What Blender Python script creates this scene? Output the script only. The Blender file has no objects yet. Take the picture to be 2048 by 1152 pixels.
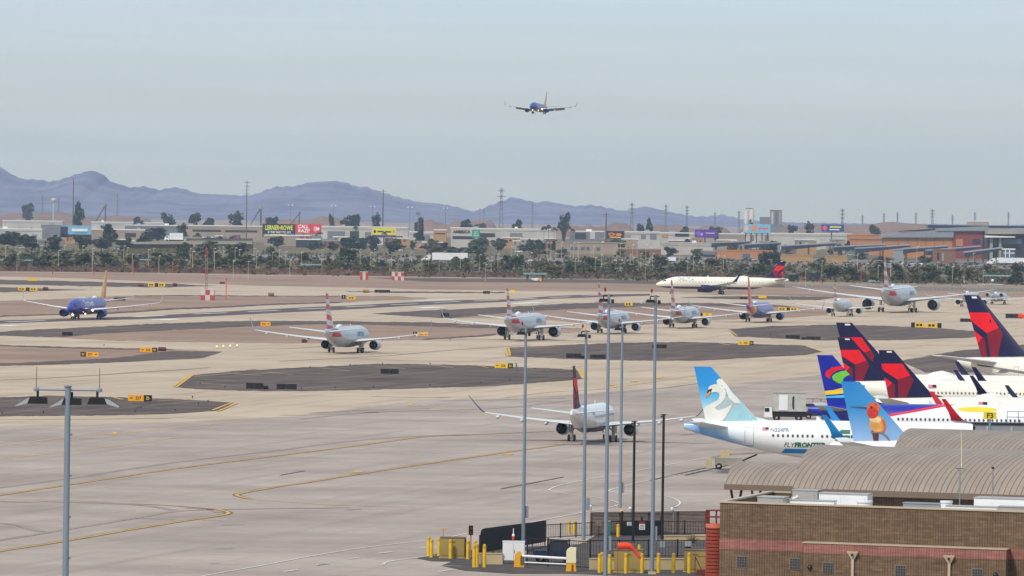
import bpy, bmesh, math, random
from mathutils import Vector, Matrix
R_ = math.radians
random.seed(7)
scene = bpy.context.scene
COL = scene.collection
# ---------------------------------------------------------------- camera model
FPX, HCAM, CX, HY, TH = 14500.0, 28.0, 1024.0, 424.0, math.atan(0.0131)
def un(X, Y):
    dx, dy = X - CX, Y - HY
    c, s = math.cos(TH), math.sin(TH)
    return (dx * c + dy * s) / FPX, (-dx * s + dy * c) / FPX
def G(X, Y, z=0.0):
    a, b = un(X, Y); d = (HCAM - z) / b
    return Vector((a * d, d, z))
def P(X, Y, d):
    a, b = un(X, Y)
    return Vector((a * d, d, HCAM - b * d))
def PS(d): return FPX / d
# ---------------------------------------------------------------- materials
def lin(c):
    return tuple(((v / 255.0) / 12.92 if v <= 10 else (((v / 255.0) + 0.055) / 1.055) ** 2.4) for v in c)
def newmat(name):
    m = bpy.data.materials.new(name); m.use_nodes = True
    nt = m.node_tree
    return m, nt, nt.nodes['Principled BSDF']
def N(nt, t, **kw):
    n = nt.nodes.new(t)
    for k, v in kw.items():
        if k.startswith('i_'): n.inputs[k[2:].replace('_', ' ')].default_value = v
        else: setattr(n, k, v)
    return n
_mc = {}
def mat(name, rgb, rough=0.6, metal=0.0, var=0.10, scale=0.6, coat=0.0, spec=0.5):
    """plain painted / built surface: base colour with procedural tone variation"""
    if name in _mc: return _mc[name]
    m, nt, b = newmat(name)
    base = lin(rgb)
    tc = N(nt, 'ShaderNodeTexCoord')
    nz = N(nt, 'ShaderNodeTexNoise'); nz.inputs['Scale'].default_value = scale; nz.inputs['Detail'].default_value = 4
    nt.links.new(tc.outputs['Object'], nz.inputs['Vector'])
    rp = N(nt, 'ShaderNodeMapRange'); rp.inputs[1].default_value = 0.3; rp.inputs[2].default_value = 0.7
    rp.inputs[3].default_value = 1 - var; rp.inputs[4].default_value = 1 + var * 0.5
    nt.links.new(nz.outputs['Fac'], rp.inputs[0])
    mx = N(nt, 'ShaderNodeVectorMath', operation='SCALE'); mx.inputs[0].default_value = base
    nt.links.new(rp.outputs[0], mx.inputs['Scale'])
    nt.links.new(mx.outputs[0], b.inputs['Base Color'])
    b.inputs['Roughness'].default_value = rough; b.inputs['Metallic'].default_value = metal
    b.inputs['Coat Weight'].default_value = coat; b.inputs['Specular IOR Level'].default_value = spec
    _mc[name] = m
    return m
def ground_mat(name, c1, c2, streak=None, sc=0.03, rough=0.9, joints=0.0, ang=10.8, dark=None, jc=0.75, contrast=(0.35, 0.65)):
    """ground cover: two tones by multi-scale noise, wear streaks along the taxi direction, slab joints"""
    m, nt, b = newmat(name); L = nt.links.new
    tc = N(nt, 'ShaderNodeTexCoord')
    mp = N(nt, 'ShaderNodeMapping'); mp.inputs['Rotation'].default_value = (0, 0, R_(ang)); L(tc.outputs['Object'], mp.inputs[0])
    n1 = N(nt, 'ShaderNodeTexNoise'); n1.inputs['Scale'].default_value = sc; n1.inputs['Detail'].default_value = 7; n1.inputs['Roughness'].default_value = 0.62
    L(mp.outputs[0], n1.inputs['Vector'])
    r1 = N(nt, 'ShaderNodeMapRange'); r1.inputs[1].default_value = contrast[0]; r1.inputs[2].default_value = contrast[1]; L(n1.outputs['Fac'], r1.inputs[0])
    mix = N(nt, 'ShaderNodeMix', data_type='RGBA'); mix.inputs['A'].default_value = (*lin(c1), 1); mix.inputs['B'].default_value = (*lin(c2), 1)
    L(r1.outputs[0], mix.inputs['Factor']); out = mix.outputs['Result']
    if streak:
        m2 = N(nt, 'ShaderNodeMapping'); m2.inputs['Scale'].default_value = (0.35, 0.012, 1); L(mp.outputs[0], m2.inputs[0])
        n2 = N(nt, 'ShaderNodeTexNoise'); n2.inputs['Scale'].default_value = 1.0; n2.inputs['Detail'].default_value = 5; L(m2.outputs[0], n2.inputs['Vector'])
        r2 = N(nt, 'ShaderNodeMapRange'); r2.inputs[1].default_value = 0.52; r2.inputs[2].default_value = 0.72; r2.inputs[4].default_value = streak[0]; L(n2.outputs['Fac'], r2.inputs[0])
        mx2 = N(nt, 'ShaderNodeMix', data_type='RGBA'); L(r2.outputs[0], mx2.inputs['Factor']); L(out, mx2.inputs['A']); mx2.inputs['B'].default_value = (*lin(streak[1]), 1)
        out = mx2.outputs['Result']
    # fine grain
    n3 = N(nt, 'ShaderNodeTexNoise'); n3.inputs['Scale'].default_value = 0.45; n3.inputs['Detail'].default_value = 6; n3.inputs['Roughness'].default_value = 0.7; L(mp.outputs[0], n3.inputs['Vector'])
    r3 = N(nt, 'ShaderNodeMapRange'); r3.inputs[1].default_value = 0.25; r3.inputs[2].default_value = 0.75; r3.inputs[3].default_value = 0.9; r3.inputs[4].default_value = 1.08; L(n3.outputs['Fac'], r3.inputs[0])
    sc3 = N(nt, 'ShaderNodeVectorMath', operation='SCALE'); L(out, sc3.inputs[0]); L(r3.outputs[0], sc3.inputs['Scale']); out = sc3.outputs[0]
    if joints:
        br = N(nt, 'ShaderNodeTexBrick'); br.offset = 0.0; br.inputs['Scale'].default_value = 1.0
        br.inputs['Brick Width'].default_value = joints; br.inputs['Row Height'].default_value = joints; br.inputs['Mortar Size'].default_value = 0.05; br.inputs['Mortar Smooth'].default_value = 0.2
        br.inputs['Color1'].default_value = (1, 1, 1, 1); br.inputs['Color2'].default_value = (0.95, 0.95, 0.96, 1); br.inputs['Mortar'].default_value = (jc, jc, jc, 1)
        L(mp.outputs[0], br.inputs['Vector'])
        mm = N(nt, 'ShaderNodeVectorMath', operation='MULTIPLY'); L(out, mm.inputs[0]); L(br.outputs['Color'], mm.inputs[1]); out = mm.outputs[0]
    L(out, b.inputs['Base Color']); b.inputs['Roughness'].default_value = rough; b.inputs['Specular IOR Level'].default_value = 0.15
    return m
def ramp_mat(name, coef, lo, hi, stops, rough=0.3, wob=0.0, coat=0.3, interp='CONSTANT', metal=0.0, nscale=0.35):
    """paint scheme: bands of colour along a direction of the thing's own space"""
    if name in _mc: return _mc[name]
    m, nt, b = newmat(name); L = nt.links.new
    tc = N(nt, 'ShaderNodeTexCoord')
    dt = N(nt, 'ShaderNodeVectorMath', operation='DOT_PRODUCT'); dt.inputs[1].default_value = coef; L(tc.outputs['Object'], dt.inputs[0])
    val = dt.outputs['Value']
    if wob:
        nz = N(nt, 'ShaderNodeTexNoise'); nz.inputs['Scale'].default_value = nscale; nz.inputs['Detail'].default_value = 5; L(tc.outputs['Object'], nz.inputs['Vector'])
        ad = N(nt, 'ShaderNodeMath', operation='MULTIPLY_ADD'); L(nz.outputs['Fac'], ad.inputs[0]); ad.inputs[1].default_value = wob; L(val, ad.inputs[2]); val = ad.outputs[0]
    mr = N(nt, 'ShaderNodeMapRange'); mr.inputs[1].default_value = lo; mr.inputs[2].default_value = hi; L(val, mr.inputs[0])
    cr = N(nt, 'ShaderNodeValToRGB'); cr.color_ramp.interpolation = interp
    els = cr.color_ramp.elements
    while len(els) > 1: els.remove(els[-1])
    for i, (p, c) in enumerate(stops):
        p = (p - lo) / (hi - lo)
        e = els[0] if i == 0 else els.new(min(max(p, 0), 1))
        e.position = min(max(p, 0), 1); e.color = (*lin(c), 1)
    L(mr.outputs[0], cr.inputs[0])
    nz2 = N(nt, 'ShaderNodeTexNoise'); nz2.inputs['Scale'].default_value = 0.5; nz2.inputs['Detail'].default_value = 4; L(tc.outputs['Object'], nz2.inputs['Vector'])
    r3 = N(nt, 'ShaderNodeMapRange'); r3.inputs[3].default_value = 0.93; r3.inputs[4].default_value = 1.03; L(nz2.outputs['Fac'], r3.inputs[0])
    s3 = N(nt, 'ShaderNodeVectorMath', operation='SCALE'); L(cr.outputs['Color'], s3.inputs[0]); L(r3.outputs[0], s3.inputs['Scale'])
    L(s3.outputs[0], b.inputs['Base Color']); b.inputs['Roughness'].default_value = rough; b.inputs['Coat Weight'].default_value = coat; b.inputs['Metallic'].default_value = metal
    _mc[name] = m
    return m
def glow_mat(name, rgb, strength):
    if name in _mc: return _mc[name]
    m, nt, b = newmat(name)
    b.inputs['Base Color'].default_value = (*lin(rgb), 1); b.inputs['Emission Color'].default_value = (*lin(rgb), 1); b.inputs['Emission Strength'].default_value = strength
    _mc[name] = m; return m
# ---------------------------------------------------------------- mesh builder
class MB:
    def __init__(s): s.v = []; s.f = []; s.m = []; s.mi = 0
    def add(s, vs, fs):
        o = len(s.v); s.v += [tuple(v) for v in vs]; s.f += [tuple(i + o for i in f) for f in fs]; s.m += [s.mi] * len(fs); return s
    def mat(s, i): s.mi = i; return s
    def box(s, c, d, rot=0.0, top=None):
        """box centred at c with size d; top=(sx,sy) scales the upper face"""
        x, y, z = d[0] / 2, d[1] / 2, d[2] / 2; tx, ty = top or (1, 1)
        pts = [(-x, -y, -z), (x, -y, -z), (x, y, -z), (-x, y, -z), (-x * tx, -y * ty, z), (x * tx, -y * ty, z), (x * tx, y * ty, z), (-x * tx, y * ty, z)]
        cr, sr = math.cos(rot), math.sin(rot)
        pts = [(c[0] + a * cr - b * sr, c[1] + a * sr + b * cr, c[2] + e) for a, b, e in pts]
        return s.add(pts, [(0, 3, 2, 1), (4, 5, 6, 7), (0, 1, 5, 4), (1, 2, 6, 5), (2, 3, 7, 6), (3, 0, 4, 7)])
    def tube(s, p0, p1, r0, r1=None, n=8, cap=True):
        p0, p1 = Vector(p0), Vector(p1); r1 = r0 if r1 is None else r1
        d = (p1 - p0).normalized(); a = Vector((0, 0, 1)) if abs(d.z) < 0.9 else Vector((1, 0, 0))
        u = d.cross(a).normalized(); w = d.cross(u)
        vs = []
        for p, r in ((p0, r0), (p1, r1)):
            for k in range(n):
                t = 2 * math.pi * k / n; vs.append(p + u * (r * math.cos(t)) + w * (r * math.sin(t)))
        fs = [(k, (k + 1) % n, n + (k + 1) % n, n + k) for k in range(n)]
        if cap: fs += [tuple(range(n))[::-1], tuple(range(n, 2 * n))]
        return s.add(vs, fs)
    def path(s, pts, r, n=6):
        for a, b in zip(pts[:-1], pts[1:]): s.tube(a, b, r, r, n)
        return s
    def lathe(s, o, axis, prof, n=16):
        """prof: list of (t along axis, radius)"""
        o, d = Vector(o), Vector(axis).normalized(); a = Vector((0, 0, 1)) if abs(d.z) < 0.9 else Vector((1, 0, 0))
        u = d.cross(a).normalized(); w = d.cross(u); vs = []; fs = []
        for t, r in prof:
            for k in range(n):
                q = 2 * math.pi * k / n; vs.append(o + d * t + u * (r * math.cos(q)) + w * (r * math.sin(q)))
        for i in range(len(prof) - 1):
            for k in range(n):
                a0, b0 = i * n + k, i * n + (k + 1) % n; fs.append((a0, b0, b0 + n, a0 + n))
        return s.add(vs, fs)
    def loft(s, rings, caps=True):
        n = len(rings[0]); vs = [p for r in rings for p in r]; fs = []
        for i in range(len(rings) - 1):
            for k in range(n): fs.append((i * n + k, i * n + (k + 1) % n, (i + 1) * n + (k + 1) % n, (i + 1) * n + k))
        if caps: fs += [tuple(range(n))[::-1], tuple(range((len(rings) - 1) * n, len(rings) * n))]
        return s.add(vs, fs)
    def prism(s, poly, z0, z1):
        n = len(poly)
        vs = [(p[0], p[1], z0) for p in poly] + [(p[0], p[1], z1) for p in poly]
        return s.add(vs, [tuple(range(n))[::-1], tuple(range(n, 2 * n))] + [(k, (k + 1) % n, n + (k + 1) % n, n + k) for k in range(n)])
    def extrude(s, pts, vec):
        """pts: planar 3d outline, extruded by vec"""
        n = len(pts); vec = Vector(vec); vs = [Vector(p) for p in pts] + [Vector(p) + vec for p in pts]
        return s.add(vs, [tuple(range(n)), tuple(range(n, 2 * n))[::-1]] + [(k, n + k, n + (k + 1) % n, (k + 1) % n) for k in range(n)])
    def build(s, name, mats, parent=None, smooth=False, recalc=True, loc=None):
        me = bpy.data.meshes.new(name); me.from_pydata(s.v, [], s.f)
        if not isinstance(mats, (list, tuple)): mats = [mats]
        for m in mats: me.materials.append(m)
        me.polygons.foreach_set('material_index', s.m)
        if recalc:
            bm = bmesh.new(); bm.from_mesh(me); bmesh.ops.recalc_face_normals(bm, faces=bm.faces); bm.to_mesh(me); bm.free()
        if smooth:
            me.polygons.foreach_set('use_smooth', [True] * len(me.polygons))
            try: me.set_sharp_from_angle(angle=R_(40))
            except Exception: pass
        me.update()
        return link(name, me, parent, loc)
def link(name, me, parent=None, loc=None):
    o = bpy.data.objects.new(name, me); COL.objects.link(o)
    if parent: o.parent = parent
    if loc is not None: o.location = loc
    return o
def tag(o, label=None, cat=None, group=None, kind=None):
    if label: o['label'] = label
    if cat: o['category'] = cat
    if group: o['group'] = group
    if kind: o['kind'] = kind
    return o
def thing(name, loc, label, cat, group=None, rot=0.0):
    e = bpy.data.objects.new(name, None); COL.objects.link(e); e.location = loc; e.rotation_euler = (0, 0, rot); e.empty_display_size = 1
    return tag(e, label, cat, group)
def copy_tree(o, parent=None):
    c = o.copy(); COL.objects.link(c)
    if parent: c.parent = parent
    for ch in list(o.children): copy_tree(ch, c)
    return c
_tc = {}
def text_polys(txt, size=1.0, bold=0.0, shear=0.0, sx=1.0):
    """letters as flat polygons: list of 2-d outlines (triangles / ngons), and width"""
    key = (txt, size, bold, shear, sx)
    if key in _tc: return _tc[key]
    cu = bpy.data.curves.new('lettering', 'FONT'); cu.body = txt; cu.size = size; cu.offset = bold; cu.shear = shear; cu.resolution_u = 2
    ob = bpy.data.objects.new('lettering', cu); COL.objects.link(ob)
    dg = bpy.context.evaluated_depsgraph_get(); dg.update()
    me = bpy.data.meshes.new_from_object(ob.evaluated_get(dg))
    vs = [(v.co.x * sx, v.co.y) for v in me.vertices]; fs = [tuple(p.vertices) for p in me.polygons]
    bpy.data.objects.remove(ob); bpy.data.curves.remove(cu); bpy.data.meshes.remove(me)
    x0 = min(v[0] for v in vs); x1 = max(v[0] for v in vs); y0 = min(v[1] for v in vs); y1 = max(v[1] for v in vs)
    vs = [(v[0] - x0, v[1]) for v in vs]
    _tc[key] = (vs, fs, x1 - x0, y1)
    return _tc[key]
def smooth_line(pts, n=8):
    """Catmull-Rom through 2-d points"""
    out = []
    for i in range(len(pts) - 1):
        p0 = pts[max(i - 1, 0)]; p1 = pts[i]; p2 = pts[i + 1]; p3 = pts[min(i + 2, len(pts) - 1)]
        for k in range(n):
            t = k / n
            out.append(tuple(0.5 * ((2 * p1[j]) + (-p0[j] + p2[j]) * t + (2 * p0[j] - 5 * p1[j] + 4 * p2[j] - p3[j]) * t * t + (-p0[j] + 3 * p1[j] - 3 * p2[j] + p3[j]) * t ** 3) for j in range(2)))
    out.append(tuple(pts[-1])); return out
# ---------------------------------------------------------------- camera, sky, sun, air
cam_d = bpy.data.cameras.new('camera'); cam = bpy.data.objects.new('camera', cam_d); COL.objects.link(cam)
cam_d.sensor_width = 36.0; cam_d.sensor_fit = 'HORIZONTAL'; cam_d.lens = FPX / 2048 * 36; cam_d.shift_y = -(576 - HY) / 2048
cam_d.clip_start = 5; cam_d.clip_end = 90000
cam.matrix_world = Matrix.Translation((0, 0, HCAM)) @ Matrix.Rotation(R_(90), 4, 'X') @ Matrix.Rotation(TH, 4, 'Z')
scene.camera = cam
SUN_EL, SUN_AZ = R_(48), R_(215)      # azimuth clockwise from +Y: behind the camera, to its left
w = bpy.data.worlds.new('World'); scene.world = w; w.use_nodes = True
nt = w.node_tree; bg = nt.nodes['Background']; L = nt.links.new
sky = N(nt, 'ShaderNodeTexSky', sky_type='NISHITA'); sky.sun_disc = False
sky.sun_elevation = SUN_EL; sky.sun_rotation = SUN_AZ; sky.air_density = 1.0; sky.dust_density = 1.6; sky.ozone_density = 3.0; sky.altitude = 300
# thin high cloud: whitens the sky in long soft streaks
tc = N(nt, 'ShaderNodeTexCoord'); mp = N(nt, 'ShaderNodeMapping'); mp.inputs['Scale'].default_value = (5, 5, 110); L(tc.outputs['Generated'], mp.inputs[0])
nz = N(nt, 'ShaderNodeTexNoise'); nz.inputs['Scale'].default_value = 2.2; nz.inputs['Detail'].default_value = 6; nz.inputs['Roughness'].default_value = 0.55; nz.inputs['Distortion'].default_value = 0.6; L(mp.outputs[0], nz.inputs['Vector'])
mr = N(nt, 'ShaderNodeMapRange'); mr.inputs[1].default_value = 0.42; mr.inputs[2].default_value = 0.72; mr.inputs[4].default_value = 0.36; L(nz.outputs['Fac'], mr.inputs[0])
mx = N(nt, 'ShaderNodeMix', data_type='RGBA'); L(mr.outputs[0], mx.inputs['Factor']); L(sky.outputs[0], mx.inputs['A']); mx.inputs['B'].default_value = (7.6, 7.3, 7.8, 1)
# overcast veil: greys the clear-sky colour
vl = N(nt, 'ShaderNodeMix', data_type='RGBA'); vl.inputs['Factor'].default_value = 0.72; L(mx.outputs['Result'], vl.inputs['A']); vl.inputs['B'].default_value = (5.2, 6.2, 7.0, 1)
sz = N(nt, 'ShaderNodeSeparateXYZ'); L(tc.outputs['Generated'], sz.inputs[0])
hz = N(nt, 'ShaderNodeMapRange'); hz.inputs[1].default_value = 0.0; hz.inputs[2].default_value = 0.03; L(sz.outputs[2], hz.inputs[0])
hm = N(nt, 'ShaderNodeMix', data_type='RGBA'); hm.inputs['A'].default_value = (5.3, 5.15, 3.5, 1); hm.inputs['B'].default_value = (5.1, 6.12, 6.95, 1); L(hz.outputs[0], hm.inputs['Factor']); L(hm.outputs['Result'], vl.inputs['B'])
L(vl.outputs['Result'], bg.inputs['Color']); bg.inputs['Strength'].default_value = 0.10
sd = bpy.data.lights.new('sun', 'SUN'); so = bpy.data.objects.new('sun', sd); COL.objects.link(so)
sd.energy = 2.55; sd.angle = R_(10); sd.color = (1.0, 0.92, 0.82)
dirv = Vector((math.sin(SUN_AZ) * math.cos(SUN_EL), math.cos(SUN_AZ) * math.cos(SUN_EL), math.sin(SUN_EL)))
so.rotation_euler = (-dirv).to_track_quat('-Z', 'Y').to_euler(); so.location = (0, 0, 400)
scene.view_settings.view_transform = 'Standard'; scene.view_settings.look = 'None'; scene.view_settings.exposure = 0.35; scene.view_settings.gamma = 1.0
scene.cycles.max_bounces = 5; scene.cycles.diffuse_bounces = 2; scene.cycles.glossy_bounces = 2; scene.cycles.volume_bounces = 1
def haze():
    m, nt, b = newmat('thin blue air'); nt.nodes.remove(b)
    pv = N(nt, 'ShaderNodeVolumePrincipled'); pv.inputs['Color'].default_value = (0.58, 0.75, 1.0, 1); pv.inputs['Density'].default_value = HAZE_D; pv.inputs['Anisotropy'].default_value = 0.0
    nt.links.new(pv.outputs[0], nt.nodes['Material Output'].inputs['Volume'])
    b = MB(); b.box((0, 13450, 129), (17000, 27100, 260)); o = b.build('haze', m); tag(o, kind='stuff'); o['label'] = 'thin blue haze hanging over the airfield and the far hills'
HAZE_D = 2.9e-5
haze()
# ---------------------------------------------------------------- ground sheets
M_dirt = ground_mat('desert dirt', (128, 105, 91), (154, 129, 111), sc=0.02, streak=(0.35, (130, 112, 104)))
M_far = ground_mat('far plain', (120, 104, 90), (140, 120, 104), sc=0.004)
M_conc = ground_mat('taxiway concrete', (170, 152, 132), (188, 170, 148), streak=(0.6, (138, 120, 104)), sc=0.03, joints=7.6, jc=0.84)
M_apron = ground_mat('apron concrete', (146, 132, 123), (172, 158, 148), streak=(0.5, (132, 117, 109)), sc=0.04, joints=7.6, jc=0.8)
M_asph = ground_mat('infield asphalt', (74, 63, 59), (96, 83, 77), streak=(0.7, (124, 108, 97)), sc=0.06, contrast=(.38, .62))
M_rwy = ground_mat('runway rubber strip', (76, 68, 70), (96, 86, 86), streak=(0.5, (60, 54, 57)), sc=0.05)
M_pad = ground_mat('patched asphalt', (68, 62, 60), (86, 80, 77), sc=0.2)
M_yel = ground_mat('yellow marking paint', (190, 146, 56), (206, 164, 78), sc=0.4, rough=0.6)
M_yfaint = ground_mat('worn yellow paint', (180, 150, 104), (186, 160, 118), sc=0.2, rough=0.7)
M_wht = ground_mat('white marking paint', (205, 200, 192), (222, 218, 212), sc=0.4, rough=0.6)
M_blk = ground_mat('black marking paint', (96, 84, 76), (124, 110, 98), sc=0.5, rough=0.7)
M_tire = ground_mat('tyre rubber mark', (138, 124, 118), (152, 138, 130), sc=0.15, rough=0.8)
M_joint_shade = ground_mat('joint tar and jet shadow', (74, 66, 62), (90, 80, 74), sc=0.4, rough=0.8)
def sheet(name, polys, z, m, label=None):
    """flat polygons given by their corners in the photo, laid on the ground at height z"""
    bm = bmesh.new()
    for poly in polys:
        if name in ('infield', 'infield_island', 'paved_shoulder', 'apron'):      # worn, ragged rims
            rr = random.Random(len(poly)); q_ = []
            for (xa, ya), (xb, yb) in zip(poly, poly[1:] + poly[:1]):
                n = max(1, int(abs(xb - xa) / 9)); q_ += [(xa + (xb - xa) * k / n, ya + (yb - ya) * k / n + (rr.gauss(0, .32) if n > 1 else 0)) for k in range(n)]
            poly = q_
        vs = [bm.verts.new(G(x, y, z)) for x, y in poly]
        f = bm.faces.new(vs); f.normal_update()
        if f.normal.z < 0: f.normal_flip()
    bmesh.ops.triangulate(bm, faces=bm.faces)
    me = bpy.data.meshes.new(name); bm.to_mesh(me); bm.free(); me.materials.append(m)
    o = link(name, me); tag(o, label, kind='structure'); return o
def ribbon(bm, line, wdt, z, off=0.0):
    pts = [G(x, y, z) for x, y in line]; prev = None
    for i, p in enumerate(pts):
        a = pts[max(i - 1, 0)]; b = pts[min(i + 1, len(pts) - 1)]; t = (b - a); t.z = 0; t.normalize(); n = Vector((-t.y, t.x, 0))
        q = p + n * off
        cur = (bm.verts.new(q + n * (wdt / 2)), bm.verts.new(q - n * (wdt / 2)))
        if prev:
            f = bm.faces.new((prev[0], cur[0], cur[1], prev[1])); f.normal_update()
            if f.normal.z < 0: f.normal_flip()
        prev = cur
def marking(name, lines, wdt, z, m, label=None, curve=True, off=0.0):
    bm = bmesh.new()
    for l in lines:
        ribbon(bm, smooth_line(l) if curve and len(l) > 2 else l, wdt, z, off)
    me = bpy.data.meshes.new(name); bm.to_mesh(me); bm.free(); me.materials.append(m)
    o = link(name, me); tag(o, label, kind='structure'); return o
# the one big sheet
b = MB(); xs = [-8200, -3000, -1000, 0, 1000, 3000, 8200]; ys = [-80, 300, 1500, 3200, 6000, 12000, 26900]
b.add([(x, y, 0) for y in ys for x in xs], [(j * 7 + i, j * 7 + i + 1, (j + 1) * 7 + i + 1, (j + 1) * 7 + i) for j in range(6) for i in range(6)])
tag(b.build('ground', M_dirt), 'pinkish brown desert ground of the airfield and the plain beyond', kind='structure')
Z1, Z2, Z3, Z4, Z5 = 0.02, 0.04, 0.06, 0.08, 0.10
def ext(p): return p
top_edge = [(-80, 551), (0, 553), (170, 557), (340, 565.5), (430, 568), (500, 571), (680, 574.5), (780, 577), (850, 579), (1020, 581.5), (1200, 583), (1340, 584), (1450, 588), (1536, 590), (1672, 595), (1800, 598), (1900, 597), (2048, 594), (2130, 592)]
sheet('taxiway', [top_edge + [(2130, 760), (1700, 790), (-80, 900)]], Z1, M_conc, 'pale tan concrete taxiways and runway shoulders')
sheet('apron', [[(-80, 852), (150, 850), (330, 845), (600, 832), (820, 803), (1100, 792), (1290, 778), (1500, 764), (1700, 744), (2130, 722), (2130, 1400), (1800, 1900), (200, 1900), (-80, 1400)]], Z2, M_apron, 'grey concrete apron in front of the gates')
S1 = [(-80, 557), (0, 559.5), (170, 563), (340, 567.5), (430, 571.5), (340, 574.5), (170, 572.5), (0, 568), (-80, 567)]
S2 = [(-80, 572), (0, 574), (90, 577.5), (175, 579.5), (90, 582), (0, 584.5), (-80, 586)]
S3 = [(1360, 594.5), (1440, 592.5), (1536, 592), (1680, 594), (1640, 600), (1536, 599), (1430, 597.5)]
S4 = [(690, 582.5), (790, 582.6), (1010, 583.8), (1010, 586), (790, 585.8)]
A2 = [(-80, 668), (0, 663), (113, 657), (226, 651.5), (340, 646.5), (455, 642.5), (510, 641.6), (680, 642), (750, 643.5), (860, 644.6), (955, 648.7), (1030, 653), (1165, 656.5), (955, 656), (760, 650), (655, 648), (510, 652), (455, 655), (340, 660), (190, 667.5), (138, 673), (100, 674), (0, 671), (-80, 672)]
W1 = [(739, 627), (880, 619.5), (1010, 614), (1130, 607), (1183, 605.6), (1340, 605.6), (1440, 606), (1490, 606.5), (1560, 610), (1600, 614), (1480, 613), (1340, 611), (1165, 617), (1025, 625), (900, 636), (845, 634), (796, 630.5)]
sheet('infield', [[(-80, 606), (0, 602), (130, 597), (270, 590.8), (400, 590), (540, 591.5), (680, 591.5), (780, 592.5), (846, 595), (858, 596.5), (846, 598.5), (763, 600.6), (680, 605.6), (540, 610), (455, 614.7), (340, 619.5), (230, 627), (113, 630), (-80, 636)],
 [(100, 674), (138, 673), (190, 667.5), (340, 660), (455, 655), (510, 652), (655, 648), (760, 650), (955, 656), (1165, 656.5), (1160, 664), (1122, 665), (1050, 668), (992, 670), (962, 673), (846, 679.5), (763, 681), (655, 686), (590, 686.5), (510, 686), (340, 683.6), (207, 680)],
 [(900, 636), (1025, 625), (1165, 617), (1340, 611), (1480, 613), (1600, 614), (1655, 620), (1655, 630), (1590, 634.6), (1425, 640), (1340, 646), (1249, 652), (1200, 653.5), (1165, 646), (1100, 640), (1000, 636.5)],
 [(-80, 689), (0, 690), (110, 694), (250, 697), (350, 699), (445, 703), (405, 716), (212, 725), (100, 729), (-80, 733)]], Z2, M_dirt, 'bare pinkish brown infield between the taxiways')
sheet('paved_shoulder', [S1, S2, S3, S4, A2, W1,
 [(-80, 721), (0, 727), (113, 722), (226, 716), (320, 704), (345, 702), (445, 703), (405, 716), (212, 725), (100, 729), (-80, 733)],
 [(-80, 687), (0, 689.5), (110, 693), (250, 696.5), (350, 698.5), (345, 700), (250, 699), (110, 696), (0, 692), (-80, 690)],
 [(-80, 634), (0, 631), (113, 627.5), (230, 624), (340, 616.5), (455, 612), (540, 607.5), (680, 603.5), (680, 605.6), (540, 610), (455, 614.7), (340, 619.5), (230, 627), (113, 630), (-80, 636)],
 [(846, 678), (962, 670), (992, 667), (992, 670), (962, 673), (846, 679.5)],
 [(270, 590.8), (400, 590), (540, 591.5), (680, 591.5), (680, 593), (540, 593), (400, 592), (270, 592.5)]], Z3, M_asph, 'dark asphalt shoulders beside the taxiways')
sheet('infield_island', [[(-80, 790), (0, 795), (97, 791), (260, 795), (370, 798.5), (467, 805), (442, 820), (350, 827), (212, 830), (0, 832), (-80, 834)],
 [(352, 774), (387, 750), (480, 741), (623, 734), (747, 727.5), (860, 728.5), (960, 731), (1085, 736), (1156, 739.5), (1168, 757), (1135, 760.5), (985, 772), (860, 775.5), (747, 779), (603, 782), (480, 781), (400, 778)],
 [(1012, 696.5), (1022, 695), (1122, 690), (1235, 685.5), (1372, 683.5), (1437, 685.5), (1525, 688.5), (1612, 691), (1647, 703.5), (1612, 709.5), (1495, 716), (1398, 721), (1290, 721), (1185, 719), (1020, 713), (1011, 711)],
 [(1456, 658.5), (1505, 655), (1540, 652), (1671, 649), (1823, 653.5), (1886, 657), (2011, 667), (1936, 675), (1786, 680), (1636, 680.5), (1470, 672.5)],
 [(1803, 721), (1911, 702), (2048, 689), (2130, 682), (2130, 745), (1850, 745)]], Z3, M_asph, 'dark asphalt islands between the taxiways')
RW = [(-80, 645), (0, 641), (113, 638), (207, 634.6), (274, 633), (340, 629), (506, 620), (640, 613), (680, 612), (796, 605.6), (929, 600), (1012, 598.5), (1100, 592.5), (1150, 590), (1300, 587.5), (1300, 591), (1200, 594), (1085, 598), (1000, 604), (846, 610), (680, 619.5), (506, 628), (340, 636), (133, 642), (0, 647), (-80, 651)]
sheet('runway', [RW], Z3, M_rwy, 'dark rubber streaked runway strip running away to the right')
dash = [((13, 643.5), (90, 641)), ((269, 633.6), (330, 630.5)), ((388, 628), (454, 625.3)), ((496, 623), (559, 620.5)), ((597, 618.2), (654, 615.8)), ((690, 614), (750, 611.3)), ((783, 609.3), (836, 607.6)), ((869, 605), (920, 603)), ((947, 602), (998, 600)), ((1027, 599), (1072, 596.7)), ((1100, 595), (1140, 593.4)), ((1166, 592), (1200, 591))]
marking('runway_centreline', dash, 1.8, Z4, M_wht, 'white dashes along the runway centre', curve=False)
marking('runway_edge_marking', [((0, 652.2), (36, 650.6)), ((312, 640.3), (352, 637.8)), ((833, 616.5), (886, 613.8)), ((1025, 607.3), (1087, 604)), ((830, 601), (905, 598.8))], 5.0, Z4, M_wht, 'broad white runway bars', curve=False)
marking('perimeter_kerb', [[(-80, 541.5), (0, 543.5), (300, 546), (500, 551), (680, 552.5), (800, 554), (1020, 556), (1180, 557)]], 14, Z1, M_conc, 'pale concrete strip along the perimeter fence', curve=False)
sheet('perimeter_road', [[(740, 555.5), (1020, 557.5), (1180, 559), (1330, 561), (1700, 572), (2130, 578), (2130, 585), (1700, 579), (1330, 568), (1180, 565.5), (1020, 564.5), (850, 563)]], Z1 + 0.005, M_asph, 'narrow grey service road inside the fence')
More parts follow.
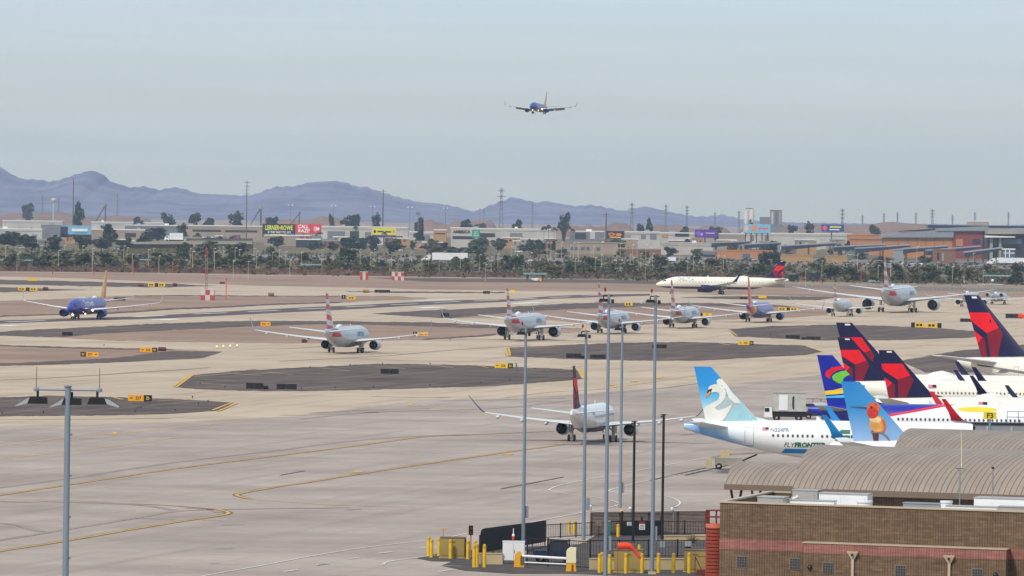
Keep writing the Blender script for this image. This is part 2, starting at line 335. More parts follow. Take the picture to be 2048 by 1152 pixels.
# taxi lines
Y1 = [(-40, 996), (0, 990), (139, 969), (352, 937), (525, 915), (700, 893), (787, 881), (844, 874), (975, 868), (1110, 862)]
Y2 = [(-40, 1110), (0, 1102), (128, 1082), (262, 1059), (375, 1040.5), (440, 1031), (457, 1025.6), (446, 1021), (420, 1017), (337, 1010.5), (262, 1007), (150, 1001), (0, 999), (-40, 999)]
Y3 = [(1125, 889), (1030, 902), (937, 915), (735, 945), (600, 967), (562, 972), (487, 985.5), (474, 990.5), (498, 997.5), (562, 1003), (700, 1011), (830, 1014)]
marking('taxi_line', [Y1[:], Y2[:10], Y3[:9]], 0.85, Z3, M_blk, 'black borders of the yellow taxi lines')
marking('taxi_line', [Y1, Y2[:11], Y3[:9]], 0.36, Z4, M_yel, 'yellow taxi lines curving across the apron')
marking('taxi_line', [Y2[9:], Y3[8:], [(-40, 895), (0, 892), (139, 874), (244, 866), (375, 853), (495, 842)], [(-40, 922), (0, 917.5), (128, 904), (225, 892), (375, 872)],
 [(840, 810), (880, 816), (968, 829), (1100, 846)], [(1010, 795), (1100, 784), (1200, 778), (1330, 760), (1400, 750)], [(0, 1002), (60, 1003)]], 0.5, Z3, M_yfaint, 'worn yellow lines on the apron')
def blob(x, y, wpx, hpx):
    return [(x + wpx / 2 * math.cos(t * math.pi / 5), y + hpx / 2 * math.sin(t * math.pi / 5)) for t in range(10)]
sheet('surface_marking', [blob(229, 866, 11, 5), blob(821, 808.5, 12, 4), blob(1015, 908, 26, 2.5), blob(716, 943, 22, 2.5), blob(1222, 769, 16, 3), blob(1268, 762, 16, 3), blob(1318, 755, 16, 3)], Z4 - 0.002, M_yel, 'small yellow surface markings on the apron')
# yellow chevrons and bars on shoulders
bars = [((83, 690.5), (112, 693.8)), ((241, 698), (266, 696.3)), ((-20, 694), (10, 692.5)), ((97, 791.5), (135, 793)), ((222, 793), (245, 799)), ((317, 802), (385, 798.5)), ((425, 820), (466, 804)), ((436, 822), (474, 806)),
 ((352, 774), (385, 750)), ((347, 772), (380, 750)), ((948, 729), (976, 735)), ((1156, 739), (1166, 757)), ((1163, 739), (1173, 757)), ((1012, 697), (1015, 712)), ((1017, 696), (1020, 711)), ((1438, 686), (1460, 690.5)), ((1458, 659), (1474, 671)), ((1612, 692), (1648, 704)),
 ((140, 562.5), (152, 563.5)), ((236, 566.3), (250, 567)), ((853, 584), (866, 585.5)), ((942, 584), (954, 585.5)), ((1165, 664), (1172, 653)), ((918, 648.5), (938, 651.5)), ((1995, 668), (2012, 667))]
marking('shoulder_marking', bars, 0.42, Z5, M_yel, 'yellow bars at the tips of the asphalt islands', curve=False)
thin = [((387, 753), (480, 745.5)), ((440, 745), (523, 751)), ((530, 744), (586, 749)), ((627, 735), (700, 741)), ((750, 732), (812, 737)), ((855, 729), (906, 735)), ((755, 766), (803, 767)), ((1024, 697), (1120, 692)), ((1024, 701), (1110, 699)), ((1024, 706), (1120, 705)), ((1060, 740), (1150, 742)), ((1060, 746), (1155, 747)), ((1060, 752), (1150, 752)), ((215, 807.5), (265, 808)), ((218, 817.5), (264, 818.5)), ((218, 825), (300, 826)), ((335, 814), (440, 815)), ((40, 822), (80, 822.5)), ((115, 829), (170, 829.5)), ((400, 758), (470, 762)), ((395, 766), (460, 770))]
marking('shoulder_marking', thin, 0.5, Z4, M_yfaint, 'thin pale lines painted on the asphalt islands', curve=False)
# rubber, tar and a painted shadow line
tm = [[(-40, 981), (0, 975), (139, 956), (352, 924), (525, 904), (712, 881), (844, 872), (960, 868)], [(-20, 1083), (0, 1080), (128, 1059), (262, 1037), (356, 1022), (487, 1018), (700, 1015)], [(0, 1046), (37, 1050), (67, 1059), (85, 1063)], [(94, 1003), (225, 1007), (300, 1012), (345, 1020)], [(0, 1003), (40, 1004), (94, 1003)],
 [(375, 1016), (420, 1019), (440, 1025)], [(-40, 838), (160, 838), (340, 836)], [(600, 838), (700, 828), (800, 822), (1000, 816), (1140, 800)], [(620, 826), (760, 819), (860, 817)], [(1180, 790), (1290, 780), (1400, 766)], [(560, 830), (640, 829), (760, 824)], [(880, 802), (1000, 799), (1130, 796)], [(740, 792), (840, 795), (900, 794)], [(0, 760), (160, 752), (420, 735)], [(690, 716), (860, 722), (1000, 722)], [(560, 722), (760, 712), (900, 700), (1060, 690)], [(420, 696), (560, 697), (640, 693)]]
marking('tyre_mark', tm, 0.9, Z3 + 0.004, M_tire, 'dark tyre tracks curving over the apron')
cr = [((1001, 977.5), (1127, 953.5)), ((1300, 960), (1412, 935)), ((690, 1019.5), (722, 1018)), ((442, 1050), (490, 1049)), ((430, 1097), (470, 1096)), ((418, 1126), (440, 1126)), ((1130, 883.5), (1340, 886.5)), ((1120, 936), (1170, 937)), ((700, 948), (740, 947)),  # the long level segment paints the shadow under the regional jet
 ((1370, 950), (1490, 922)), ((1360, 870), (1400, 866)), ((560, 950), (610, 941)), ((270, 1036), (350, 1039)), ((405, 1040), (445, 1041)), ((1032, 726), (1036, 755)), ((1089, 737), (1095, 755)), ((1066, 700), (1070, 714)), ((1120, 702), (1126, 717)), ((520, 763), (505, 778)), ((270, 816), (310, 803)), ((1560, 689), (1600, 703)), ((1530, 660), (1570, 676))]
marking('tar_joint_and_shadow', cr, 0.25, Z5, M_joint_shade, 'dark tar filled joints in the paving and painted shadow line under the jet', curve=False)
wl = [[(380, 1158), (409, 1151), (525, 1130.5), (600, 1116), (700, 1099), (769, 1090), (881, 1077), (935, 1066), (1000, 1056), (1200, 1018), (1234, 1010), (1236, 1005), (1200, 995.5), (1125, 986), (1102, 981), (1100, 978), (1125, 969), (1200, 954), (1300, 936), (1420, 914)],
 [(1300, 988), (1256, 988), (1222, 983), (1221, 979.5), (1245, 973), (1300, 960), (1460, 930)], [(760, 1130), (770, 1128), (768, 1126.5), (787, 1121), (840, 1114), (870, 1110)], [(840, 1096), (880, 1092)], [(1290, 988), (1340, 994), (1360, 1005), (1345, 1015), (1300, 1020)]]
marking('service_road_line', wl, 0.16, Z4, M_wht, 'thin white service road lines on the apron')
marking('service_road_line', [((568, 1143), (594, 1139)), ((634, 1130), (658, 1126)), ((634, 1129.5), (659, 1126.5)), ((697, 1117), (720, 1114)), ((757, 1106.5), (784, 1103)), ((866, 1130), (925, 1132)), ((875, 1143), (905, 1139))], 0.2, Z5, M_wht, 'white dashes of the service road', curve=False)
sheet('asphalt_patch', [[(832, 1116), (870, 1108), (960, 1098), (1160, 1088), (1200, 1066), (1300, 1060), (1440, 1075), (1440, 1152), (1240, 1151), (1140, 1147), (1020, 1147), (930, 1141), (882, 1131), (905, 1123), (862, 1122)]], Z3 + 0.008, M_pad, 'dark patched asphalt around the gate compound')
# ---------------------------------------------------------------- aircraft
PT = dict(
 white=mat('white aircraft paint', (226, 225, 222), 0.32, coat=0.3, var=0.05), cream=mat('warm white aircraft paint', (226, 220, 204), 0.32, coat=0.3, var=0.05),
 silver=mat('silver mica paint', (178, 184, 192), 0.38, coat=0.3, var=0.06), grey=mat('aircraft grey', (168, 170, 174), 0.45, var=0.08), wing=mat('wing grey', (204, 206, 207), 0.42, var=0.07),
 navy=mat('navy paint', (15, 16, 62), 0.5, spec=.3), blue=mat('royal blue paint', (40, 42, 142), 0.4, spec=.4), spblue=mat('deep blue paint', (14, 32, 150), 0.45, spec=.3),
 sky=mat('sky blue paint', (18, 130, 200), 0.45, spec=.3), red=mat('bright red paint', (222, 8, 28), 0.5, spec=.3), dred=mat('deep red paint', (120, 6, 36), 0.5, spec=.3), aared=mat('flag red paint', (194, 20, 42), 0.45, spec=.3),
 orange=mat('orange paint', (236, 140, 52), 0.4), yellow=mat('yellow paint', (240, 196, 40), 0.4), green=mat('leaf green paint', (104, 190, 48), 0.4), cyan=mat('cyan paint', (60, 186, 235), 0.4),
 dgreen=mat('dark green paint', (16, 98, 78), 0.4), black=mat('black rubber', (24, 23, 24), 0.7), dark=mat('engine darkness', (20, 20, 23), 0.6), metal=mat('bare metal', (150, 150, 152), 0.35, metal=0.8),
 glass=mat('dark cabin glass', (36, 42, 52), 0.15), cabin=mat('cabin window', (72, 78, 92), 0.3), flagred=mat('faded flag red', (196, 120, 126), 0.5), winblind=mat('half closed cabin blind', (110, 112, 116), 0.3), text=mat('lettering blue grey', (122, 134, 156), 0.5), strut=mat('gear strut paint', (140, 142, 144), 0.5), tyre=mat('tyre', (22, 21, 22), 0.85),
 plumw=mat('white feathers', (222, 222, 214), 0.5), plums=mat('feather shade', (168, 186, 188), 0.5), teal=mat('pale teal wash', (150, 196, 206), 0.5), beak=mat('beak orange', (228, 140, 60), 0.5), brown=mat('bird brown', (88, 34, 26), 0.5),
 hum=mat('rufous feathers', (214, 96, 28), 0.5, var=0.3, scale=3.0), throat=mat('red throat feathers', (200, 44, 26), 0.5, var=0.3, scale=4.0), bellyo=mat('tawny belly', (214, 150, 76), 0.5, var=0.3, scale=2.0), cream2=mat('cream breast', (226, 196, 140), 0.5, var=0.2, scale=2.0), branch=mat('grey twig', (120, 110, 112), 0.6),
 ltblue=mat('faded blue wash', (120, 170, 222), 0.5), belly=mat('belly tan shading', (150, 142, 132), 0.5, var=0.2, scale=0.3))  # brown shading of the underside put into the belly colour
LAMP = glow_mat('lit landing lamp', (255, 240, 205), 5.0)
AMB = glow_mat('lit amber lamp', (255, 190, 90), 2.2)
TYPES = dict(
 a320=dict(L=37.6, nose=17.7, w=1.975, h=2.07, zc=3.80, span=17.0, dih=5.2, wroot=(5.6, 7.2), wkink=(6.4, 3.3, 3.9), wtip=(1.6,), sweep=27, wz=-1.1, wl='sharklet', eng=(5.75, 1.85, 1.12, 6.9, 4.9), fin=dict(h=6.0, cr=5.9, ct=1.85, te_r=2.35, te_t=1.0, dors=2.2), stab=dict(span=6.2, cr=3.6, ct=1.4, te=1.6, z=0.55, sw=2.6), track=3.8, ng=12.64, wr=0.58),
 a321=dict(L=44.5, nose=21.97, w=1.975, h=2.07, zc=3.80, span=17.0, dih=5.2, wroot=(5.9, 7.4), wkink=(6.4, 3.5, 4.1), wtip=(1.6,), sweep=27, wz=-1.1, wl='sharklet', eng=(5.75, 1.9, 1.25, 7.4, 5.2), fin=dict(h=6.0, cr=5.9, ct=1.85, te_r=2.35, te_t=1.0, dors=2.2), stab=dict(span=6.2, cr=3.6, ct=1.4, te=1.6, z=0.55, sw=2.6), track=3.8, ng=16.9, wr=0.62),
 b737=dict(L=39.5, nose=19.7, w=1.88, h=2.0, zc=3.25, span=17.2, dih=6, wroot=(5.4, 7.4), wkink=(5.6, 3.0, 4.3), wtip=(1.5,), sweep=27, wz=-1.0, wl='blended', eng=(4.85, 1.55, 0.98, 6.6, 4.6), fin=dict(h=7.1, cr=5.8, ct=1.9, te_r=2.0, te_t=0.4, dors=4.2), stab=dict(span=7.15, cr=3.8, ct=1.3, te=1.4, z=0.5, sw=3.2), track=2.86, ng=15.6, wr=0.56),
 e175=dict(L=31.7, nose=14.3, w=1.5, h=1.68, zc=2.98, span=13.0, dih=5.5, wroot=(4.4, 5.9), wkink=(4.6, 2.7, 3.5), wtip=(1.3,), sweep=26, wz=-0.95, wl='ewt', eng=(4.2, 1.5, 0.83, 5.2, 4.0), fin=dict(h=5.25, cr=4.6, ct=1.9, te_r=1.9, te_t=0.6, dors=2.6), stab=dict(span=5.0, cr=2.8, ct=1.2, te=1.2, z=0.4, sw=2.0), track=2.58, ng=11.4, wr=0.45),
 b787=dict(L=62.8, nose=31.2, w=2.88, h=2.98, zc=4.95, span=28.6, dih=6.5, wroot=(8.5, 12.0), wkink=(9.8, 3.7, 6.8), wtip=(1.9,), sweep=31, wz=-1.6, wl='raked', eng=(9.75, 2.3, 1.75, 9.6, 7.0), fin=dict(h=9.0, cr=7.6, ct=3.0, te_r=3.9, te_t=1.2, dors=2.5), stab=dict(span=9.8, cr=5.6, ct=1.9, te=2.6, z=0.8, sw=4.4), track=4.9, ng=25.9, wr=0.68, bogie=True),
 b757=dict(L=47.3, nose=24.0, w=1.88, h=2.0, zc=4.1, span=18.2, dih=5.5, wroot=(6.8, 8.2), wkink=(6.4, 4.0, 5.0), wtip=(1.8,), sweep=25, wz=-1.0, wl='blended', eng=(6.5, 2.2, 1.3, 8.0, 5.6), fin=dict(h=7.4, cr=6.9, ct=2.2, te_r=3.2, te_t=1.2, dors=2.0), stab=dict(span=7.6, cr=4.2, ct=1.5, te=2.0, z=0.5, sw=3.4), track=3.66, ng=18.3, wr=0.55, bogie=True),
 b767=dict(L=61.4, nose=33.4, w=2.51, h=2.7, zc=4.7, span=25.0, dih=6, wroot=(8.0, 10.5), wkink=(8.0, 4.4, 6.4), wtip=(2.2,), sweep=31, wz=-1.4, wl='raked', eng=(7.9, 2.4, 1.5, 9.0, 6.0), fin=dict(h=9.4, cr=8.6, ct=2.6, te_r=4.2, te_t=0.9, dors=3.0), stab=dict(span=9.3, cr=5.6, ct=1.9, te=3.0, z=0.7, sw=4.6), track=4.65, ng=26.0, wr=0.6, bogie=True),
 crj=dict(L=32.3, nose=16.0, w=1.35, h=1.36, zc=2.35, span=11.3, dih=3.0, wroot=(4.0, 5.2), wkink=(4.0, 2.0, 3.2), wtip=(1.2,), sweep=26, wz=-0.85, wl='small', eng=(2.25, 3.2, 0.72, -6.6, 4.0), fin=dict(h=3.4, cr=4.4, ct=3.2, te_r=1.7, te_t=-0.2, dors=1.8), stab=dict(span=4.25, cr=2.4, ct=1.2, te=-0.5, z=5.0, sw=1.6), track=2.05, ng=14.5, wr=0.42, ttail=True))
def smst(t): return t * t * (3 - 2 * t)
class Body:
    """fuselage surface: elliptical stations along x (x forward, main gear at x=0, ground z=0)"""
    def __init__(s, T):
        s.T = T; R = T['h']; n = T['nose']; t = n - T['L']; s.nose, s.tail = n, t
        nl, tl = 4.2 * R, 6.4 * R; st = []
        for q in (0, .02, .06, .12, .2, .3, .42, .56, .72, .86, 1):
            e = math.sin(min(1, q) * math.pi / 2) ** 0.62
            st.append((n - q * nl, T['zc'] - 0.30 * R * (1 - smst(min(1, q * 1.25))), max(0.02, e) * R, max(0.02, e) * T['w']))
        for k in range(1, 8):
            st.append((n - nl - (T['L'] - nl - tl) * k / 8, T['zc'], R, T['w']))
        for k in range(0, 13):
            u = k / 12
            top = 1 - 0.20 * u ** 1.7; bot = -1 + 1.42 * u ** 1.25
            if k == 12: top, bot = 0.76, 0.46
            st.append((t + tl * (1 - u), T['zc'] + R * (top + bot) / 2, R * (top - bot) / 2, T['w'] * (1 - 0.88 * u ** 1.55)))
        s.st = st
    def at(s, x):
        st = s.st
        if x >= st[0][0]: return st[0][1:]
        for a, b in zip(st[:-1], st[1:]):
            if b[0] <= x <= a[0]:
                f = (a[0] - x) / max(1e-6, a[0] - b[0]); return tuple(a[i] + (b[i] - a[i]) * f for i in (1, 2, 3))
        return st[-1][1:]
    def pol(s, x, ph, off=0.0):
        zc, h, w = s.at(x); return Vector((x, (w + off) * math.sin(ph), zc + (h + off) * math.cos(ph)))
    def side(s, x, z, sg, off=0.02):
        zc, h, w = s.at(x); q = max(-0.995, min(0.995, (z - zc) / h)); return Vector((x, sg * (w * math.sqrt(1 - q * q) + off), zc + q * h))
    def mesh(s, mb, n=28):
        mb.loft([[(x, w * math.sin(2 * math.pi * k / n), zc + h * math.cos(2 * math.pi * k / n)) for k in range(n)] for x, zc, h, w in s.st])
def foil(x, ch, y, z, th, axis='z', n=5):
    """wing section: leading edge at x, chord ch going aft"""
    up = [(0, 0), (.08, .55), (.3, .95), (.6, .7), (1, .04)]
    pts = [(x - c * ch, t * th * ch) for c, t in up] + [(x - c * ch, -t * th * ch * 0.75) for c, t in up[::-1][:-1]]
    return [(px, y, z + pt) for px, pt in pts] if axis == 'z' else [(px, y + pt, z) for px, pt in pts]
def wing_secs(T):
    r, k, tp = T['wroot'], T['wkink'], T['wtip']; y0 = T['w'] * 0.75; zr = T['zc'] + T['wz']; out = []
    dz = math.tan(R_(T['dih'])); ktip = k[1] - (T['span'] - k[0]) * math.tan(R_(T['sweep']))
    out.append((y0, r[0], r[1], zr, .07)); out.append((k[0], k[1], k[2], zr + (k[0] - y0) * dz, .062))
    for q in (.35, .7, 1.0):
        y = k[0] + (T['span'] - k[0]) * q
        out.append((y, k[1] + (ktip - k[1]) * q, k[2] + (tp[0] - k[2]) * q, zr + (y - y0) * dz + 0.35 * (T['span'] / 17) * q * q, .055))
    return out
def drape(name, polys, fn, m, parent, cuts=0, label=None):
    """paint cut to shape and laid on a surface; polys = (verts2d, faces) pairs"""
    bm = bmesh.new()
    for vs, fs in polys:
        bv = [bm.verts.new((v[0], v[1], 0)) for v in vs]
        for f in fs:
            try: bm.faces.new([bv[i] for i in f])
            except ValueError: pass
    if cuts and bm.verts:
        xs = [v.co.x for v in bm.verts]; ys = [v.co.y for v in bm.verts]
        for ax, (lo, hi) in ((0, (min(xs), max(xs))), (1, (min(ys), max(ys)))):
            for k in range(1, cuts):
                c = lo + (hi - lo) * k / cuts; co = (c, 0, 0) if ax == 0 else (0, c, 0); no = (1, 0, 0) if ax == 0 else (0, 1, 0)
                bmesh.ops.bisect_plane(bm, geom=bm.verts[:] + bm.edges[:] + bm.faces[:], plane_co=co, plane_no=no)
    bmesh.ops.triangulate(bm, faces=[f for f in bm.faces if len(f.verts) > 4])
    for v in bm.verts: v.co = fn(v.co.x, v.co.y)
    me = bpy.data.meshes.new(name); bm.to_mesh(me); bm.free(); me.materials.append(m)
    o = link(name, me, parent)
    if label: o['label'] = label
    return o
def poly(*p): return (list(p), [tuple(range(len(p)))])
def ell(cx, cy, rx, ry, n=18, rot=0.0): return poly(*[(cx + rx * math.cos(t) * math.cos(rot) - ry * math.sin(t) * math.sin(rot), cy + rx * math.cos(t) * math.sin(rot) + ry * math.sin(t) * math.cos(rot)) for t in [2 * math.pi * k / n for k in range(n)]])
class Fin:
    def __init__(s, T, B):
        f = T['fin']; s.h, s.tx = f['h'], B.tail; s.f = f
        s.zr = B.at(B.tail + f['te_r'] + f['cr'] * .4)[0] + B.at(B.tail + f['te_r'] + f['cr'] * .4)[1] * 0.86
        s.zt = s.zr + f['h']
    def te(s, v): return s.tx + s.f['te_r'] + (s.f['te_t'] - s.f['te_r']) * v
    def ch(s, v): return s.f['cr'] + (s.f['ct'] - s.f['cr']) * v
    def th(s, c, v):
        up = [(0, .04), (.4, .7), (.7, .95), (.92, .55), (1, 0)]; c = min(max(c, 0), 1)
        for a, b in zip(up[:-1], up[1:]):
            if a[0] <= c <= b[0]: return (a[1] + (b[1] - a[1]) * (c - a[0]) / (b[0] - a[0])) * .055 * s.ch(v)
        return 0
    def pt(s, c, v, sg, off=0.03):
        c = min(max(c, 0.0), 1.0); v = min(max(v, 0.0), 1.0)
        return Vector((s.te(v) + c * s.ch(v), sg * (s.th(c, v) + off), s.zr + v * s.h))
def build_plane(name, ty, loc, heading, label, group, fus_m, fin_m, eng_m, wl_m, scale=1.0, pitch=0.0, bank=0.0, sides=(-1, 1), flaps=False, hump=True, lamps=False, belly=None, stab_m=None, eng_dark=True, wing_m=None, exhaust=True, fan_front=False):
    """heading: degrees clockwise from +Y (the view direction)"""
    T = TYPES[ty]; B = Body(T); F_ = Fin(T, B); wing_m = wing_m or PT['wing']
    t = thing(name, loc, label, 'airplane', group)
    t.rotation_mode = 'XYZ'; t.rotation_euler = (R_(bank), R_(-pitch), R_(90 - heading)); t.scale = (scale,) * 3
    mb = MB(); B.mesh(mb)
    if ty != 'crj':   # wing-body fairing
        r0 = T['wroot']; xs = [(r0[0] + 2.2, .2), (r0[0] + .8, .85), (r0[0] - 2, 1.0), (r0[0] - r0[1] + .5, .95), (r0[0] - r0[1] - 2.0, .55), (r0[0] - r0[1] - 3.4, .2)]
        mb.mat(1).loft([[(x, T['w'] * .98 * q * math.cos(a), T['zc'] - T['h'] * (.52 + .62 * q * .9 * math.sin(a) * (1 if math.sin(a) > 0 else .2))) for a in [2 * math.pi * k / 12 for k in range(12)]] for x, q in xs])
    mb.build('fuselage', [fus_m, belly or PT['belly']], t, smooth=True)
    # cockpit glass
    n = T['nose']; R = T['h']; cp = []
    for sg in (-1, 1):
        for a0, a1, x0, x1 in ((.05, .52, .95, 1.5), (.56, .98, 1.0, 1.6), (1.02, 1.25, 1.2, 1.75)):
            cp.append(([(n - x1 * R, sg * a0), (n - x0 * R - .12 * R, sg * a0), (n - x0 * R - .12 * R, sg * a1), (n - x1 * R, sg * a1)], [(0, 1, 2, 3)]))
    drape('windscreen', cp, lambda x, p: B.pol(x, p, .02), PT['glass'], t, cuts=4)
    # wings
    secs = wing_secs(T)
    for sg in (-1, 1):
        wb = MB(); wb.loft([[(a, sg * b, c) for a, b, c in foil(x, ch, y, z, th)] for y, x, ch, z, th in secs])
        for q in ((.38, .62, .86) if ty != 'crj' else (.5,)):     # flap track fairings
            y = secs[0][0] + (T['span'] - secs[0][0]) * q; i = max(j for j in range(len(secs) - 1) if secs[j][0] <= y); a, b_ = secs[i], secs[i + 1]; f = (y - a[0]) / (b_[0] - a[0])
            x = a[1] + (b_[1] - a[1]) * f; ch = a[2] + (b_[2] - a[2]) * f; z = a[3] + (b_[3] - a[3]) * f
            wb.lathe((x - ch * .45, sg * y, z - .18), (-1, 0, -.06), [(0, .02), (.6, .2), (1.6, .24), (ch * .55 + .9, .03)], 8)
        wg = wb.build('wing', wing_m, t, smooth=True)
        if flaps:
            fb = MB()
            for q0, q1 in ((.14, .36), (.39, .68)):
                ring = []
                for q in (q0, q1):
                    y = secs[0][0] + (T['span'] - secs[0][0]) * q; i = max(j for j in range(len(secs) - 1) if secs[j][0] <= y); a, b_ = secs[i], secs[i + 1]; f = (y - a[0]) / (b_[0] - a[0])
                    xt = a[1] + (b_[1] - a[1]) * f - (a[2] + (b_[2] - a[2]) * f); z = a[3] + (b_[3] - a[3]) * f
                    ring.append([(xt + .4, sg * y, z + .02), (xt + .4, sg * y, z - .12), (xt - 1.1, sg * y, z - .95), (xt - 1.15, sg * y, z - .85)])
                fb.loft(ring)
            fb.build('flap', PT['grey'], t)
        y, x, ch, z, th = secs[-1]; kind = T['wl']; lb = MB()
        if kind in ('blended', 'sharklet'):
            hh = 2.5; q = [(0, 0, 0, ch), (.35, .25, .35, ch * .8), (.62, .9, .95, ch * .58), (.85, hh, 2.25, ch * .32)]
            lb.loft([[(a - dx, sg * (y + dy + (b - y) * 0), zz) for a, b, zz in foil(x, c2, y, z + dz, .05)] if i < 1 else [(px - dx, sg * (y + dy) + sg * -tq, z + dz) for (px, tq) in [(x - c * c2, (1 if k < 5 else -1) * tt * .05 * c2) for k, (c, tt) in enumerate([(0, 0), (.08, .55), (.3, .95), (.6, .7), (1, .04), (.6, .7), (.3, .95), (.08, .55), (0, 0.01)])]] for i, (dy, dz, dx, c2) in enumerate(q)])
        elif kind == 'ewt':
            q = [(0, 0, 0, ch), (.3, .12, .2, ch * .95), (.9, .8, .7, ch * .7), (1.9, 2.1, 1.7, ch * .35)]
            lb.loft([[(a - dx, sg * (b + dy), zz) for a, b, zz in foil(x, c2, y, z + dz, .05)] for dy, dz, dx, c2 in q])
        elif kind == 'raked':
            q = [(0, 0, 0, ch), (.7, .12, .55, ch * .8), (1.5, .3, 1.5, ch * .35)]
            lb.loft([[(a - dx, sg * (b + dy), zz) for a, b, zz in foil(x, c2, y, z + dz, .05)] for dy, dz, dx, c2 in q])
        else:
            q = [(0, 0, 0, ch), (.15, .2, .2, ch * .9), (.35, 1.0, .9, ch * .4)]
            lb.loft([[(a - dx, sg * (b + dy), zz) for a, b, zz in foil(x, c2, y, z + dz, .05)] for dy, dz, dx, c2 in q])
        lb.build('winglet', wl_m, t, smooth=True)
        # engine
        ey, ez, er, ex, el = T['eng']; eb = MB(); o = (ex, sg * ey, ez)
        eb.lathe(o, (-1, 0, 0.01), [(0.12, er * .78), (0, er * .86), (.1, er * .95), (.5, er * 1.0), (el * .45, er * 1.02), (el * .72, er * .9), (el * .74, er * .8)], 22)
        eb.mat(1).lathe(o, (-1, 0, 0), [(.12, er * .78), (.7, er * .8)], 22)
        eb.mat(1).lathe(o, (-1, 0, 0), [(el * .74, er * .8), (el * .6, er * .74), (el * .55, er * .55)], 22)
        if ty == 'crj':
            eb.mat(0).box((ex - el * .45, sg * (ey - .75), ez - .1), (2.0, 1.2, .25))
        else:
            i = max(j for j in range(len(secs) - 1) if secs[j][0] <= ey); a, b_ = secs[i], secs[i + 1]; f = (ey - a[0]) / (b_[0] - a[0]); wx = a[1] + (b_[1] - a[1]) * f; wz = a[3] + (b_[3] - a[3]) * f
            yw = sg * ey - .16
            eb.mat(0).extrude([(ex - .9, yw, ez + er * .9), (ex - el * .74, yw, ez + er * .75), (wx - 2.6, yw, wz - .1), (wx - .2, yw, wz - .02)], (0, .32, 0))
        en = eb.build('engine', [eng_m, PT['dark']], t, smooth=True)
        fb = MB(); fb.lathe(o, (-1, 0, 0), [(.35, .02), (.5, er * .16), (.7, er * .28), (.72, er * .8)], 20); fb.build('fan', PT['dark'], en, smooth=True)
        cb = MB(); cb.lathe(o, (-1, 0, 0), [(el * .55, er * .56), (el * .9, er * .5), (el * 1.0, er * .42), (el * 0.98, er * .36), (el * 1.15, er * .12), (el * 1.2, .01)], 18); cb.build('exhaust', PT['metal'] if not eng_dark else PT['dark'], en, smooth=True)
    # tail
    fb = MB()
    rings = []
    for v in (0, .25, .5, .75, 1.0):
        r1 = [F_.pt(c, v, 1, 0) for c in (1, .92, .7, .4, 0)]; r2 = [F_.pt(c, v, -1, 0) for c in (0, .4, .7, .92)]; rings.append(r1 + r2)
    low = [Vector((p.x, p.y, p.z - .9)) for p in rings[0]]
    fb.loft([low] + rings)
    d = F_.f['dors']; xl = F_.te(0) + F_.ch(0)
    if d: fb.loft([[(xl - 1.2, .14, F_.zr - .6), (xl - 1.2, -.14, F_.zr - .6), (xl - .9, 0, F_.zr + .75)], [(xl + d, .06, F_.zr - .5), (xl + d, -.06, F_.zr - .5), (xl + d, 0, F_.zr - 0.02)]])
    fin = fb.build('tail_fin', fin_m, t, smooth=True)
    sp = T['stab']; zc, h, w_ = B.at(B.tail + sp['te'] + sp['cr'] * .5 if not T.get('ttail') else B.tail + 4)
    for sg in (-1, 1):
        sb = MB(); xr = B.tail + sp['te'] + sp['cr']; zz = (zc + sp['z'] * h * .5) if not T.get('ttail') else F_.zt - .15; dz = .12 if not T.get('ttail') else -.02
        y0 = .25 if not T.get('ttail') else 0.0
        sb.loft([[(a, sg * b, c) for a, b, c in foil(xr, sp['cr'], y0, zz, .06)], [(a, sg * b, c) for a, b, c in foil(xr - sp['sw'] - (sp['cr'] - sp['ct']) * .25, sp['ct'], sp['span'], zz + sp['span'] * dz, .055)]])
        sb.build('stabiliser', stab_m or wing_m, t, smooth=True)
    # small things on the skin
    ab = MB(); ab.lathe((B.tail + .1, 0, B.at(B.tail)[0]), (-1, 0, .05), [(-.25, T['h'] * .13), (.06, T['h'] * .12), (.04, .02)], 12); ab.build('exhaust_pipe', PT['dark'], t)
    if hump:
        hb = MB(); hx = B.tail + T['L'] * .34; zt = T['zc'] + T['h']
        hb.loft([[(hx + dx, sgn * wd, zt - .25 + hh) for sgn, hh in ((1, 0), (.8, .7 * e), (0, e), (-.8, .7 * e), (-1, 0))] for dx, wd, e in ((1.6, .1, .27), (1.1, .45, .55), (0, .62, .8), (-1.2, .5, .6), (-2.0, .1, .27))])
        hb.build('antenna_dome', PT['white'] if fus_m is not PT['blue'] else PT['blue'], t, smooth=True)
    zt = T['zc'] + T['h']
    for hx in (.62, .4):
        bb = MB(); bb.extrude([(B.tail + T['L'] * hx, -.03, zt - .1), (B.tail + T['L'] * hx - .5, -.03, zt + .42), (B.tail + T['L'] * hx - .75, -.03, zt + .42), (B.tail + T['L'] * hx - .7, -.03, zt - .1)], (0, .06, 0))
        bb.build('blade_antenna', PT['white'], t)
    # gear
    def wheels(g, x, y, r, wd, pair=True):
        for dy in ((-wd, wd) if pair else (0,)):
            wb = MB(); wb.lathe((x, y + dy - r * .3, r), (0, 1, 0), [(0, r * .5), (.03, r * .9), (r * .15, r), (r * .45, r), (r * .57, r * .9), (r * .6, r * .5)], 14)
            wb.mat(1).lathe((x, y + dy - r * .31, r), (0, 1, 0), [(0.02, .01), (0, r * .5), (r * .62, r * .5), (r * .6, .01)], 10); wb.build('wheel', [PT['tyre'], PT['grey']], g, smooth=True)
    wr = T['wr']; zw = secs[0][3]
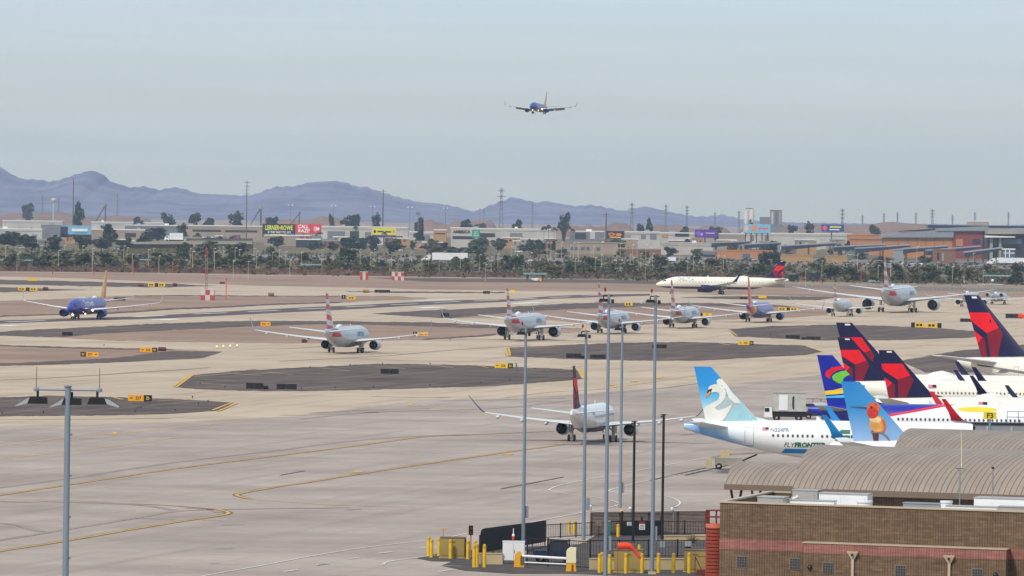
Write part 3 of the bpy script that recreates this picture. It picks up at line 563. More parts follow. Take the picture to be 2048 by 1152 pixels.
    for sg in (-1, 1):
        gb = MB(); gb.tube((0, sg * T['track'], wr), (0, sg * T['track'] * .98, zw + .3), .17, .2, 8); gb.tube((0, sg * T['track'], wr + .9), (0, sg * T['track'] * .6, zw + .1), .1, .1, 6); gb.tube((0.02, sg * T['track'] - .8 * wr, wr), (0.02, sg * T['track'] + .8 * wr, wr), .12, .12, 6)
        gb.box((0, sg * (T['track'] + .25 + wr * .1), (zw + wr) / 2 + .5), (.9, .06, max(.3, zw - wr - .3)))
        g = gb.build('landing_gear', PT['strut'], t)
        if T.get('bogie'):
            for dx in (-.75, .75): wheels(g, dx, sg * T['track'], wr, wr * .9)
        else: wheels(g, 0, sg * T['track'], wr, wr * .78)
    gb = MB(); gb.tube((T['ng'], 0, wr * .7), (T['ng'] - .2, 0, B.at(T['ng'])[0] - B.at(T['ng'])[1] * .8), .11, .13, 8); gb.box((T['ng'] - .5, .35, wr + .7), (.9, .05, .6)); gb.box((T['ng'] - .5, -.35, wr + .7), (.9, .05, .6))
    g = gb.build('landing_gear', PT['strut'], t); wheels(g, T['ng'], 0, wr * .72, .3)
    if lamps:
        for (lx, ly, lz, r) in ((T['wroot'][0] + .5, T['w'] + .75, zw + .02, .24), (T['wroot'][0] + .5, -T['w'] - .75, zw + .02, .12), (T['ng'] + .15, 0, 1.25, .17), (T['wroot'][0] + 3.0, T['w'] * .75, T['zc'] - T['h'] * .92, .16)):
            kb = MB(); kb.lathe((lx, ly, lz), (1, 0, 0), [(-.1, r), (0.05, r * .9), (.14, .01)], 12); kb.build('landing_light', LAMP, t)
    return t, B, F_, T
def fus_text(t, B, txt, x, z, size, m, sg=-1, bold=0.02, shear=0.0, name='lettering', sx=1.0):
    vs, fs, wd, ht = text_polys(txt, size, bold, shear, sx)
    x0 = x
    pts = [(x0 + sg * -1 * v[0], z + v[1]) for v in vs]
    return drape(name, [(pts, fs)], lambda a, b: B.side(a, b, sg, .03), m, t)
def windows(t, B, x0, x1, z, sg=-1, pitch=.533, wd=.26, ht=.36, m=None, skip=()):
    n = int((x1 - x0) / pitch); me = None
    for k in range(n + 1):
        if k in skip: continue
        x = x0 + k * pitch
        drape('window', [ell(x, z, wd / 2, ht / 2, 8)], lambda a, b: B.side(a, b, sg, .025), m or PT['glass'], t)
def door(t, B, x, z0, z1, wd, sg=-1, m=None):
    f = .06; a, b_ = x - wd / 2, x + wd / 2
    ps = [poly((a, z0), (a + f, z0), (a + f, z1), (a, z1)), poly((b_ - f, z0), (b_, z0), (b_, z1), (b_ - f, z1)), poly((a, z0 - .08), (b_, z0 - .08), (b_, z0 + .04), (a, z0 + .04)), poly((a, z1 - f), (b_, z1 - f), (b_, z1), (a, z1))]
    return drape('door', ps, lambda x_, z_: B.side(x_, z_, sg, .025), m or PT['grey'], t, cuts=5)
# ---- tail art, in fin coordinates (c: 0 trailing edge - 1 leading edge, v: 0 root - 1 tip)
def finmap(px, te0, te1, le0, le1, y0, y1):
    out = []
    for x, y in px:
        v = (y0 - y) / (y0 - y1); te = te0 + (te1 - te0) * v; le = le0 + (le1 - le0) * v; out.append(((x - te) / (le - te), v))
    return out
def fin_art(t, F_, px, args, m, sg, name='tail_marking', off=.03, cuts=6):
    pts = [[(F_.te(v) + c * F_.ch(v), v) for c, v in finmap(p, *args)] for p in px]
    return drape(name, [poly(*p) for p in pts], lambda x, v: F_.pt((x - F_.te(v)) / F_.ch(v), v, sg, off), m, t, cuts=cuts)
DA = (965, 880, 1370, 1000, 1035, 640)
D_red = [[(903, 750), (1076, 748), (1146, 843), (1040, 878), (905, 796)], [(927, 862), (995, 905), (947, 948)]]
D_dred = [[(1146, 843), (1176, 880), (1108, 1034), (1046, 1034), (1040, 878)], [(947, 948), (995, 905), (1017, 918), (1017, 1034), (968, 1034)]]
def delta_fin(t, F_, sides=(-1, 1)):
    for sg in sides:
        fin_art(t, F_, D_red, DA, PT['red'], sg); fin_art(t, F_, D_dred, DA, PT['dred'], sg, name='tail_deep_red_marking')  # deep red is the emblem's own second colour
        fin_art(t, F_, [[(945, 648), (985, 648), (990, 660), (948, 660)]], DA, PT['white'], sg, name='tail_number')
M_fin_navy = PT['navy']
M_delta_fus = ramp_mat('white over navy belly', (0, 0, 1), 0, 8, [(0, (15, 16, 62)), (2.55, (226, 222, 208))])
M_delta_fus_e = ramp_mat('white over navy belly regional', (0, 0, 1), 0, 8, [(0, (15, 16, 62)), (1.95, (224, 223, 220))])
M_delta_fus_big = ramp_mat('white over navy belly widebody', (0, 0, 1), 0, 8, [(0, (15, 16, 62)), (2.9, (226, 222, 208))])
FLAG = []
for i in range(14): FLAG.append((i * .62, (192, 34, 52) if i % 2 == 0 else (206, 208, 214)))
M_flag = ramp_mat('striped tail paint', (0.10, 0, 1), 3.0, 12.6, [(3.0 + i * .98, (190, 32, 50) if i % 2 == 0 else ((206, 208, 214) if i < 8 else (150, 160, 190))) for i in range(10)])
M_flag_s = ramp_mat('striped regional tail paint', (0.10, 0, 1), 2.6, 10, [(2.6 + i * .72, (190, 32, 50) if i % 2 == 0 else ((206, 208, 214) if i < 8 else (150, 160, 190))) for i in range(10)])
M_flag_w = ramp_mat('striped widebody tail paint', (0.10, 0, 1), 4.5, 17, [(4.5 + i * 1.25, (190, 32, 50) if i % 2 == 0 else ((206, 208, 214) if i < 8 else (150, 160, 190))) for i in range(10)])
M_sw_fus = ramp_mat('blue fuselage with warm tail bands', (1, 0, .55), -22, 24, [(-22, (40, 44, 142)), (-16.2, (196, 34, 52)), (-13.6, (228, 130, 60)), (-12.2, (232, 190, 60)), (-11.0, (42, 46, 148))], rough=.35)
M_sw_fin = ramp_mat('warm striped tail paint', (1, 0, .62), -20, -6, [(-20, (52, 54, 150)), (-14.2, (206, 40, 54)), (-12.2, (232, 120, 60)), (-10.6, (238, 190, 60)), (-8, (240, 196, 70))])
M_front_fus = ramp_mat('white fuselage with pale blue rear wash', (1, 0, 1.6), -19, 30, [(-19, (206, 222, 230)), (-11.6, (200, 218, 229)), (-9.6, (104, 158, 220)), (-8.2, (136, 184, 230)), (-6.8, (212, 228, 236)), (-4, (230, 231, 230))], wob=2.4, interp='LINEAR', nscale=.5)
M_front_fin = ramp_mat('swan tail sky paint', (0.0, 0, 1), 5, 12.5, [(5, (218, 228, 230)), (6.6, (186, 218, 228)), (8.0, (110, 186, 220)), (9.4, (30, 146, 212)), (12, (24, 132, 208))], interp='LINEAR')
M_hum_fin = ramp_mat('hummingbird tail sky paint', (0.0, 0, 1), 5, 12.5, [(5, (150, 178, 214)), (6.8, (120, 164, 208)), (8.8, (48, 140, 200)), (12, (24, 124, 196))], interp='LINEAR')
M_spirit_fus = ramp_mat('blue tail sweep over white', (-.19, 0, 1), -2, 14, [(-2, (230, 231, 232)), (6.3, (206, 30, 70)), (6.57, (14, 32, 150))])
# ---------------------------------------------------------------- the fleet
def tip_loc(X, Y, ty, heading):
    """ground position of a plane whose fin tip (trailing corner) is seen at X,Y"""
    T = TYPES[ty]; B = Body(T); F_ = Fin(T, B); b = un(X, Y); d = (HCAM - F_.zt) / b[1]
    p = Vector((b[0] * d, d, 0)); h = R_(heading); return p - Vector((math.sin(h), math.cos(h), 0)) * F_.te(1)
QG = 'airliners queueing on the taxiway'
TXW = 'American'
def aa(ty, X, Y, hd, label, fin_m, text=True, size=1.5, patch=True):
    t, B, F_, T = build_plane('airliner', ty, G(X, Y), hd, label, QG, PT['silver'], fin_m, PT['silver'], PT['grey'], belly=PT['belly'])
    if patch:
        for sg in (-1, 1):
            x = B.tail; k = T['h'] / 2.0
            drape('tail_marking', [poly((x + 3.2 * k, T['zc'] + .25 * k), (x + 5.6 * k, T['zc'] + .05 * k), (x + 8.6 * k, T['zc'] + .15 * k), (x + 7.4 * k, T['zc'] + 1.0 * k), (x + 3.6 * k, T['zc'] + 1.0 * k)), poly((x + 4.2 * k, T['zc'] + 1.55 * k), (x + 7.6 * k, T['zc'] + 1.5 * k), (x + 6.8 * k, T['zc'] + 1.95 * k), (x + 4.4 * k, T['zc'] + 1.85 * k))], lambda a, b: B.side(a, b, sg, .03), PT['aared'], t, cuts=6)
    if text: fus_text(t, B, TXW, B.nose - 5.2 * T['h'] - size * 5.2, T['zc'] + .1, size * 1.15, PT['text'], -1, .03)
    windows(t, B, B.tail + T['L'] * .3, B.tail + T['L'] * .62, T['zc'] + .42, pitch=1.6, wd=.3)
    return t
aa('b737', 691.5, 706, 10.6, 'silver airliner with striped tail, nearest and leftmost of the taxiway queue', M_flag)
aa('a321', 1048.5, 680.5, 10.8, 'silver airliner with striped tail and very large engines, second in the queue', M_flag)
aa('b737', 1224, 667, 10.8, 'silver airliner with striped tail rising right beside the tallest lamp mast', M_flag)
aa('b737', 1366.5, 656, 10.8, 'silver airliner with striped tail below the nose of the white jet in profile', M_flag)
aa('e175', 1684.5, 632.5, 10.8, 'small silver regional jet with striped tail between the blue airliner and the widebody', M_flag_s, text=False, patch=False)
aa('b787', 1795, 624.5, 11.0, 'very large silver widebody jet with long upswept wings and striped tail', M_flag_w, size=2.0)
aa('e175', 1940, 614, 11.0, 'small silver jet half hidden behind the tall navy and red tail fin at right', M_flag_s, text=False, patch=False)
aa('crj', 1996.5, 609, 12, 'small silver jet with two engines high on its rear fuselage near the right edge', PT['silver'], text=False, patch=False)
# blue airliner in the queue
t, B, F_, T = build_plane('airliner', 'b737', G(1517.5, 644.5), 10.8, 'blue and red airliner seen from behind among the silver ones in the queue', QG, M_sw_fus, M_sw_fin, PT['blue'], PT['grey'])
# blue airliner on the runway, coming towards the camera
t, B, F_, T = build_plane('airliner', 'b737', G(176, 638), 190.8, 'blue airliner with yellow and red tail rolling out on the runway with lights on', 'blue airliners', M_sw_fus, M_sw_fin, PT['blue'], PT['wing'], lamps=True)
for sg in (1, -1):
    fus_text(t, B, 'Southwest', B.nose - 4.6 * T['h'] if sg > 0 else B.nose - 4.6 * T['h'] - 9, T['zc'] + .15, 2.1, PT['white'], sg, .04)
# blue airliner in the air
t, B, F_, T = build_plane('airliner', 'b737', P(1077.5, 228.4, FPX / 4.1), 191.5, 'blue airliner on final approach in the open sky with wheels and flaps down', 'blue airliners', M_sw_fus, M_sw_fin, PT['blue'], PT['navy'], lamps=True, flaps=True, pitch=2.0, bank=-0.6)
# long white jet in profile
t, B, F_, T = build_plane('airliner', 'a321', G(1442.5, 589), -94, 'long white airliner in profile with a navy engine, taxiing left at the back', None, M_delta_fus, PT['navy'], PT['navy'], PT['navy'], scale=1.05)
delta_fin(t, F_)
fus_text(t, B, 'DELTA', B.nose - 7.2, T['zc'] + .75, 1.35, PT['text'], 1, .02, sx=1.4)
drape('emblem', [poly((B.nose - 6.5, T['zc'] + .75), (B.nose - 5.6, T['zc'] + .75), (B.nose - 6.05, T['zc'] + 1.6))], lambda a, b: B.side(a, b, 1, .03), PT['red'], t)
windows(t, B, B.tail + 9, B.nose - 6.5, T['zc'] + .35, sg=1, pitch=1.06, wd=.26, m=PT['winblind'])
# regional jet on the apron
t, B, F_, T = build_plane('airliner', 'e175', G(1185, 884), 9.2, 'white regional jet with red and navy tail, upturned wing tips, out on the apron', None, M_delta_fus_e, PT['navy'], PT['white'], PT['navy'], hump=False)
delta_fin(t, F_)
fus_text(t, B, 'N274SY', B.tail + 8.6, T['zc'] + .55, .5, PT['text'], -1, .01)
windows(t, B, B.tail + 9.5, B.nose - 5.5, T['zc'] + .3, pitch=.8, wd=.26)
# parked row
PG = 'white airliners with navy and red tails parked nose in at the gates'
def delta(ty, X, Y, hd, label, fus, wins=True, scale=1.0):
    t, B, F_, T = build_plane('airliner', ty, tip_loc(X, Y, ty, hd), hd, label, PG, fus, PT['navy'], PT['navy'], PT['navy'])
    delta_fin(t, F_)
    windows(t, B, B.tail + T['L'] * .27, B.tail + T['L'] * .72, T['zc'] + T['h'] * .2, pitch=.53, m=PT['cabin'] if ty == 'b757' else PT['winblind'], wd=.27)
    door(t, B, B.tail + T['L'] * .19, T['zc'] - .55, T['zc'] + 1.15, .9); door(t, B, B.tail + T['L'] * .75, T['zc'] - .55, T['zc'] + 1.15, .9)
    vs = poly((B.tail + T['L'] * .3, T['zc'] + 1.0), (B.tail + T['L'] * .3 + 1.1, T['zc'] + 1.0), (B.tail + T['L'] * .3 + 1.1, T['zc'] + 1.5), (B.tail + T['L'] * .3, T['zc'] + 1.5))
    f = drape('flag', [vs], lambda a, b: B.side(a, b, -1, .03), PT['flagred'], t, cuts=3)
    drape('canton', [poly((B.tail + T['L'] * .3 + .55, T['zc'] + 1.15), (B.tail + T['L'] * .3 + 1.1, T['zc'] + 1.15), (B.tail + T['L'] * .3 + 1.1, T['zc'] + 1.5), (B.tail + T['L'] * .3 + .55, T['zc'] + 1.5))], lambda a, b: B.side(a, b, -1, .05), PT['navy'], f)
    return t, B, F_, T
delta('b767', 1928, 590, 126, 'white widebody with tall navy and red tail fin, standing apart at the far right', M_delta_fus_big)
delta('b757', 1672, 645, 90, 'white airliner whose navy and red fin is highest of the three overlapping', M_delta_fus)
delta('a321', 1675, 675, 90, 'white airliner whose navy and red fin is the middle one of the three overlapping', M_delta_fus)
delta('a321', 1757, 700, 90, 'white airliner whose navy and red fin is rightmost of the three overlapping', M_delta_fus)
# blue and white airliner with ringed tail
t, B, F_, T = build_plane('airliner', 'a320', tip_loc(1634, 710, 'a320', 91), 91, 'white airliner with royal blue tail painted with red, green, yellow and cyan bands', None, M_spirit_fus, PT['spblue'], PT['spblue'], PT['aared'], stab_m=PT['grey'], hump=False)
SA = (488, 390, 800, 525, 1100, 680)
for sg in (-1, 1):
    fin_art(t, F_, [[(605, 768), (560, 770), (505, 782), (465, 812), (455, 838), (464, 858), (488, 876), (494, 850), (515, 822), (550, 802), (612, 786)]], SA, PT['red'], sg)
    fin_art(t, F_, [[(625, 800), (570, 812), (525, 832), (504, 856), (512, 884), (545, 910), (580, 920), (578, 896), (585, 868), (610, 848), (650, 836)]], SA, PT['green'], sg)
    fin_art(t, F_, [[(457, 978), (520, 968), (590, 945), (660, 930), (700, 980), (600, 992), (540, 1003), (464, 1011)]], SA, PT['yellow'], sg)
    fin_art(t, F_, [[(466, 1022), (540, 1014), (600, 1004), (720, 1000), (740, 1030), (600, 1030), (473, 1036)]], SA, PT['cyan'], sg)
windows(t, B, B.tail + 9.6, B.tail + 25, T['zc'] + .3, pitch=.53, wd=.27, m=PT['cabin'])
fus_text(t, B, 'spirit.com', B.tail + 9.0, T['zc'] - .95, 1.05, PT['navy'], -1, .03)
drape('emblem', [ell(B.tail + 20, T['zc'] + 1.55, 2.4, .3, 20)], lambda a, b: B.side(a, b, -1, .03), PT['yellow'], t, cuts=6)
door(t, B, B.tail + 7.4, T['zc'] - .5, T['zc'] + 1.2, .9, m=PT['white'])
# white and sky blue airliner with swan
t, B, F_, T = build_plane('airliner', 'a320', tip_loc(1388, 733, 'a320', 93), 93, 'white and sky blue airliner with a white swan painted on its tail', 'airliners with birds on the tail', M_front_fus, M_front_fin, PT['white'], PT['sky'], stab_m=PT['white'], belly=PT['white'], hump=False)
FA = (290, 182, 688, 315, 600, 135)
for sg in (-1, 1):
    A = lambda px, m, off=.03, nm='tail_marking': fin_art(t, F_, px, FA, m, sg, nm, off, 8)
    A([[(400, 260), (452, 318), (520, 396), (600, 500), (690, 598), (292, 600), (280, 560), (272, 505), (300, 462), (360, 430), (405, 395), (430, 330)]], PT['plums'], .02)
    A([[(430, 600), (470, 500), (530, 440), (580, 490), (690, 600)]], PT['teal'], .03)
    A([[(292, 600), (280, 560), (272, 505), (282, 470), (330, 440), (372, 412), (384, 380), (376, 352), (350, 345), (322, 350), (300, 338), (296, 312), (312, 292), (345, 280), (384, 284), (412, 304), (430, 345), (424, 395), (396, 440), (350, 478), (372, 500), (430, 480), (480, 440), (460, 500), (430, 560), (400, 600)]], PT['plumw'], .045)
    A([[(362, 282), (358, 250), (378, 232), (404, 240), (440, 290), (470, 340), (520, 400), (545, 440), (500, 440), (455, 400), (430, 330), (400, 290)]], PT['plumw'], .05)
    A([[(288, 348), (300, 326), (326, 318), (322, 340), (306, 352), (290, 362)]], PT['black'], .06, 'tail_mask_marking')
    A([[(276, 398), (288, 362), (312, 338), (316, 352), (300, 378)]], PT['beak'], .07, 'tail_beak_marking')
windows(t, B, B.tail + 9.7, B.tail + 26, T['zc'] + .42, pitch=.53, wd=.27, skip=(9,), m=PT['cabin'])
door(t, B, B.tail + 7.1, T['zc'] - .75, T['zc'] + 1.25, 1.0)
fus_text(t, B, 'N324FR', B.tail + 9.4, T['zc'] + .85, .55, PT['text'], -1, .015, sx=1.1)
fus_text(t, B, 'FLY', B.tail + 10.9, T['zc'] - .8, .72, PT['dgreen'], -1, .0, .2); fus_text(t, B, 'FRONTIER', B.tail + 12.0, T['zc'] - .8, .72, PT['dgreen'], -1, .035, .15)
f = drape('flag', [poly((B.tail + 8.5, T['zc'] + .95), (B.tail + 9.2, T['zc'] + .95), (B.tail + 9.2, T['zc'] + 1.3), (B.tail + 8.5, T['zc'] + 1.3))], lambda a, b: B.side(a, b, -1, .03), PT['flagred'], t)
drape('canton', [poly((B.tail + 8.85, T['zc'] + 1.08), (B.tail + 9.2, T['zc'] + 1.08), (B.tail + 9.2, T['zc'] + 1.3), (B.tail + 8.85, T['zc'] + 1.3))], lambda a, b: B.side(a, b, -1, .045), PT['navy'], f)
drape('belly_stripe', [poly((B.tail + 10.6, T['zc'] - 1.5), (B.tail + 20, T['zc'] - 1.5), (B.tail + 20, T['zc'] - 1.0), (B.tail + 11.0, T['zc'] - 1.0))], lambda a, b: B.side(a, b, -1, .03), PT['sky'], t, cuts=8)
drape('letter_marking', [poly((B.tail + 16.4, T['zc'] - .1), (B.tail + 18.0, T['zc'] - .1), (B.tail + 18.0, T['zc'] + .55), (B.tail + 16.5, T['zc'] + .55)), poly((B.tail + 16.7, T['zc'] + .72), (B.tail + 18.0, T['zc'] + .72), (B.tail + 18.0, T['zc'] + 1.15), (B.tail + 17.0, T['zc'] + 1.15))], lambda a, b: B.side(a, b, -1, .03), PT['dgreen'], t, cuts=5)
# second one: hummingbird
t, B, F_, T = build_plane('airliner', 'a320', tip_loc(1682, 763, 'a320', 91), 91, 'sky blue airliner tail with an orange hummingbird, rising behind the curved terminal roof', 'airliners with birds on the tail', PT['white'], M_hum_fin, PT['white'], PT['sky'], hump=False)
HA = (1440, 1365, 1840, 1490, 740, 250)
for sg in (-1, 1):
    A = lambda px, m, off=.03, nm='tail_marking': fin_art(t, F_, px, HA, m, sg, nm, off, 6)
    E = lambda cx, cy, rx, ry: [ell(cx, cy, rx, ry, 16)[0]]
    A([[(1562, 640), (1612, 640), (1606, 736), (1575, 738)]], PT['brown'], .03, 'tail_plume_marking')
    A(E(1602, 592, 54, 70), PT['bellyo'], .04, 'tail_belly_marking'); A(E(1590, 556, 40, 26), PT['cream2'], .05, 'tail_breast_marking')
    A([[(1622, 530), (1652, 565), (1661, 615), (1646, 660), (1634, 670), (1644, 620), (1638, 575)]], PT['hum'], .055, 'tail_wing_marking'); A(E(1580, 460, 44, 46), PT['hum'], .05, 'tail_head_marking'); A(E(1566, 456, 8, 9), PT['black'], .075, 'tail_eye_marking'); A(E(1572, 500, 38, 48), PT['throat'], .06, 'tail_throat_marking')
    A([[(1428, 452), (1532, 458), (1534, 468), (1428, 456)]], PT['brown'], .07, 'tail_beak_marking')
    A([[(1555, 655), (1630, 655), (1672, 690), (1692, 738), (1680, 738), (1655, 695), (1625, 668), (1555, 666)]], PT['branch'], .06, 'tail_twig_marking')
for dx in (17.2,):
    drape('letter_marking', [poly((B.tail + dx - 8.2, T['zc'] - .1), (B.tail + dx - 6.5, T['zc'] - .1), (B.tail + dx - 6.5, T['zc'] + 1.1), (B.tail + dx - 7.7, T['zc'] + 1.1))], lambda a, b: B.side(a, b, -1, .03), PT['dgreen'], t, cuts=5)
# ---------------------------------------------------------------- near built things
NM = dict(
 pole=mat('galvanised pole', (128, 142, 156), 0.45, metal=0.3, var=0.12), black=mat('black powder coat', (12, 13, 17), 0.55), silver=mat('brushed lamp housing', (172, 178, 184), 0.4, metal=0.4),
 beacon=mat('red beacon glass', (150, 30, 24), 0.25), lens=mat('lamp glass', (190, 196, 200), 0.2), boxgrey=mat('grey sign back', (132, 138, 144), 0.5),
 bollard=mat('safety yellow', (222, 178, 28), 0.5, var=0.12, scale=3), bollcap=mat('dirty yellow', (190, 150, 30), 0.6), tan=mat('tan cabinet paint', (150, 130, 72), 0.55, var=0.08), tanside=mat('tan cabinet dark trim', (96, 84, 58), 0.6),
 lowwall=mat('sand plaster', (186, 168, 128), 0.8, var=0.12), brown=mat('brown slats', (96, 76, 66), 0.8, var=0.25, scale=1.5), browncap=mat('brown cap', (112, 95, 82), 0.8), white=mat('white enamel', (222, 222, 224), 0.4, var=0.04), cream=mat('ivory plastic', (226, 218, 182), 0.5),
 yel=mat('barrier yellow', (226, 166, 20), 0.45), screen=mat('black windscreen mesh', (9, 10, 16), 0.85, var=0.25), orange=mat('orange fabric', (226, 62, 16), 0.7, var=0.15, scale=2), orng=mat('rust orange pole', (176, 110, 84), 0.6),
 tlred=mat('dark red signal glass', (150, 64, 44), 0.3), rust=mat('red oxide steel', (150, 58, 34), 0.6, var=0.15), rustd=mat('dark oxide steel', (104, 34, 28), 0.7), rustl=mat('pale oxide edge', (204, 108, 78), 0.6),
 glassb=mat('glass block', (48, 58, 64), 0.2, var=0.2, scale=6), grout=mat('grout', (140, 122, 102), 0.8), lead=mat('tan sheet metal', (176, 160, 136), 0.5), sheetm=mat('galvanised box', (168, 166, 162), 0.45, metal=0.2, var=0.15), ventb=mat('black dome', (26, 26, 30), 0.4),
 roofmem=mat('pale roof membrane', (170, 168, 160), 0.8, var=0.1), steelr=mat('dark red steel', (92, 42, 34), 0.6), green=mat('green enamel', (40, 110, 96), 0.5), sign=mat('white sign plate', (226, 226, 220), 0.5), ysign=mat('yellow sign plate', (226, 200, 24), 0.5), ink=mat('black ink', (14, 14, 16), 0.7), inkr=mat('red ink', (176, 40, 40), 0.6),
 hull=mat('dull grey truck panel', (178, 180, 172), 0.5, var=0.18, scale=1.2), navy=mat('navy steel', (26, 32, 62), 0.6), gsegrey=mat('ground gear grey', (150, 146, 132), 0.6, var=0.2), tyre=PT['tyre'], dry=mat('dry twigs', (120, 100, 78), 0.9, var=0.3, scale=4))
def seam_mat(name, rgb, dark, period, lw, axis=0):
    m, nt, b = newmat(name); L = nt.links.new
    tc = N(nt, 'ShaderNodeTexCoord'); sp = N(nt, 'ShaderNodeSeparateXYZ'); L(tc.outputs['Object'], sp.inputs[0])
    md = N(nt, 'ShaderNodeMath', operation='PINGPONG'); L(sp.outputs[axis], md.inputs[0]); md.inputs[1].default_value = period / 2
    lt = N(nt, 'ShaderNodeMath', operation='LESS_THAN'); L(md.outputs[0], lt.inputs[0]); lt.inputs[1].default_value = lw / 2
    nz = N(nt, 'ShaderNodeTexNoise'); nz.inputs['Scale'].default_value = 0.5; nz.inputs['Detail'].default_value = 5; L(tc.outputs['Object'], nz.inputs['Vector'])
    r = N(nt, 'ShaderNodeMapRange'); r.inputs[1].default_value = .3; r.inputs[2].default_value = .7; r.inputs[3].default_value = .9; r.inputs[4].default_value = 1.06; L(nz.outputs['Fac'], r.inputs[0])
    wn = N(nt, 'ShaderNodeTexNoise'); wn.inputs['Scale'].default_value = 1.0; wn.inputs['Detail'].default_value = 3; wm = N(nt, 'ShaderNodeMapping'); wm.inputs['Scale'].default_value = (2.2, .06, .06); L(tc.outputs['Object'], wm.inputs[0]); L(wm.outputs[0], wn.inputs['Vector'])
    mx = N(nt, 'ShaderNodeMix', data_type='RGBA'); L(lt.outputs[0], mx.inputs['Factor']); mx.inputs['A'].default_value = (*lin(rgb), 1); mx.inputs['B'].default_value = (*lin(dark), 1)
    s = N(nt, 'ShaderNodeVectorMath', operation='SCALE'); L(mx.outputs['Result'], s.inputs[0]); L(r.outputs[0], s.inputs['Scale']); wr = N(nt, 'ShaderNodeMapRange'); wr.inputs[1].default_value = .3; wr.inputs[2].default_value = .7; wr.inputs[3].default_value = .9; wr.inputs[4].default_value = 1.07; L(wn.outputs['Fac'], wr.inputs[0]); s2 = N(nt, 'ShaderNodeVectorMath', operation='SCALE'); L(s.outputs[0], s2.inputs[0]); L(wr.outputs[0], s2.inputs['Scale'])
    L(s2.outputs[0], b.inputs['Base Color']); b.inputs['Roughness'].default_value = .6
    return m
def block_mat(name, c1, c2, mortar, bw=0.2, bh=0.2):
    """ribbed block: dark vertical flutes, tone changing from block to block and in long courses, rain stains"""
    m, nt, b = newmat(name); L = nt.links.new
    tc = N(nt, 'ShaderNodeTexCoord'); sp = N(nt, 'ShaderNodeSeparateXYZ'); L(tc.outputs['Object'], sp.inputs[0])
    sm = N(nt, 'ShaderNodeMath', operation='ADD'); L(sp.outputs[0], sm.inputs[0]); L(sp.outputs[1], sm.inputs[1])
    cb = N(nt, 'ShaderNodeCombineXYZ'); L(sm.outputs[0], cb.inputs[0]); L(sp.outputs[2], cb.inputs[1])
    br = N(nt, 'ShaderNodeTexBrick'); br.offset = 0.5; br.inputs['Scale'].default_value = 1; br.inputs['Brick Width'].default_value = .4; br.inputs['Row Height'].default_value = bh; br.inputs['Mortar Size'].default_value = .005; br.inputs['Mortar Smooth'].default_value = .3
    br.inputs['Color1'].default_value = (*lin(c1), 1); br.inputs['Color2'].default_value = (*lin(c2), 1); br.inputs['Mortar'].default_value = (*lin(mortar), 1); L(cb.outputs[0], br.inputs['Vector'])
    pp = N(nt, 'ShaderNodeMath', operation='PINGPONG'); L(sm.outputs[0], pp.inputs[0]); pp.inputs[1].default_value = bw / 2
    vl_ = N(nt, 'ShaderNodeMapRange'); vl_.inputs[1].default_value = 0.006; vl_.inputs[2].default_value = 0.03; vl_.inputs[3].default_value = .55; vl_.inputs[4].default_value = 1.0; L(pp.outputs[0], vl_.inputs[0])
    out = br.outputs['Color']
    for scl, lo, hi in (((.5, 5.0, 1), .78, 1.16), ((3.0, .12, 1), .88, 1.08), ((.25, .4, 1), .86, 1.1)):
        mp = N(nt, 'ShaderNodeMapping'); mp.inputs['Scale'].default_value = scl; L(cb.outputs[0], mp.inputs[0])
        nz = N(nt, 'ShaderNodeTexNoise'); nz.inputs['Scale'].default_value = 1.0; nz.inputs['Detail'].default_value = 4; L(mp.outputs[0], nz.inputs['Vector'])
        r = N(nt, 'ShaderNodeMapRange'); r.inputs[1].default_value = .3; r.inputs[2].default_value = .7; r.inputs[3].default_value = lo; r.inputs[4].default_value = hi; L(nz.outputs['Fac'], r.inputs[0])
        s = N(nt, 'ShaderNodeVectorMath', operation='SCALE'); L(out, s.inputs[0]); L(r.outputs[0], s.inputs['Scale']); out = s.outputs[0]
    s = N(nt, 'ShaderNodeVectorMath', operation='SCALE'); L(out, s.inputs[0]); L(vl_.outputs[0], s.inputs['Scale'])
    L(s.outputs[0], b.inputs['Base Color']); b.inputs['Roughness'].default_value = .9; b.inputs['Specular IOR Level'].default_value = .2
    return m
M_block = block_mat('ribbed brown block', (102, 83, 66), (117, 96, 76), (78, 62, 50))
M_pink = block_mat('pink glazed block', (142, 96, 88), (152, 104, 94), (116, 78, 72))
M_vault = seam_mat('tan standing seam roof', (140, 126, 113), (80, 68, 60), 0.46, 0.06)
# ---- terminal: frame from the seen corners of its parapet
ZP = 7.07
_A = P(1440, 1005, 527); _B = P(2048, 1025, (HCAM - ZP) / un(2048, 1025)[1]); _C = P(1540, 985, (HCAM - ZP) / un(1540, 985)[1])
EX = Vector((_B.x - _A.x, _B.y - _A.y, 0)).normalized(); EY = Vector((_C.x - _A.x, _C.y - _A.y, 0)).normalized(); VB = (Vector((_C.x, _C.y, 0)) - Vector((_A.x, _A.y, 0))).length
A0 = Vector((_A.x, _A.y, 0)); TROT = math.atan2(EX.y, EX.x)
def TW(u, v, z=0.0): return A0 + EX * u + EY * v + Vector((0, 0, z))
_inv = Matrix.Rotation(-TROT, 4, 'Z')
def TL(u, v, z=0.0): return _inv @ (TW(u, v, z) - A0)          # terminal's own space
def onwall(X, Y, v):
    a, b = un(X, Y); O = A0 + EY * v; u = (a * O.y - O.x) / (EX.x - a * EX.y); y = O.y + u * EX.y
    return u, HCAM - b * y
UE = onwall(2048, 1025, 0)[0] + 14
term = thing('terminal_building', A0, 'brown block terminal building with a pink band along its front wall', 'building', rot=TROT)
def quadprism(mb, u0, u1, v0, v1, z0, z1): mb.loft([[TL(u0, v0, z), TL(u1, v0, z), TL(u1, v1, z), TL(u0, v1, z)] for z in (z0, z1)])
def wallbox(mb, u0, u1, v0, v1, z0, z1): quadprism(mb, u0, u1, v0, v1, z0, z1)
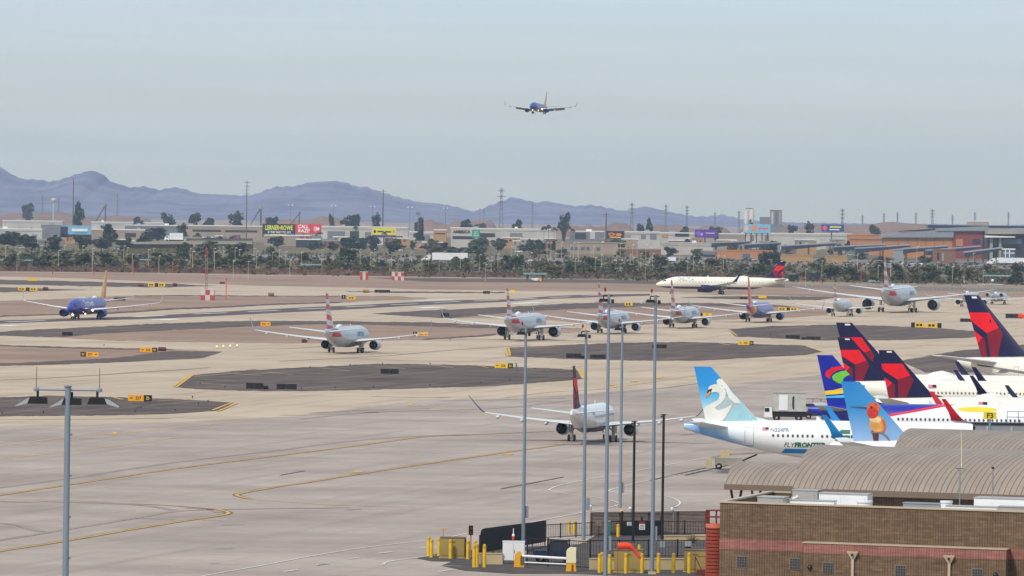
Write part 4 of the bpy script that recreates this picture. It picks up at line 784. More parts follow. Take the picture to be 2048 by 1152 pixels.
def tpart(name, m, parent=None, smooth=False):
    mb = MB(); return mb, (lambda: mb.build(name, m, parent or term, smooth))
zb0 = onwall(1445, 1098, 0)[1]; zb1 = onwall(1445, 1077, 0)[1]
b, fin_ = tpart('wall', M_block)
wallbox(b, 0, UE, 0, .3, 0, zb0); wallbox(b, 0, UE, 0, .3, zb1, ZP); wallbox(b, 0, .3, .3, VB, 0, ZP); wallbox(b, .3, UE, VB - .3, VB, 0, ZP)
W_term = fin_()
b, fin_ = tpart('band', M_pink); wallbox(b, -.02, UE, -.02, .3, zb0, zb1); wallbox(b, -.02, .3, .3, VB, zb0, zb1); fin_()
b, fin_ = tpart('coping', NM['lead']); wallbox(b, -.08, UE, -.08, .38, ZP, ZP + .12); wallbox(b, -.08, .38, .38, VB - .38, ZP, ZP + .12); wallbox(b, -.08, UE, VB - .38, VB + .08, ZP, ZP + .12); fin_()
b, fin_ = tpart('roof', NM['roofmem']); wallbox(b, .3, UE, .3, VB - .3, ZP - 1.3, ZP - 1.0); fin_()
# low bay standing out in front
VBAY = -1.6
ub0 = onwall(1607, 1086, VBAY)[0]; zt = onwall(1607, 1086, VBAY)[1]; ub1 = onwall(2012, 1104, VBAY)[0]; zm = zt - .72
b, fin_ = tpart('bay_wall', M_block); wallbox(b, ub0, ub1, VBAY, 0, 0, zm); BAY = fin_()
b, fin_ = tpart('bay_band', M_pink, BAY); wallbox(b, ub0 - .02, ub1 + .02, VBAY - .02, -.005, zm, zt); fin_()
b, fin_ = tpart('bay_coping', NM['lead'], BAY); wallbox(b, ub0 - .08, ub1 + .08, VBAY - .08, -.01, zt, zt + .07); fin_()
def gwin(X, Y, v, par):
    u, z = onwall(X, Y, v); mb = MB(); s = .42
    mb.mat(1).loft([[TL(u - s, v - .05, q), TL(u + s, v - .05, q), TL(u + s, v + .02, q), TL(u - s, v + .02, q)] for q in (z - s, z + s)])
    w_ = mb.build('window', [NM['grout'], NM['grout']], par); 
    for i in range(4):
        for j in range(4):
            gb = MB(); a, c = u - .4 + i * .2 + .012, z - .4 + j * .2 + .012
            gb.loft([[TL(a, v - .065, q), TL(a + .176, v - .065, q), TL(a + .176, v - .03, q), TL(a, v - .03, q)] for q in (c, c + .176)]); gb.build('glass_block', NM['glassb'], w_)
for X, Y, v, par in ((1484, 1123.5, 0, W_term), (1590, 1127.5, 0, W_term), (1656, 1136, VBAY, BAY), (1801, 1142, VBAY, BAY), (1955, 1149, VBAY, BAY)): gwin(X, Y, v, par)
for X, Y in ((1706, 1111), (1899, 1119)):
    u, z = onwall(X, Y, VBAY); mb = MB(); v = VBAY
    mb.loft([[TL(u - .42 + k, v - d_, q), TL(u + .42 - k, v - d_, q), TL(u + .42 - k, v - .02, q), TL(u - .42 + k, v - .02, q)] for q, k, d_ in ((z + .3, 0, .35), (z + .22, 0, .35), (z - .28, .3, .18))])
    mb.loft([[TL(u - .1, v - .2, q), TL(u + .1, v - .2, q), TL(u + .1, v - .02, q), TL(u - .1, v - .02, q)] for q in (0.0, z - .281)])
    d_ = mb.build('downspout', NM['lead'], BAY)
    MB().lathe(TL(u, v - .36, z + .05), (TL(0, -1) - TL(0, 0)), [(0, .01), (0, .1), (.02, .1), (.02, .01)], 10).build('overflow_hole', NM['ink'], d_)
for X, Y, v, par in ((1620, 1134.5, VBAY, BAY), (1991, 1150, VBAY, BAY)):
    u, z = onwall(X, Y, v); MB().lathe(TL(u, v - .01, z), (TL(0, -1) - TL(0, 0)), [(0, .19), (.1, .18), (.2, .11), (.24, .01)], 14).build('vent_dome', NM['ventb'], par, True)
# roof gear
def roofbox(X0, X1, Yt, v, dep, label, m=None, kind='roof_unit', group='boxes on the terminal roof', zb=None):
    u0, z1 = onwall(X0, Yt, v); u1 = onwall(X1, Yt, v)[0]; z0 = ZP - 1.0
    ob = thing(kind, TW(u0, v, z0), label, 'roof unit', group, rot=TROT); o2 = TL(u0, v, z0)
    q = lambda u, vv, z: TL(u, vv, z) - o2
    mb = MB(); mb.loft([[q(u0, v, z), q(u1, v, z), q(u1, v + dep, z), q(u0, v + dep, z)] for z in (z0 + .12, z1 - .06)]); mb.build('casing', m or NM['white'], ob)
    mb = MB(); mb.loft([[q(u0 - .05, v - .05, z), q(u1 + .05, v - .05, z), q(u1 + .05, v + dep + .05, z), q(u0 - .05, v + dep + .05, z)] for z in (z1 - .06, z1)]); mb.build('lid', NM['sheetm'] if m is None else m, ob)
    mb = MB(); mb.loft([[q(u0 + .1, v + .1, z), q(u1 - .1, v + .1, z), q(u1 - .1, v + dep - .1, z), q(u0 + .1, v + dep - .1, z)] for z in (z0, z0 + .12)]); mb.build('base_frame', NM['boxgrey'], ob)
    n = max(1, int((u1 - u0) / 1.6))
    for k in range(n):
        a = u0 + (u1 - u0) * (k + .12) / n; c = u0 + (u1 - u0) * (k + .88) / n
        mb = MB(); mb.loft([[q(a, v - .03, z), q(c, v - .03, z), q(c, v + .02, z), q(a, v + .02, z)] for z in (z0 + .3, max(z0 + .4, z1 - .25))]); mb.build('panel', m or NM['white'], ob)
    return ob
roofbox(1515, 1566, 993, 4.5, 2.5, 'grey metal roof unit nearest the left corner of the terminal', NM['sheetm'])
roofbox(1585, 1635, 979, 13, 2.2, 'tall grey roof unit close under the curved roof, left of the big white one', NM['sheetm'])
roofbox(1572, 1668, 998.5, 6.5, 1.2, 'long low white duct on the roof in front of the tall grey unit')
roofbox(1638, 1735, 985.5, 10.5, 2.4, 'large white roof unit in the middle left of the terminal roof')
roofbox(1892, 1994, 1010.5, 4.5, 1.2, 'long low white duct on the right part of the terminal roof')
roofbox(1948, 2075, 994.5, 9.5, 2.6, 'large white roof unit at the right end of the terminal roof')
roofbox(1997, 2070, 1012, 3.0, 1.5, 'low grey roof unit at the right end behind the parapet', NM['sheetm'])
roofbox(1806, 1880, 1005, 9.0, 1.4, 'flat grey skylight box between the two drum vents', NM['boxgrey'])
for X, Yt, v, r, lb in ((1729, 1001, 7.0, .55, 'white drum vent beside the large middle roof unit'), (1893, 1001.5, 7.5, .42, 'white drum vent near the whip antenna on the roof')):
    u, z1 = onwall(X, Yt, v); mb = MB(); mb.lathe((0, 0, 0), (0, 0, 1), [(0, r), (z1 - ZP + .85, r), (z1 - ZP + .86, r * 1.12), (z1 - ZP + 1.0, r * 1.1), (z1 - ZP + 1.02, .01)], 20)
    tag(mb.build('drum_vent', NM['white'], loc=TW(u, v, ZP - 1.0), smooth=True), lb, 'vent', 'drum vents on the terminal roof')
b = MB(); u, z1 = onwall(1578, 981, 12); b.path([Vector((0, 0, 0)), Vector((0, 0, .5)), Vector((.25, 0, .9)), Vector((.7, 0, 1.1))], .2, 8); tag(b.build('duct_elbow', NM['sheetm'], loc=TW(u, 12, ZP - 1.0)), 'bent galvanised duct beside the tall grey roof unit', 'duct')
# whip antennas
for X, Yt, Yb, v, lb, tan_ in ((1919, 934, 1012, 12, 'tall mast with small crossarms and a pale whip, left of the thinner one', True), (1985, 938, 1000, 12, 'thin dark antenna mast at the right of the terminal roof', False)):
    u, z0 = onwall(X, Yb, v); z1 = onwall(X, Yt, v)[1]; t = thing('antenna_mast', TW(u, v, ZP - 1.0), lb, 'antenna', 'antenna masts on the terminal roof')
    h = z1 - ZP + 1.0; MB().tube((0, 0, 0), (0, 0, h), .05, .04, 8).build('mast', NM['pole'], t)
    if tan_:
        MB().tube((-.3, 0, h - .1), (.3, 0, h - .1), .03, .03, 6).build('crossarm', NM['black'], t); MB().tube((.12, 0, h - .1), (.05, 0, h + 2.9), .03, .015, 6).build('whip', NM['cream'], t)
    else: MB().lathe((0, 0, h), (0, 0, 1), [(0, .04), (.03, .1), (.12, .1), (.2, .01)], 8).build('cap', NM['black'], t)
# curved roofs
def vault(name, Xe, Ye, ze, w, rise, ulen, label, name_m=M_vault, legs=False, half=False, dbl=True):
    a, bb = un(Xe, Ye); d = (HCAM - ze) / bb; o = Vector((a * d, d, ze))
    t = thing('curved_roof', (o.x, o.y, 0), label, 'roof', 'curved roofs over the concourse', rot=TROT)
    ey = _inv @ EY; mb = MB(); n = 22; A_ = R_(71)
    def prof(k, off=0.0):
        q = -A_ + 2 * A_ * k / n; s = (math.sin(q) / math.sin(A_) + 1) / 2 * 2 * w; z = (math.cos(q) - math.cos(A_)) / (1 - math.cos(A_)) * (rise - off)
        return s, z
    top = [prof(k) for k in range(n + 1)]; bot = [(s + (.18 if s < w else -.18), z - .22) for s, z in top]
    ring = top + bot[::-1]
    rr = lambda u: [(u + ey.x * s, ey.y * s, ze + z) for s, z in ring]
    mb.loft([rr(0), rr(ulen)]); mb.build('roof_shell', name_m, t)
    fb = MB(); fb.loft([[(u, -.06, ze - .45), (u, .12, ze - .45), (u, .12, ze + .0), (u, -.06, ze + .0)] for u in (-.1, ulen)]); fb.build('fascia', NM['browncap'], t)
    return t, ey
t, ey = vault('big', 1585, 976, 7.6, 10.3, 2.95, 46, 'long tan curved metal roof with dark seams behind the white roof units')
b = MB(); b.loft([[(u, .6, z) for u in (.8, 46)] + [(u + ey.x * 18, ey.y * 18, z) for u in (46, .8)] for z in (0.0, 7.3)]); b.build('wall', M_block, t)
vault('back', 1784, 914, 7.4, 10.0, 2.2, 40, 'tan curved metal roof rising behind the long one, below the yellow gate sign')[0]
t, ey = vault('small', 1451, 968, 6.4, 5.5, 1.65, 12, 'small tan curved canopy on dark red posts, left of the long curved roof')
for u, s in ((.8, .8), (4.6, .8), (8.5, .8), (.8, 10.0), (8.5, 10.0)):
    pb = MB(); x, y = u + ey.x * s, ey.y * s
    pb.tube((x, y, 0), (x, y, 4.2), .16, .16, 8); pb.tube((x, y, 3.6), (x - .5, y, 6.1), .12, .1, 6); pb.tube((x, y, 3.6), (x + .5, y, 6.1), .12, .1, 6); pb.build('post', NM['steelr'], t)
# penthouse-like edge piece left of vault handled by wall; second canopy bit
# ---- gate sign and jet bridge
def put(X, Y, d): return P(X, Y, d)
dg_ = 640; p = put(1980, 831, dg_); s = PS(dg_)
t = thing('gate_sign', (p.x, p.y, 0), 'yellow gate sign reading F3 above the curved roof', 'sign')
MB().box((0, 0, p.z), (26 / s, .12, 14 / s)).build('sign_panel', NM['ysign'], t)
vs, fs, wd, ht = text_polys('F3', .62, .015); MB().add([(v[0] - wd / 2, -.075, p.z - ht / 2 + v[1]) for v in vs], fs).build('lettering', NM['ink'], t)
MB().tube((0, .05, 0), (0, .05, p.z - .3), .12, .1, 8).build('post', NM['pole'], t)
p = put(2030, 850, 655); s = PS(655)
t = thing('jet_bridge', (p.x - 2.2, p.y, 0), 'grey jet bridge with handrails beside the yellow gate sign', 'jet bridge')
z0 = p.z
MB().box((4, 0, z0 - .9), (11, 3.2, 1.9)).build('tunnel', NM['boxgrey'], t); MB().box((4, 0, z0 + .12), (11.4, 3.4, .14)).build('roof_deck', NM['black'], t)
b = MB(); b.loft([[(-1.5, -1.5, z), (-.6, -1.5, z), (-.6, 1.5, z), (-1.5, 1.5, z)] for z in (z0 - 2.0, z0 - .1)]); b.build('end_wall', NM['hull'], t)
for k in range(4): MB().box((-.4 + k * 2.2, -1.63, z0 - .75), (.16, .06, 1.3)).build('rib', NM['hull'], t)
for q in (-1.2, 1.2): MB().tube((2 + q, 0, 0), (2 + q, 0, z0 - 1.8), .2, .2, 8).build('leg', NM['pole'], t)
b = MB()
for x in (1.4, 2.4, 3.4, 4.4, 5.4): b.tube((x, -1.2, z0 + .2), (x, -1.2, z0 + 1.25), .035, .035, 5)
for z in (.75, 1.25): b.tube((1.4, -1.2, z0 + z), (5.4, -1.2, z0 + z), .035, .035, 5)
b.build('railing', NM['pole'], t); MB().box((6.4, -.4, z0 + 1.2), (1.6, 1.6, 2.0)).build('cabin', NM['boxgrey'], t)
# ---- catering truck, loaders
p = G(1578, 843); t = thing('catering_truck', p, 'dirty white high box truck on a dark chassis behind the swan tail', 'truck')
MB().box((0, 0, 2.65), (4.4, 2.6, 2.5)).build('cargo_box', NM['hull'], t); MB().box((-.85, -1.34, 2.6), (1.2, .07, 2.1)).build('shutter', NM['white'], t)
b = MB(); b.add([(0.45 + .1 * math.cos(a), -1.34, 2.6 + .9 * math.sin(a)) for a in [R_(q) for q in range(90, 271, 20)]] + [(.62, -1.34, 1.75), (.62, -1.34, 3.45)], [tuple(range(10)) + (10, 11)]); b.build('crest', NM['navy'], t)
MB().box((0, 0, 3.95), (4.55, 2.75, .1)).build('roof', NM['sheetm'], t); MB().box((0, 0, 1.0), (4.6, 2.2, .7)).build('chassis', NM['black'], t)
cb = MB(); cb.box((-2.85, 0, 1.25), (1.1, 2.2, 1.3), top=(.8, .95)).build('cab', NM['white'], t)
MB().box((-3.05, -1.12, 1.6), (.6, .05, .5)).build('cab_window', PT['glass'], t)
for x in (-1.7, 1.3):
    for sy in (-1, 1): MB().lathe((x, sy * 1.05 - .14, .48), (0, 1, 0), [(0, .2), (.02, .46), (.26, .46), (.28, .2)], 14).build('wheel', NM['tyre'], t)
p = G(1632, 838); t = thing('loader', p, 'dark navy cargo loader between the white box truck and the royal blue tail', 'loader')
MB().box((0, 0, 1.9), (3.3, 2.4, .35)).build('platform', NM['navy'], t); MB().box((0, 0, .7), (3.0, 2.0, .5)).build('chassis', NM['black'], t)
for q in (-1, 1): b = MB(); b.tube((-1.3, q, .9), (1.3, q, 1.8), .1, .1, 6); b.tube((1.3, q, .9), (-1.3, q, 1.8), .1, .1, 6); b.build('scissor_arm', NM['navy'], t)
b = MB()
for x in (-1.6, -.5, .6, 1.6): b.tube((x, -1.15, 2.0), (x, -1.15, 2.8), .04, .04, 5)
b.tube((-1.6, -1.15, 2.8), (1.6, -1.15, 2.8), .04, .04, 5); b.build('railing', NM['navy'], t)
for x in (-1.1, 1.1): MB().lathe((x, -1.1, .42), (0, 1, 0), [(0, .2), (.02, .42), (.24, .42), (.26, .2)], 12).build('wheel', NM['tyre'], t)
p = G(1452, 939); t = thing('belt_loader', p, 'tan belt loader with raised conveyor behind the small curved canopy', 'belt loader')
MB().box((.3, 0, .85), (3.0, 1.7, .7)).build('body', NM['gsegrey'], t)
b = MB(); b.loft([[(x, -.45, z), (x, .45, z), (x, .45, z + .22), (x, -.45, z + .22)] for x, z in ((-1.6, 1.2), (0.2, 1.55), (5.6, 1.9))]); b.build('conveyor', NM['gsegrey'], t)
MB().box((-.1, -.3, 1.75), (1.1, .8, .7), top=(.8, .8)).build('driver_cover', NM['lowwall'], t); MB().tube((1.8, 0, 1.0), (3.4, 0, 1.7), .1, .1, 6).build('lift_arm', NM['black'], t); MB().box((-1.9, 0, .75), (.6, 1.5, .9)).build('bumper_box', NM['lowwall'], t)
for x in (-.8, 1.3):
    for sy in (-1, 1): MB().lathe((x, sy * .8 - .12, .36), (0, 1, 0), [(0, .2), (.02, .36), (.2, .36), (.22, .2)], 12).build('wheel', NM['tyre'], t)
# ---- lamp masts
def flood(t, x, z, sc=1.0, dirn=-1, y=0):
    """visored floodlight; visor towards -x"""
    b = MB(); b.tube((x, y, z + .42 * sc), (x, y - .05, z + .15 * sc), .06 * sc, .06 * sc, 6); f = b.build('bracket', NM['black'], t)
    b = MB(); b.extrude([(x - .42 * sc, y - .28 * sc, z - .12 * sc), (x + .42 * sc, y - .28 * sc, z - .12 * sc), (x + .40 * sc, y - .28 * sc, z + .16 * sc), (x - .30 * sc, y - .28 * sc, z + .18 * sc)], (0, .56 * sc, 0)); h = b.build('lamp_housing', NM['black'], t)
    e = x + dirn * .42 * sc
    b = MB(); b.extrude([(e, y - .3 * sc, z - .1 * sc), (e + dirn * .5 * sc, y - .3 * sc, z - .24 * sc), (e + dirn * .5 * sc, y - .3 * sc, z - .2 * sc), (e - dirn * .1 * sc, y - .3 * sc, z + .16 * sc)], (0, .6 * sc, 0)); b.build('visor', NM['silver'], h)
    MB().box((e + dirn * .005, y, z), (.02, .5 * sc, .2 * sc)).build('lens', NM['lens'], h)
LG = 'tall grey lamp masts around the gate compound'
for Xb, Yb, Yt, Xbox, Yb0, Yb1, lb, hd in ((1046, 1108, 655, 1054, 1012, 1036, 'grey lamp mast standing behind the white cabinet, leftmost of the tall group', 1), (1167, 1086, 660, 1177, 996, 1021, 'grey lamp mast second from the left in the group, beside the white regional jet', 1),
   (1210.5, 1166, 588, 1219, 1072, 1101, 'tallest grey lamp mast, nearest to the camera, third from the left', 1), (1240, 1022, 648, 1246, 965, 986, 'thin grey lamp mast farthest back, its foot behind the brown slatted fence', 1), (1304, 1150, 590, 1311, 1053, 1081, 'tall grey lamp mast at the right of the group, standing between yellow bollards', 1)):
    g = G(Xb, Yb); d = g.y; s = PS(d); t = thing('lamp_mast', g, lb, 'lamp mast', LG)
    ztop = HCAM - un(Xb + (Yb - Yt) * .0125, Yt)[1] * d
    MB().tube((0, 0, .25), (0, 0, ztop), .165, .105, 12).build('pole', NM['pole'], t, True); MB().box((0, 0, .13), (.6, .6, .26)).build('base_plate', NM['lowwall'], t)
    zb = HCAM - un(Xbox, (Yb0 + Yb1) / 2)[1] * d; MB().box(((Xbox - Xb) / s - .0131 * (zb - 1) * -0 - .02 - (zb * .0131), .1, zb), (.3, .08, (Yb1 - Yb0) / s)).build('sign_box', NM['boxgrey'], t)
    flood(t, -.42, ztop - .5, .85)
    MB().tube((-.42, 0, ztop - .12), (.3, 0, ztop - .12), .05, .05, 6).build('crossarm', NM['black'], t)
    MB().box((.28, 0, ztop - .55), (.22, .4, .3)).build('ballast_box', NM['black'], t)
    b = MB(); b.tube((-.3, 0, ztop - .1), (-.3, 0, ztop + .22), .03, .03, 6); q = b.build('beacon_stem', NM['pole'], t); MB().lathe((-.3, 0, ztop + .2), (0, 0, 1), [(0, .07), (.04, .085), (.24, .08), (.3, .02)], 10).build('beacon', NM['beacon'], q, True)
# near left mast with three floodlights
d = 308; s = PS(d); p = P(136, 775, d); t = thing('lamp_mast', (p.x, p.y, 0), 'grey lamp mast with crossbar and three floodlights at the left front', 'lamp mast')
MB().tube((0, 0, 0), (0, 0, p.z), .155, .125, 14).build('pole', NM['pole'], t, True); MB().lathe((0, 0, p.z), (0, 0, 1), [(0, .14), (.03, .17), (.07, .17), (.09, .1), (.1, .01)], 12).build('cap', NM['pole'], t)
zc = p.z - .1; MB().tube((-1.42, 0, zc), (1.46, 0, zc), .045, .045, 8).build('crossbar', NM['pole'], t)
for x in (-1.34, 1.34):
    MB().tube((x, 0, zc), (x, 0, zc + .95), .015, .012, 6).build('lightning_rod', NM['black'], t); MB().lathe((x, 0, zc - .08), (0, 0, 1), [(0, .05), (.02, .12), (.12, .12), (.2, .03)], 8).build('clamp', NM['pole'], t)
flood(t, -1.28, zc - .48, 1.0); flood(t, .16, zc - .52, 1.0, -1, .2); flood(t, 1.25, zc - .48, 1.0, 1)
for k in range(9): MB().box((.15, 0, zc - 1.9 - k * 1.75), (.12, .06, .1)).build('step_bolt', NM['pole'], t)
# black poles
for Xb, Yb, Yt, lb in ((1266, 1086, 842, 'slim black pole with a small crossarm, left one of the two'), (1324, 1082, 828, 'slim black pole with a small crossarm, right one, on a grey pedestal')):
    g = G(Xb, Yb + (14 if Xb > 1300 else 0)); d = g.y; t = thing('camera_pole', g, lb, 'pole', 'slim black camera poles'); z1 = HCAM - un(Xb + 3, Yt)[1] * d
    MB().tube((0, 0, .7 if Xb > 1300 else 0), (0, 0, z1), .12, .11, 10).build('pole', NM['black'], t); MB().box((0, 0, z1 - .06), (.5, .1, .08)).build('crossarm', NM['black'], t); MB().box((-.2, 0, z1 - .22), (.14, .3, .14)).build('camera', NM['black'], t)
    if Xb > 1300: MB().box((0, 0, .35), (.5, .5, .7)).build('pedestal', NM['boxgrey'], t)
    else: MB().lathe((0, 0, 0), (0, 0, 1), [(0, .22), (.1, .22), (.2, .13)], 10).build('foot', NM['black'], t)
# ---- bollards
bm_ = MB(); bm_.lathe((0, 0, 0), (0, 0, 1), [(0, .145), (1.0, .145)], 14); bm_.mat(1).lathe((0, 0, 0), (0, 0, 1), [(0.88, .147), (1.0, .147), (1.02, .145), (1.07, .1), (1.09, .01)], 14)
BOL = None
def bollard(X, Yt, Yb, lb, xs=1.0):
    global BOL
    g = G(X, Yb); h = (Yb - Yt) / PS(g.y) / 1.09
    if BOL is None: o = bm_.build('bollard', [NM['bollard'], NM['bollcap']], smooth=True); BOL = o
    else: o = BOL.copy(); COL.objects.link(o)
    o.location = g; o.scale = (xs, xs, h); tag(o, lb, 'bollard', 'yellow bollards around the gate compound')
for X, Yt, Yb, lb in ((857, 1073, 1113.5, 'yellow bollard at the far left end of the row by the first tan cabinet'), (862.7, 1077.6, 1116.5, 'yellow bollard just right of the leftmost one, left of the tan cabinet'), (877.8, 1075.4, 1113.5, 'yellow bollard touching the left edge of the first tan cabinet'), (900.8, 1078.4, 1118.6, 'yellow bollard in front of the middle of the first tan cabinet'), (935.5, 1080, 1120, 'yellow bollard just left of the traffic signal pole'),
  (950, 1080, 1131, 'rearmost yellow bollard of the tight cluster left of the black screen'), (948, 1088, 1136, 'left front yellow bollard of the tight cluster left of the black screen'), (953.4, 1086, 1136, 'right front yellow bollard of the tight cluster left of the black screen'), (968.6, 1088, 1136.2, 'yellow bollard standing alone before the low wall by the black screen'),
  (1137.6, 1041, 1068, 'yellow bollard behind the black fence, left one of a pair'), (1149, 1041, 1068.8, 'yellow bollard behind the black fence, right one of a pair'), (1236, 1048.4, 1075, 'yellow bollard at the left end of the black gate'), (1320.8, 1052, 1071, 'short yellow bollard beside the right black pole'),
  (1199, 1107, 1147, 'yellow bollard left of the tallest lamp mast, frontmost of three close together'), (1203.6, 1104, 1145, 'yellow bollard left of the tallest lamp mast, middle of three close together'), (1207.2, 1104.5, 1144, 'yellow bollard left of the tallest lamp mast, half hidden by it'), (1219, 1108, 1148.4, 'yellow bollard just right of the tallest lamp mast'), (1251.6, 1106, 1148.4, 'yellow bollard in front of the middle of the second tan cabinet'), (1283.8, 1106, 1147.7, 'yellow bollard at the right edge of the second tan cabinet below the windsock'),
  (1316.6, 1105.5, 1147.7, 'yellow bollard right of the last tall lamp mast, before the low wall'), (1346.9, 1105.5, 1147.7, 'yellow bollard between the last lamp mast and the third tan cabinet'), (1378, 1104.7, 1147.7, 'yellow bollard in front of the third tan cabinet'), (1409.5, 1108, 1144, 'yellow bollard beside the red slatted stair tower'), (1278.6, 1089, 1101, 'short yellow post behind the windsock')):
    bollard(X, Yt, Yb, lb)
# ---- tan cabinets
def cabinet(X0, X1, Yt, Yb, lb, dep=1.2):
    g = G((X0 + X1) / 2, Yb); s = PS(g.y); wd = (X1 - X0) / s; h = (Yb - Yt) / s; t = thing('utility_cabinet', g, lb, 'cabinet', 'tan utility cabinets', rot=-.05)
    MB().box((0, dep / 2, h * .5 + .04), (wd, dep, h - .1)).build('casing', NM['tan'], t); MB().box((0, dep / 2, h - .005), (wd + .1, dep + .1, .07)).build('lid', NM['browncap'], t); MB().box((0, dep / 2, .045), (wd + .2, dep + .2, .09)).build('plinth', NM['lowwall'], t)
    for k in (-1, 1):
        MB().box((k * wd * .245, -.015, h * .55), (wd * .47, .05, h * .78)).build('door', NM['tan'], t)
        MB().box((k * .12, -.05, h * .8), (.2, .04, .06)).build('handle', NM['tanside'], t)
    MB().box((wd / 2 + .03, dep / 2, h * .5), (.05, dep * .9, h * .85)).build('side_panel', NM['tanside'], t)
cabinet(880, 929, 1075, 1118, 'tan utility cabinet at the left, among five yellow bollards', 1.4); cabinet(1228, 1285, 1100, 1147, 'tan utility cabinet below the orange windsock'); cabinet(1368, 1413, 1100, 1146, 'tan utility cabinet next to the red slatted stair tower')
# ---- fences and walls of the compound
def run(p0, p1): d = Vector(p1) - Vector(p0); return d, d.length, math.atan2(d.y, d.x)
def picket(Xa, Ya, Xb, Yb, z0, z1, lb, step=.26, nm='metal_fence', post=2.4):
    a, b_ = G(Xa, Ya), G(Xb, Yb); d, ln, an = run(a, b_); t = thing(nm, a, lb, 'fence', rot=an)
    for z in (z0 + .12, z1 - .06): MB().box((ln / 2, 0, z), (ln, .05, .07)).build('rail', NM['black'], t)
    mb = MB(); k = step
    while k < ln: mb.box((k, 0, (z0 + z1) / 2), (.02, .02, z1 - z0 - .2)); k += step
    mb.build('picket_panel', NM['black'], t)
    n = max(1, round(ln / post))
    for k in range(n + 1): MB().box((ln * k / n, 0, (z1 + .05 + z0) / 2), (.09, .09, z1 - z0 + .05)).build('post', NM['black'], t)
def wall(Xa, Ya, Xb, Yb, h, th, m, lb, nm='low_wall', cap=None):
    a, b_ = G(Xa, Ya), G(Xb, Yb); d, ln, an = run(a, b_); t = thing(nm, a, lb, 'wall', rot=an)
    MB().box((ln / 2, th / 2, h / 2), (ln, th, h)).build('wall', m, t); MB().box((ln / 2, th / 2, h + .04), (ln + .06, th + .08, .08)).build('coping', cap or m, t)
wall(1180, 1141, 1412, 1141, .88, .25, NM['lowwall'], 'low sand coloured wall behind the right row of bollards')
picket(1180, 1139.5, 1412, 1139, .96, 2.35, 'black picket fence on the low sand wall behind the second cabinet')
wall(958, 1130, 1005, 1130.5, .88, .25, NM['lowwall'], 'short sand coloured wall left of the white cabinet')
picket(1090, 1080, 1243, 1072, .1, 1.35, 'black picket fence running behind the paired bollards')
wall(1330, 1084, 1412, 1084, .5, .25, NM['lowwall'], 'low sand kerb wall in front of the brown fence')
picket(1326, 1072.5, 1412, 1072, .1, 1.35, 'black picket fence in front of the brown slatted fence')
picket(1054, 1133, 1180, 1140.5, .1, 2.3, 'black picket gate line behind the white barrier arms', step=.24)
# brown slatted fence
a, b_ = G(1183, 1072), G(1413, 1069); d, ln, an = run(a, b_); t = thing('slatted_fence', a, 'brown slatted screen fence at the back of the gate compound', 'fence', rot=an)
mb = MB()
for k in range(16): mb.box((ln / 2, 0, .1 + k * .12), (ln, .03, .1))
mb.build('slat_panel', NM['brown'], t); MB().box((ln / 2, 0, 2.02), (ln + .1, .3, .1)).build('coping', NM['browncap'], t)
for k in range(5): MB().box((ln * k / 4, .06, 1.0), (.2, .09, 2.0)).build('post', NM['brown'], t)
# black gate with signs
a, b_ = G(1244, 1073), G(1322, 1072.5); d, ln, an = run(a, b_); t = thing('solid_gate', a, 'solid black gate with white notices in front of the brown fence', 'gate', rot=an)
for k in (0, 1): MB().box((ln * (.25 + .5 * k), 0, .7), (ln / 2 - .06, .06, 1.3)).build('gate_leaf', NM['black'], t)
for k in (0, .5, 1): MB().box((ln * k, 0, .85 if k else 1.1), (.12, .12, 1.7 if k else 2.2)).build('post', NM['black'], t)
for fx, z, w_, h_, m in ((.17, 1.1, .42, .3, NM['sign']), (.5, .83, .55, .5, NM['sign']), (.5, 1.2, .5, .14, NM['inkr'])):
    o = MB().box((ln * fx, -.08, z), (w_, .03, h_)).build('notice', m, t)
    if m is NM['sign']:
        for q in (-.25, .0, .25): MB().box((ln * fx, -.1, z + q * h_), (w_ * .7, .01, h_ * .08)).build('printed_line', NM['ink'], o)
a = G(1197, 1078); t = thing('notice_board', a, 'small pale notice board on a post before the brown fence', 'sign'); MB().box((0, 0, 1.35), (.55, .04, .45)).build('sign_panel', NM['browncap'], t); MB().tube((0, .05, 0), (0, .05, 1.15), .03, .03, 6).build('post', NM['black'], t)
a = G(1217, 1074); t = thing('green_pedestal', a, 'narrow green equipment pedestal beside the tallest lamp mast', 'pedestal'); MB().box((0, 0, .7), (.3, .3, 1.3)).build('casing', NM['green'], t); MB().box((0, 0, 1.38), (.34, .34, .07)).build('cap', NM['sheetm'], t)
# windscreen panel
a, b_ = G(961, 1121), G(1092, 1092); d, ln, an = run(a, b_); t = thing('wind_screen', a, 'tall black fabric screen fence with a curved left corner', 'screen', rot=an)
mb = MB(); pts = [(0, 0, .6), (ln, 0, .35), (ln, 0, 2.15), (1.5, 0, 2.52), (.4, 0, 2.45), (0, 0, 2.1)]; mb.extrude(pts, (0, .05, 0)); mb.build('fabric', NM['screen'], t)
for k in range(6): MB().tube((ln * k / 5, .1, 0), (ln * k / 5, .1, 2.05), .05, .05, 6).build('post', NM['navy'], t)
MB().tube((0, .1, 1.35), (ln, .1, 1.2), .03, .03, 6).build('rail', NM['black'], t)
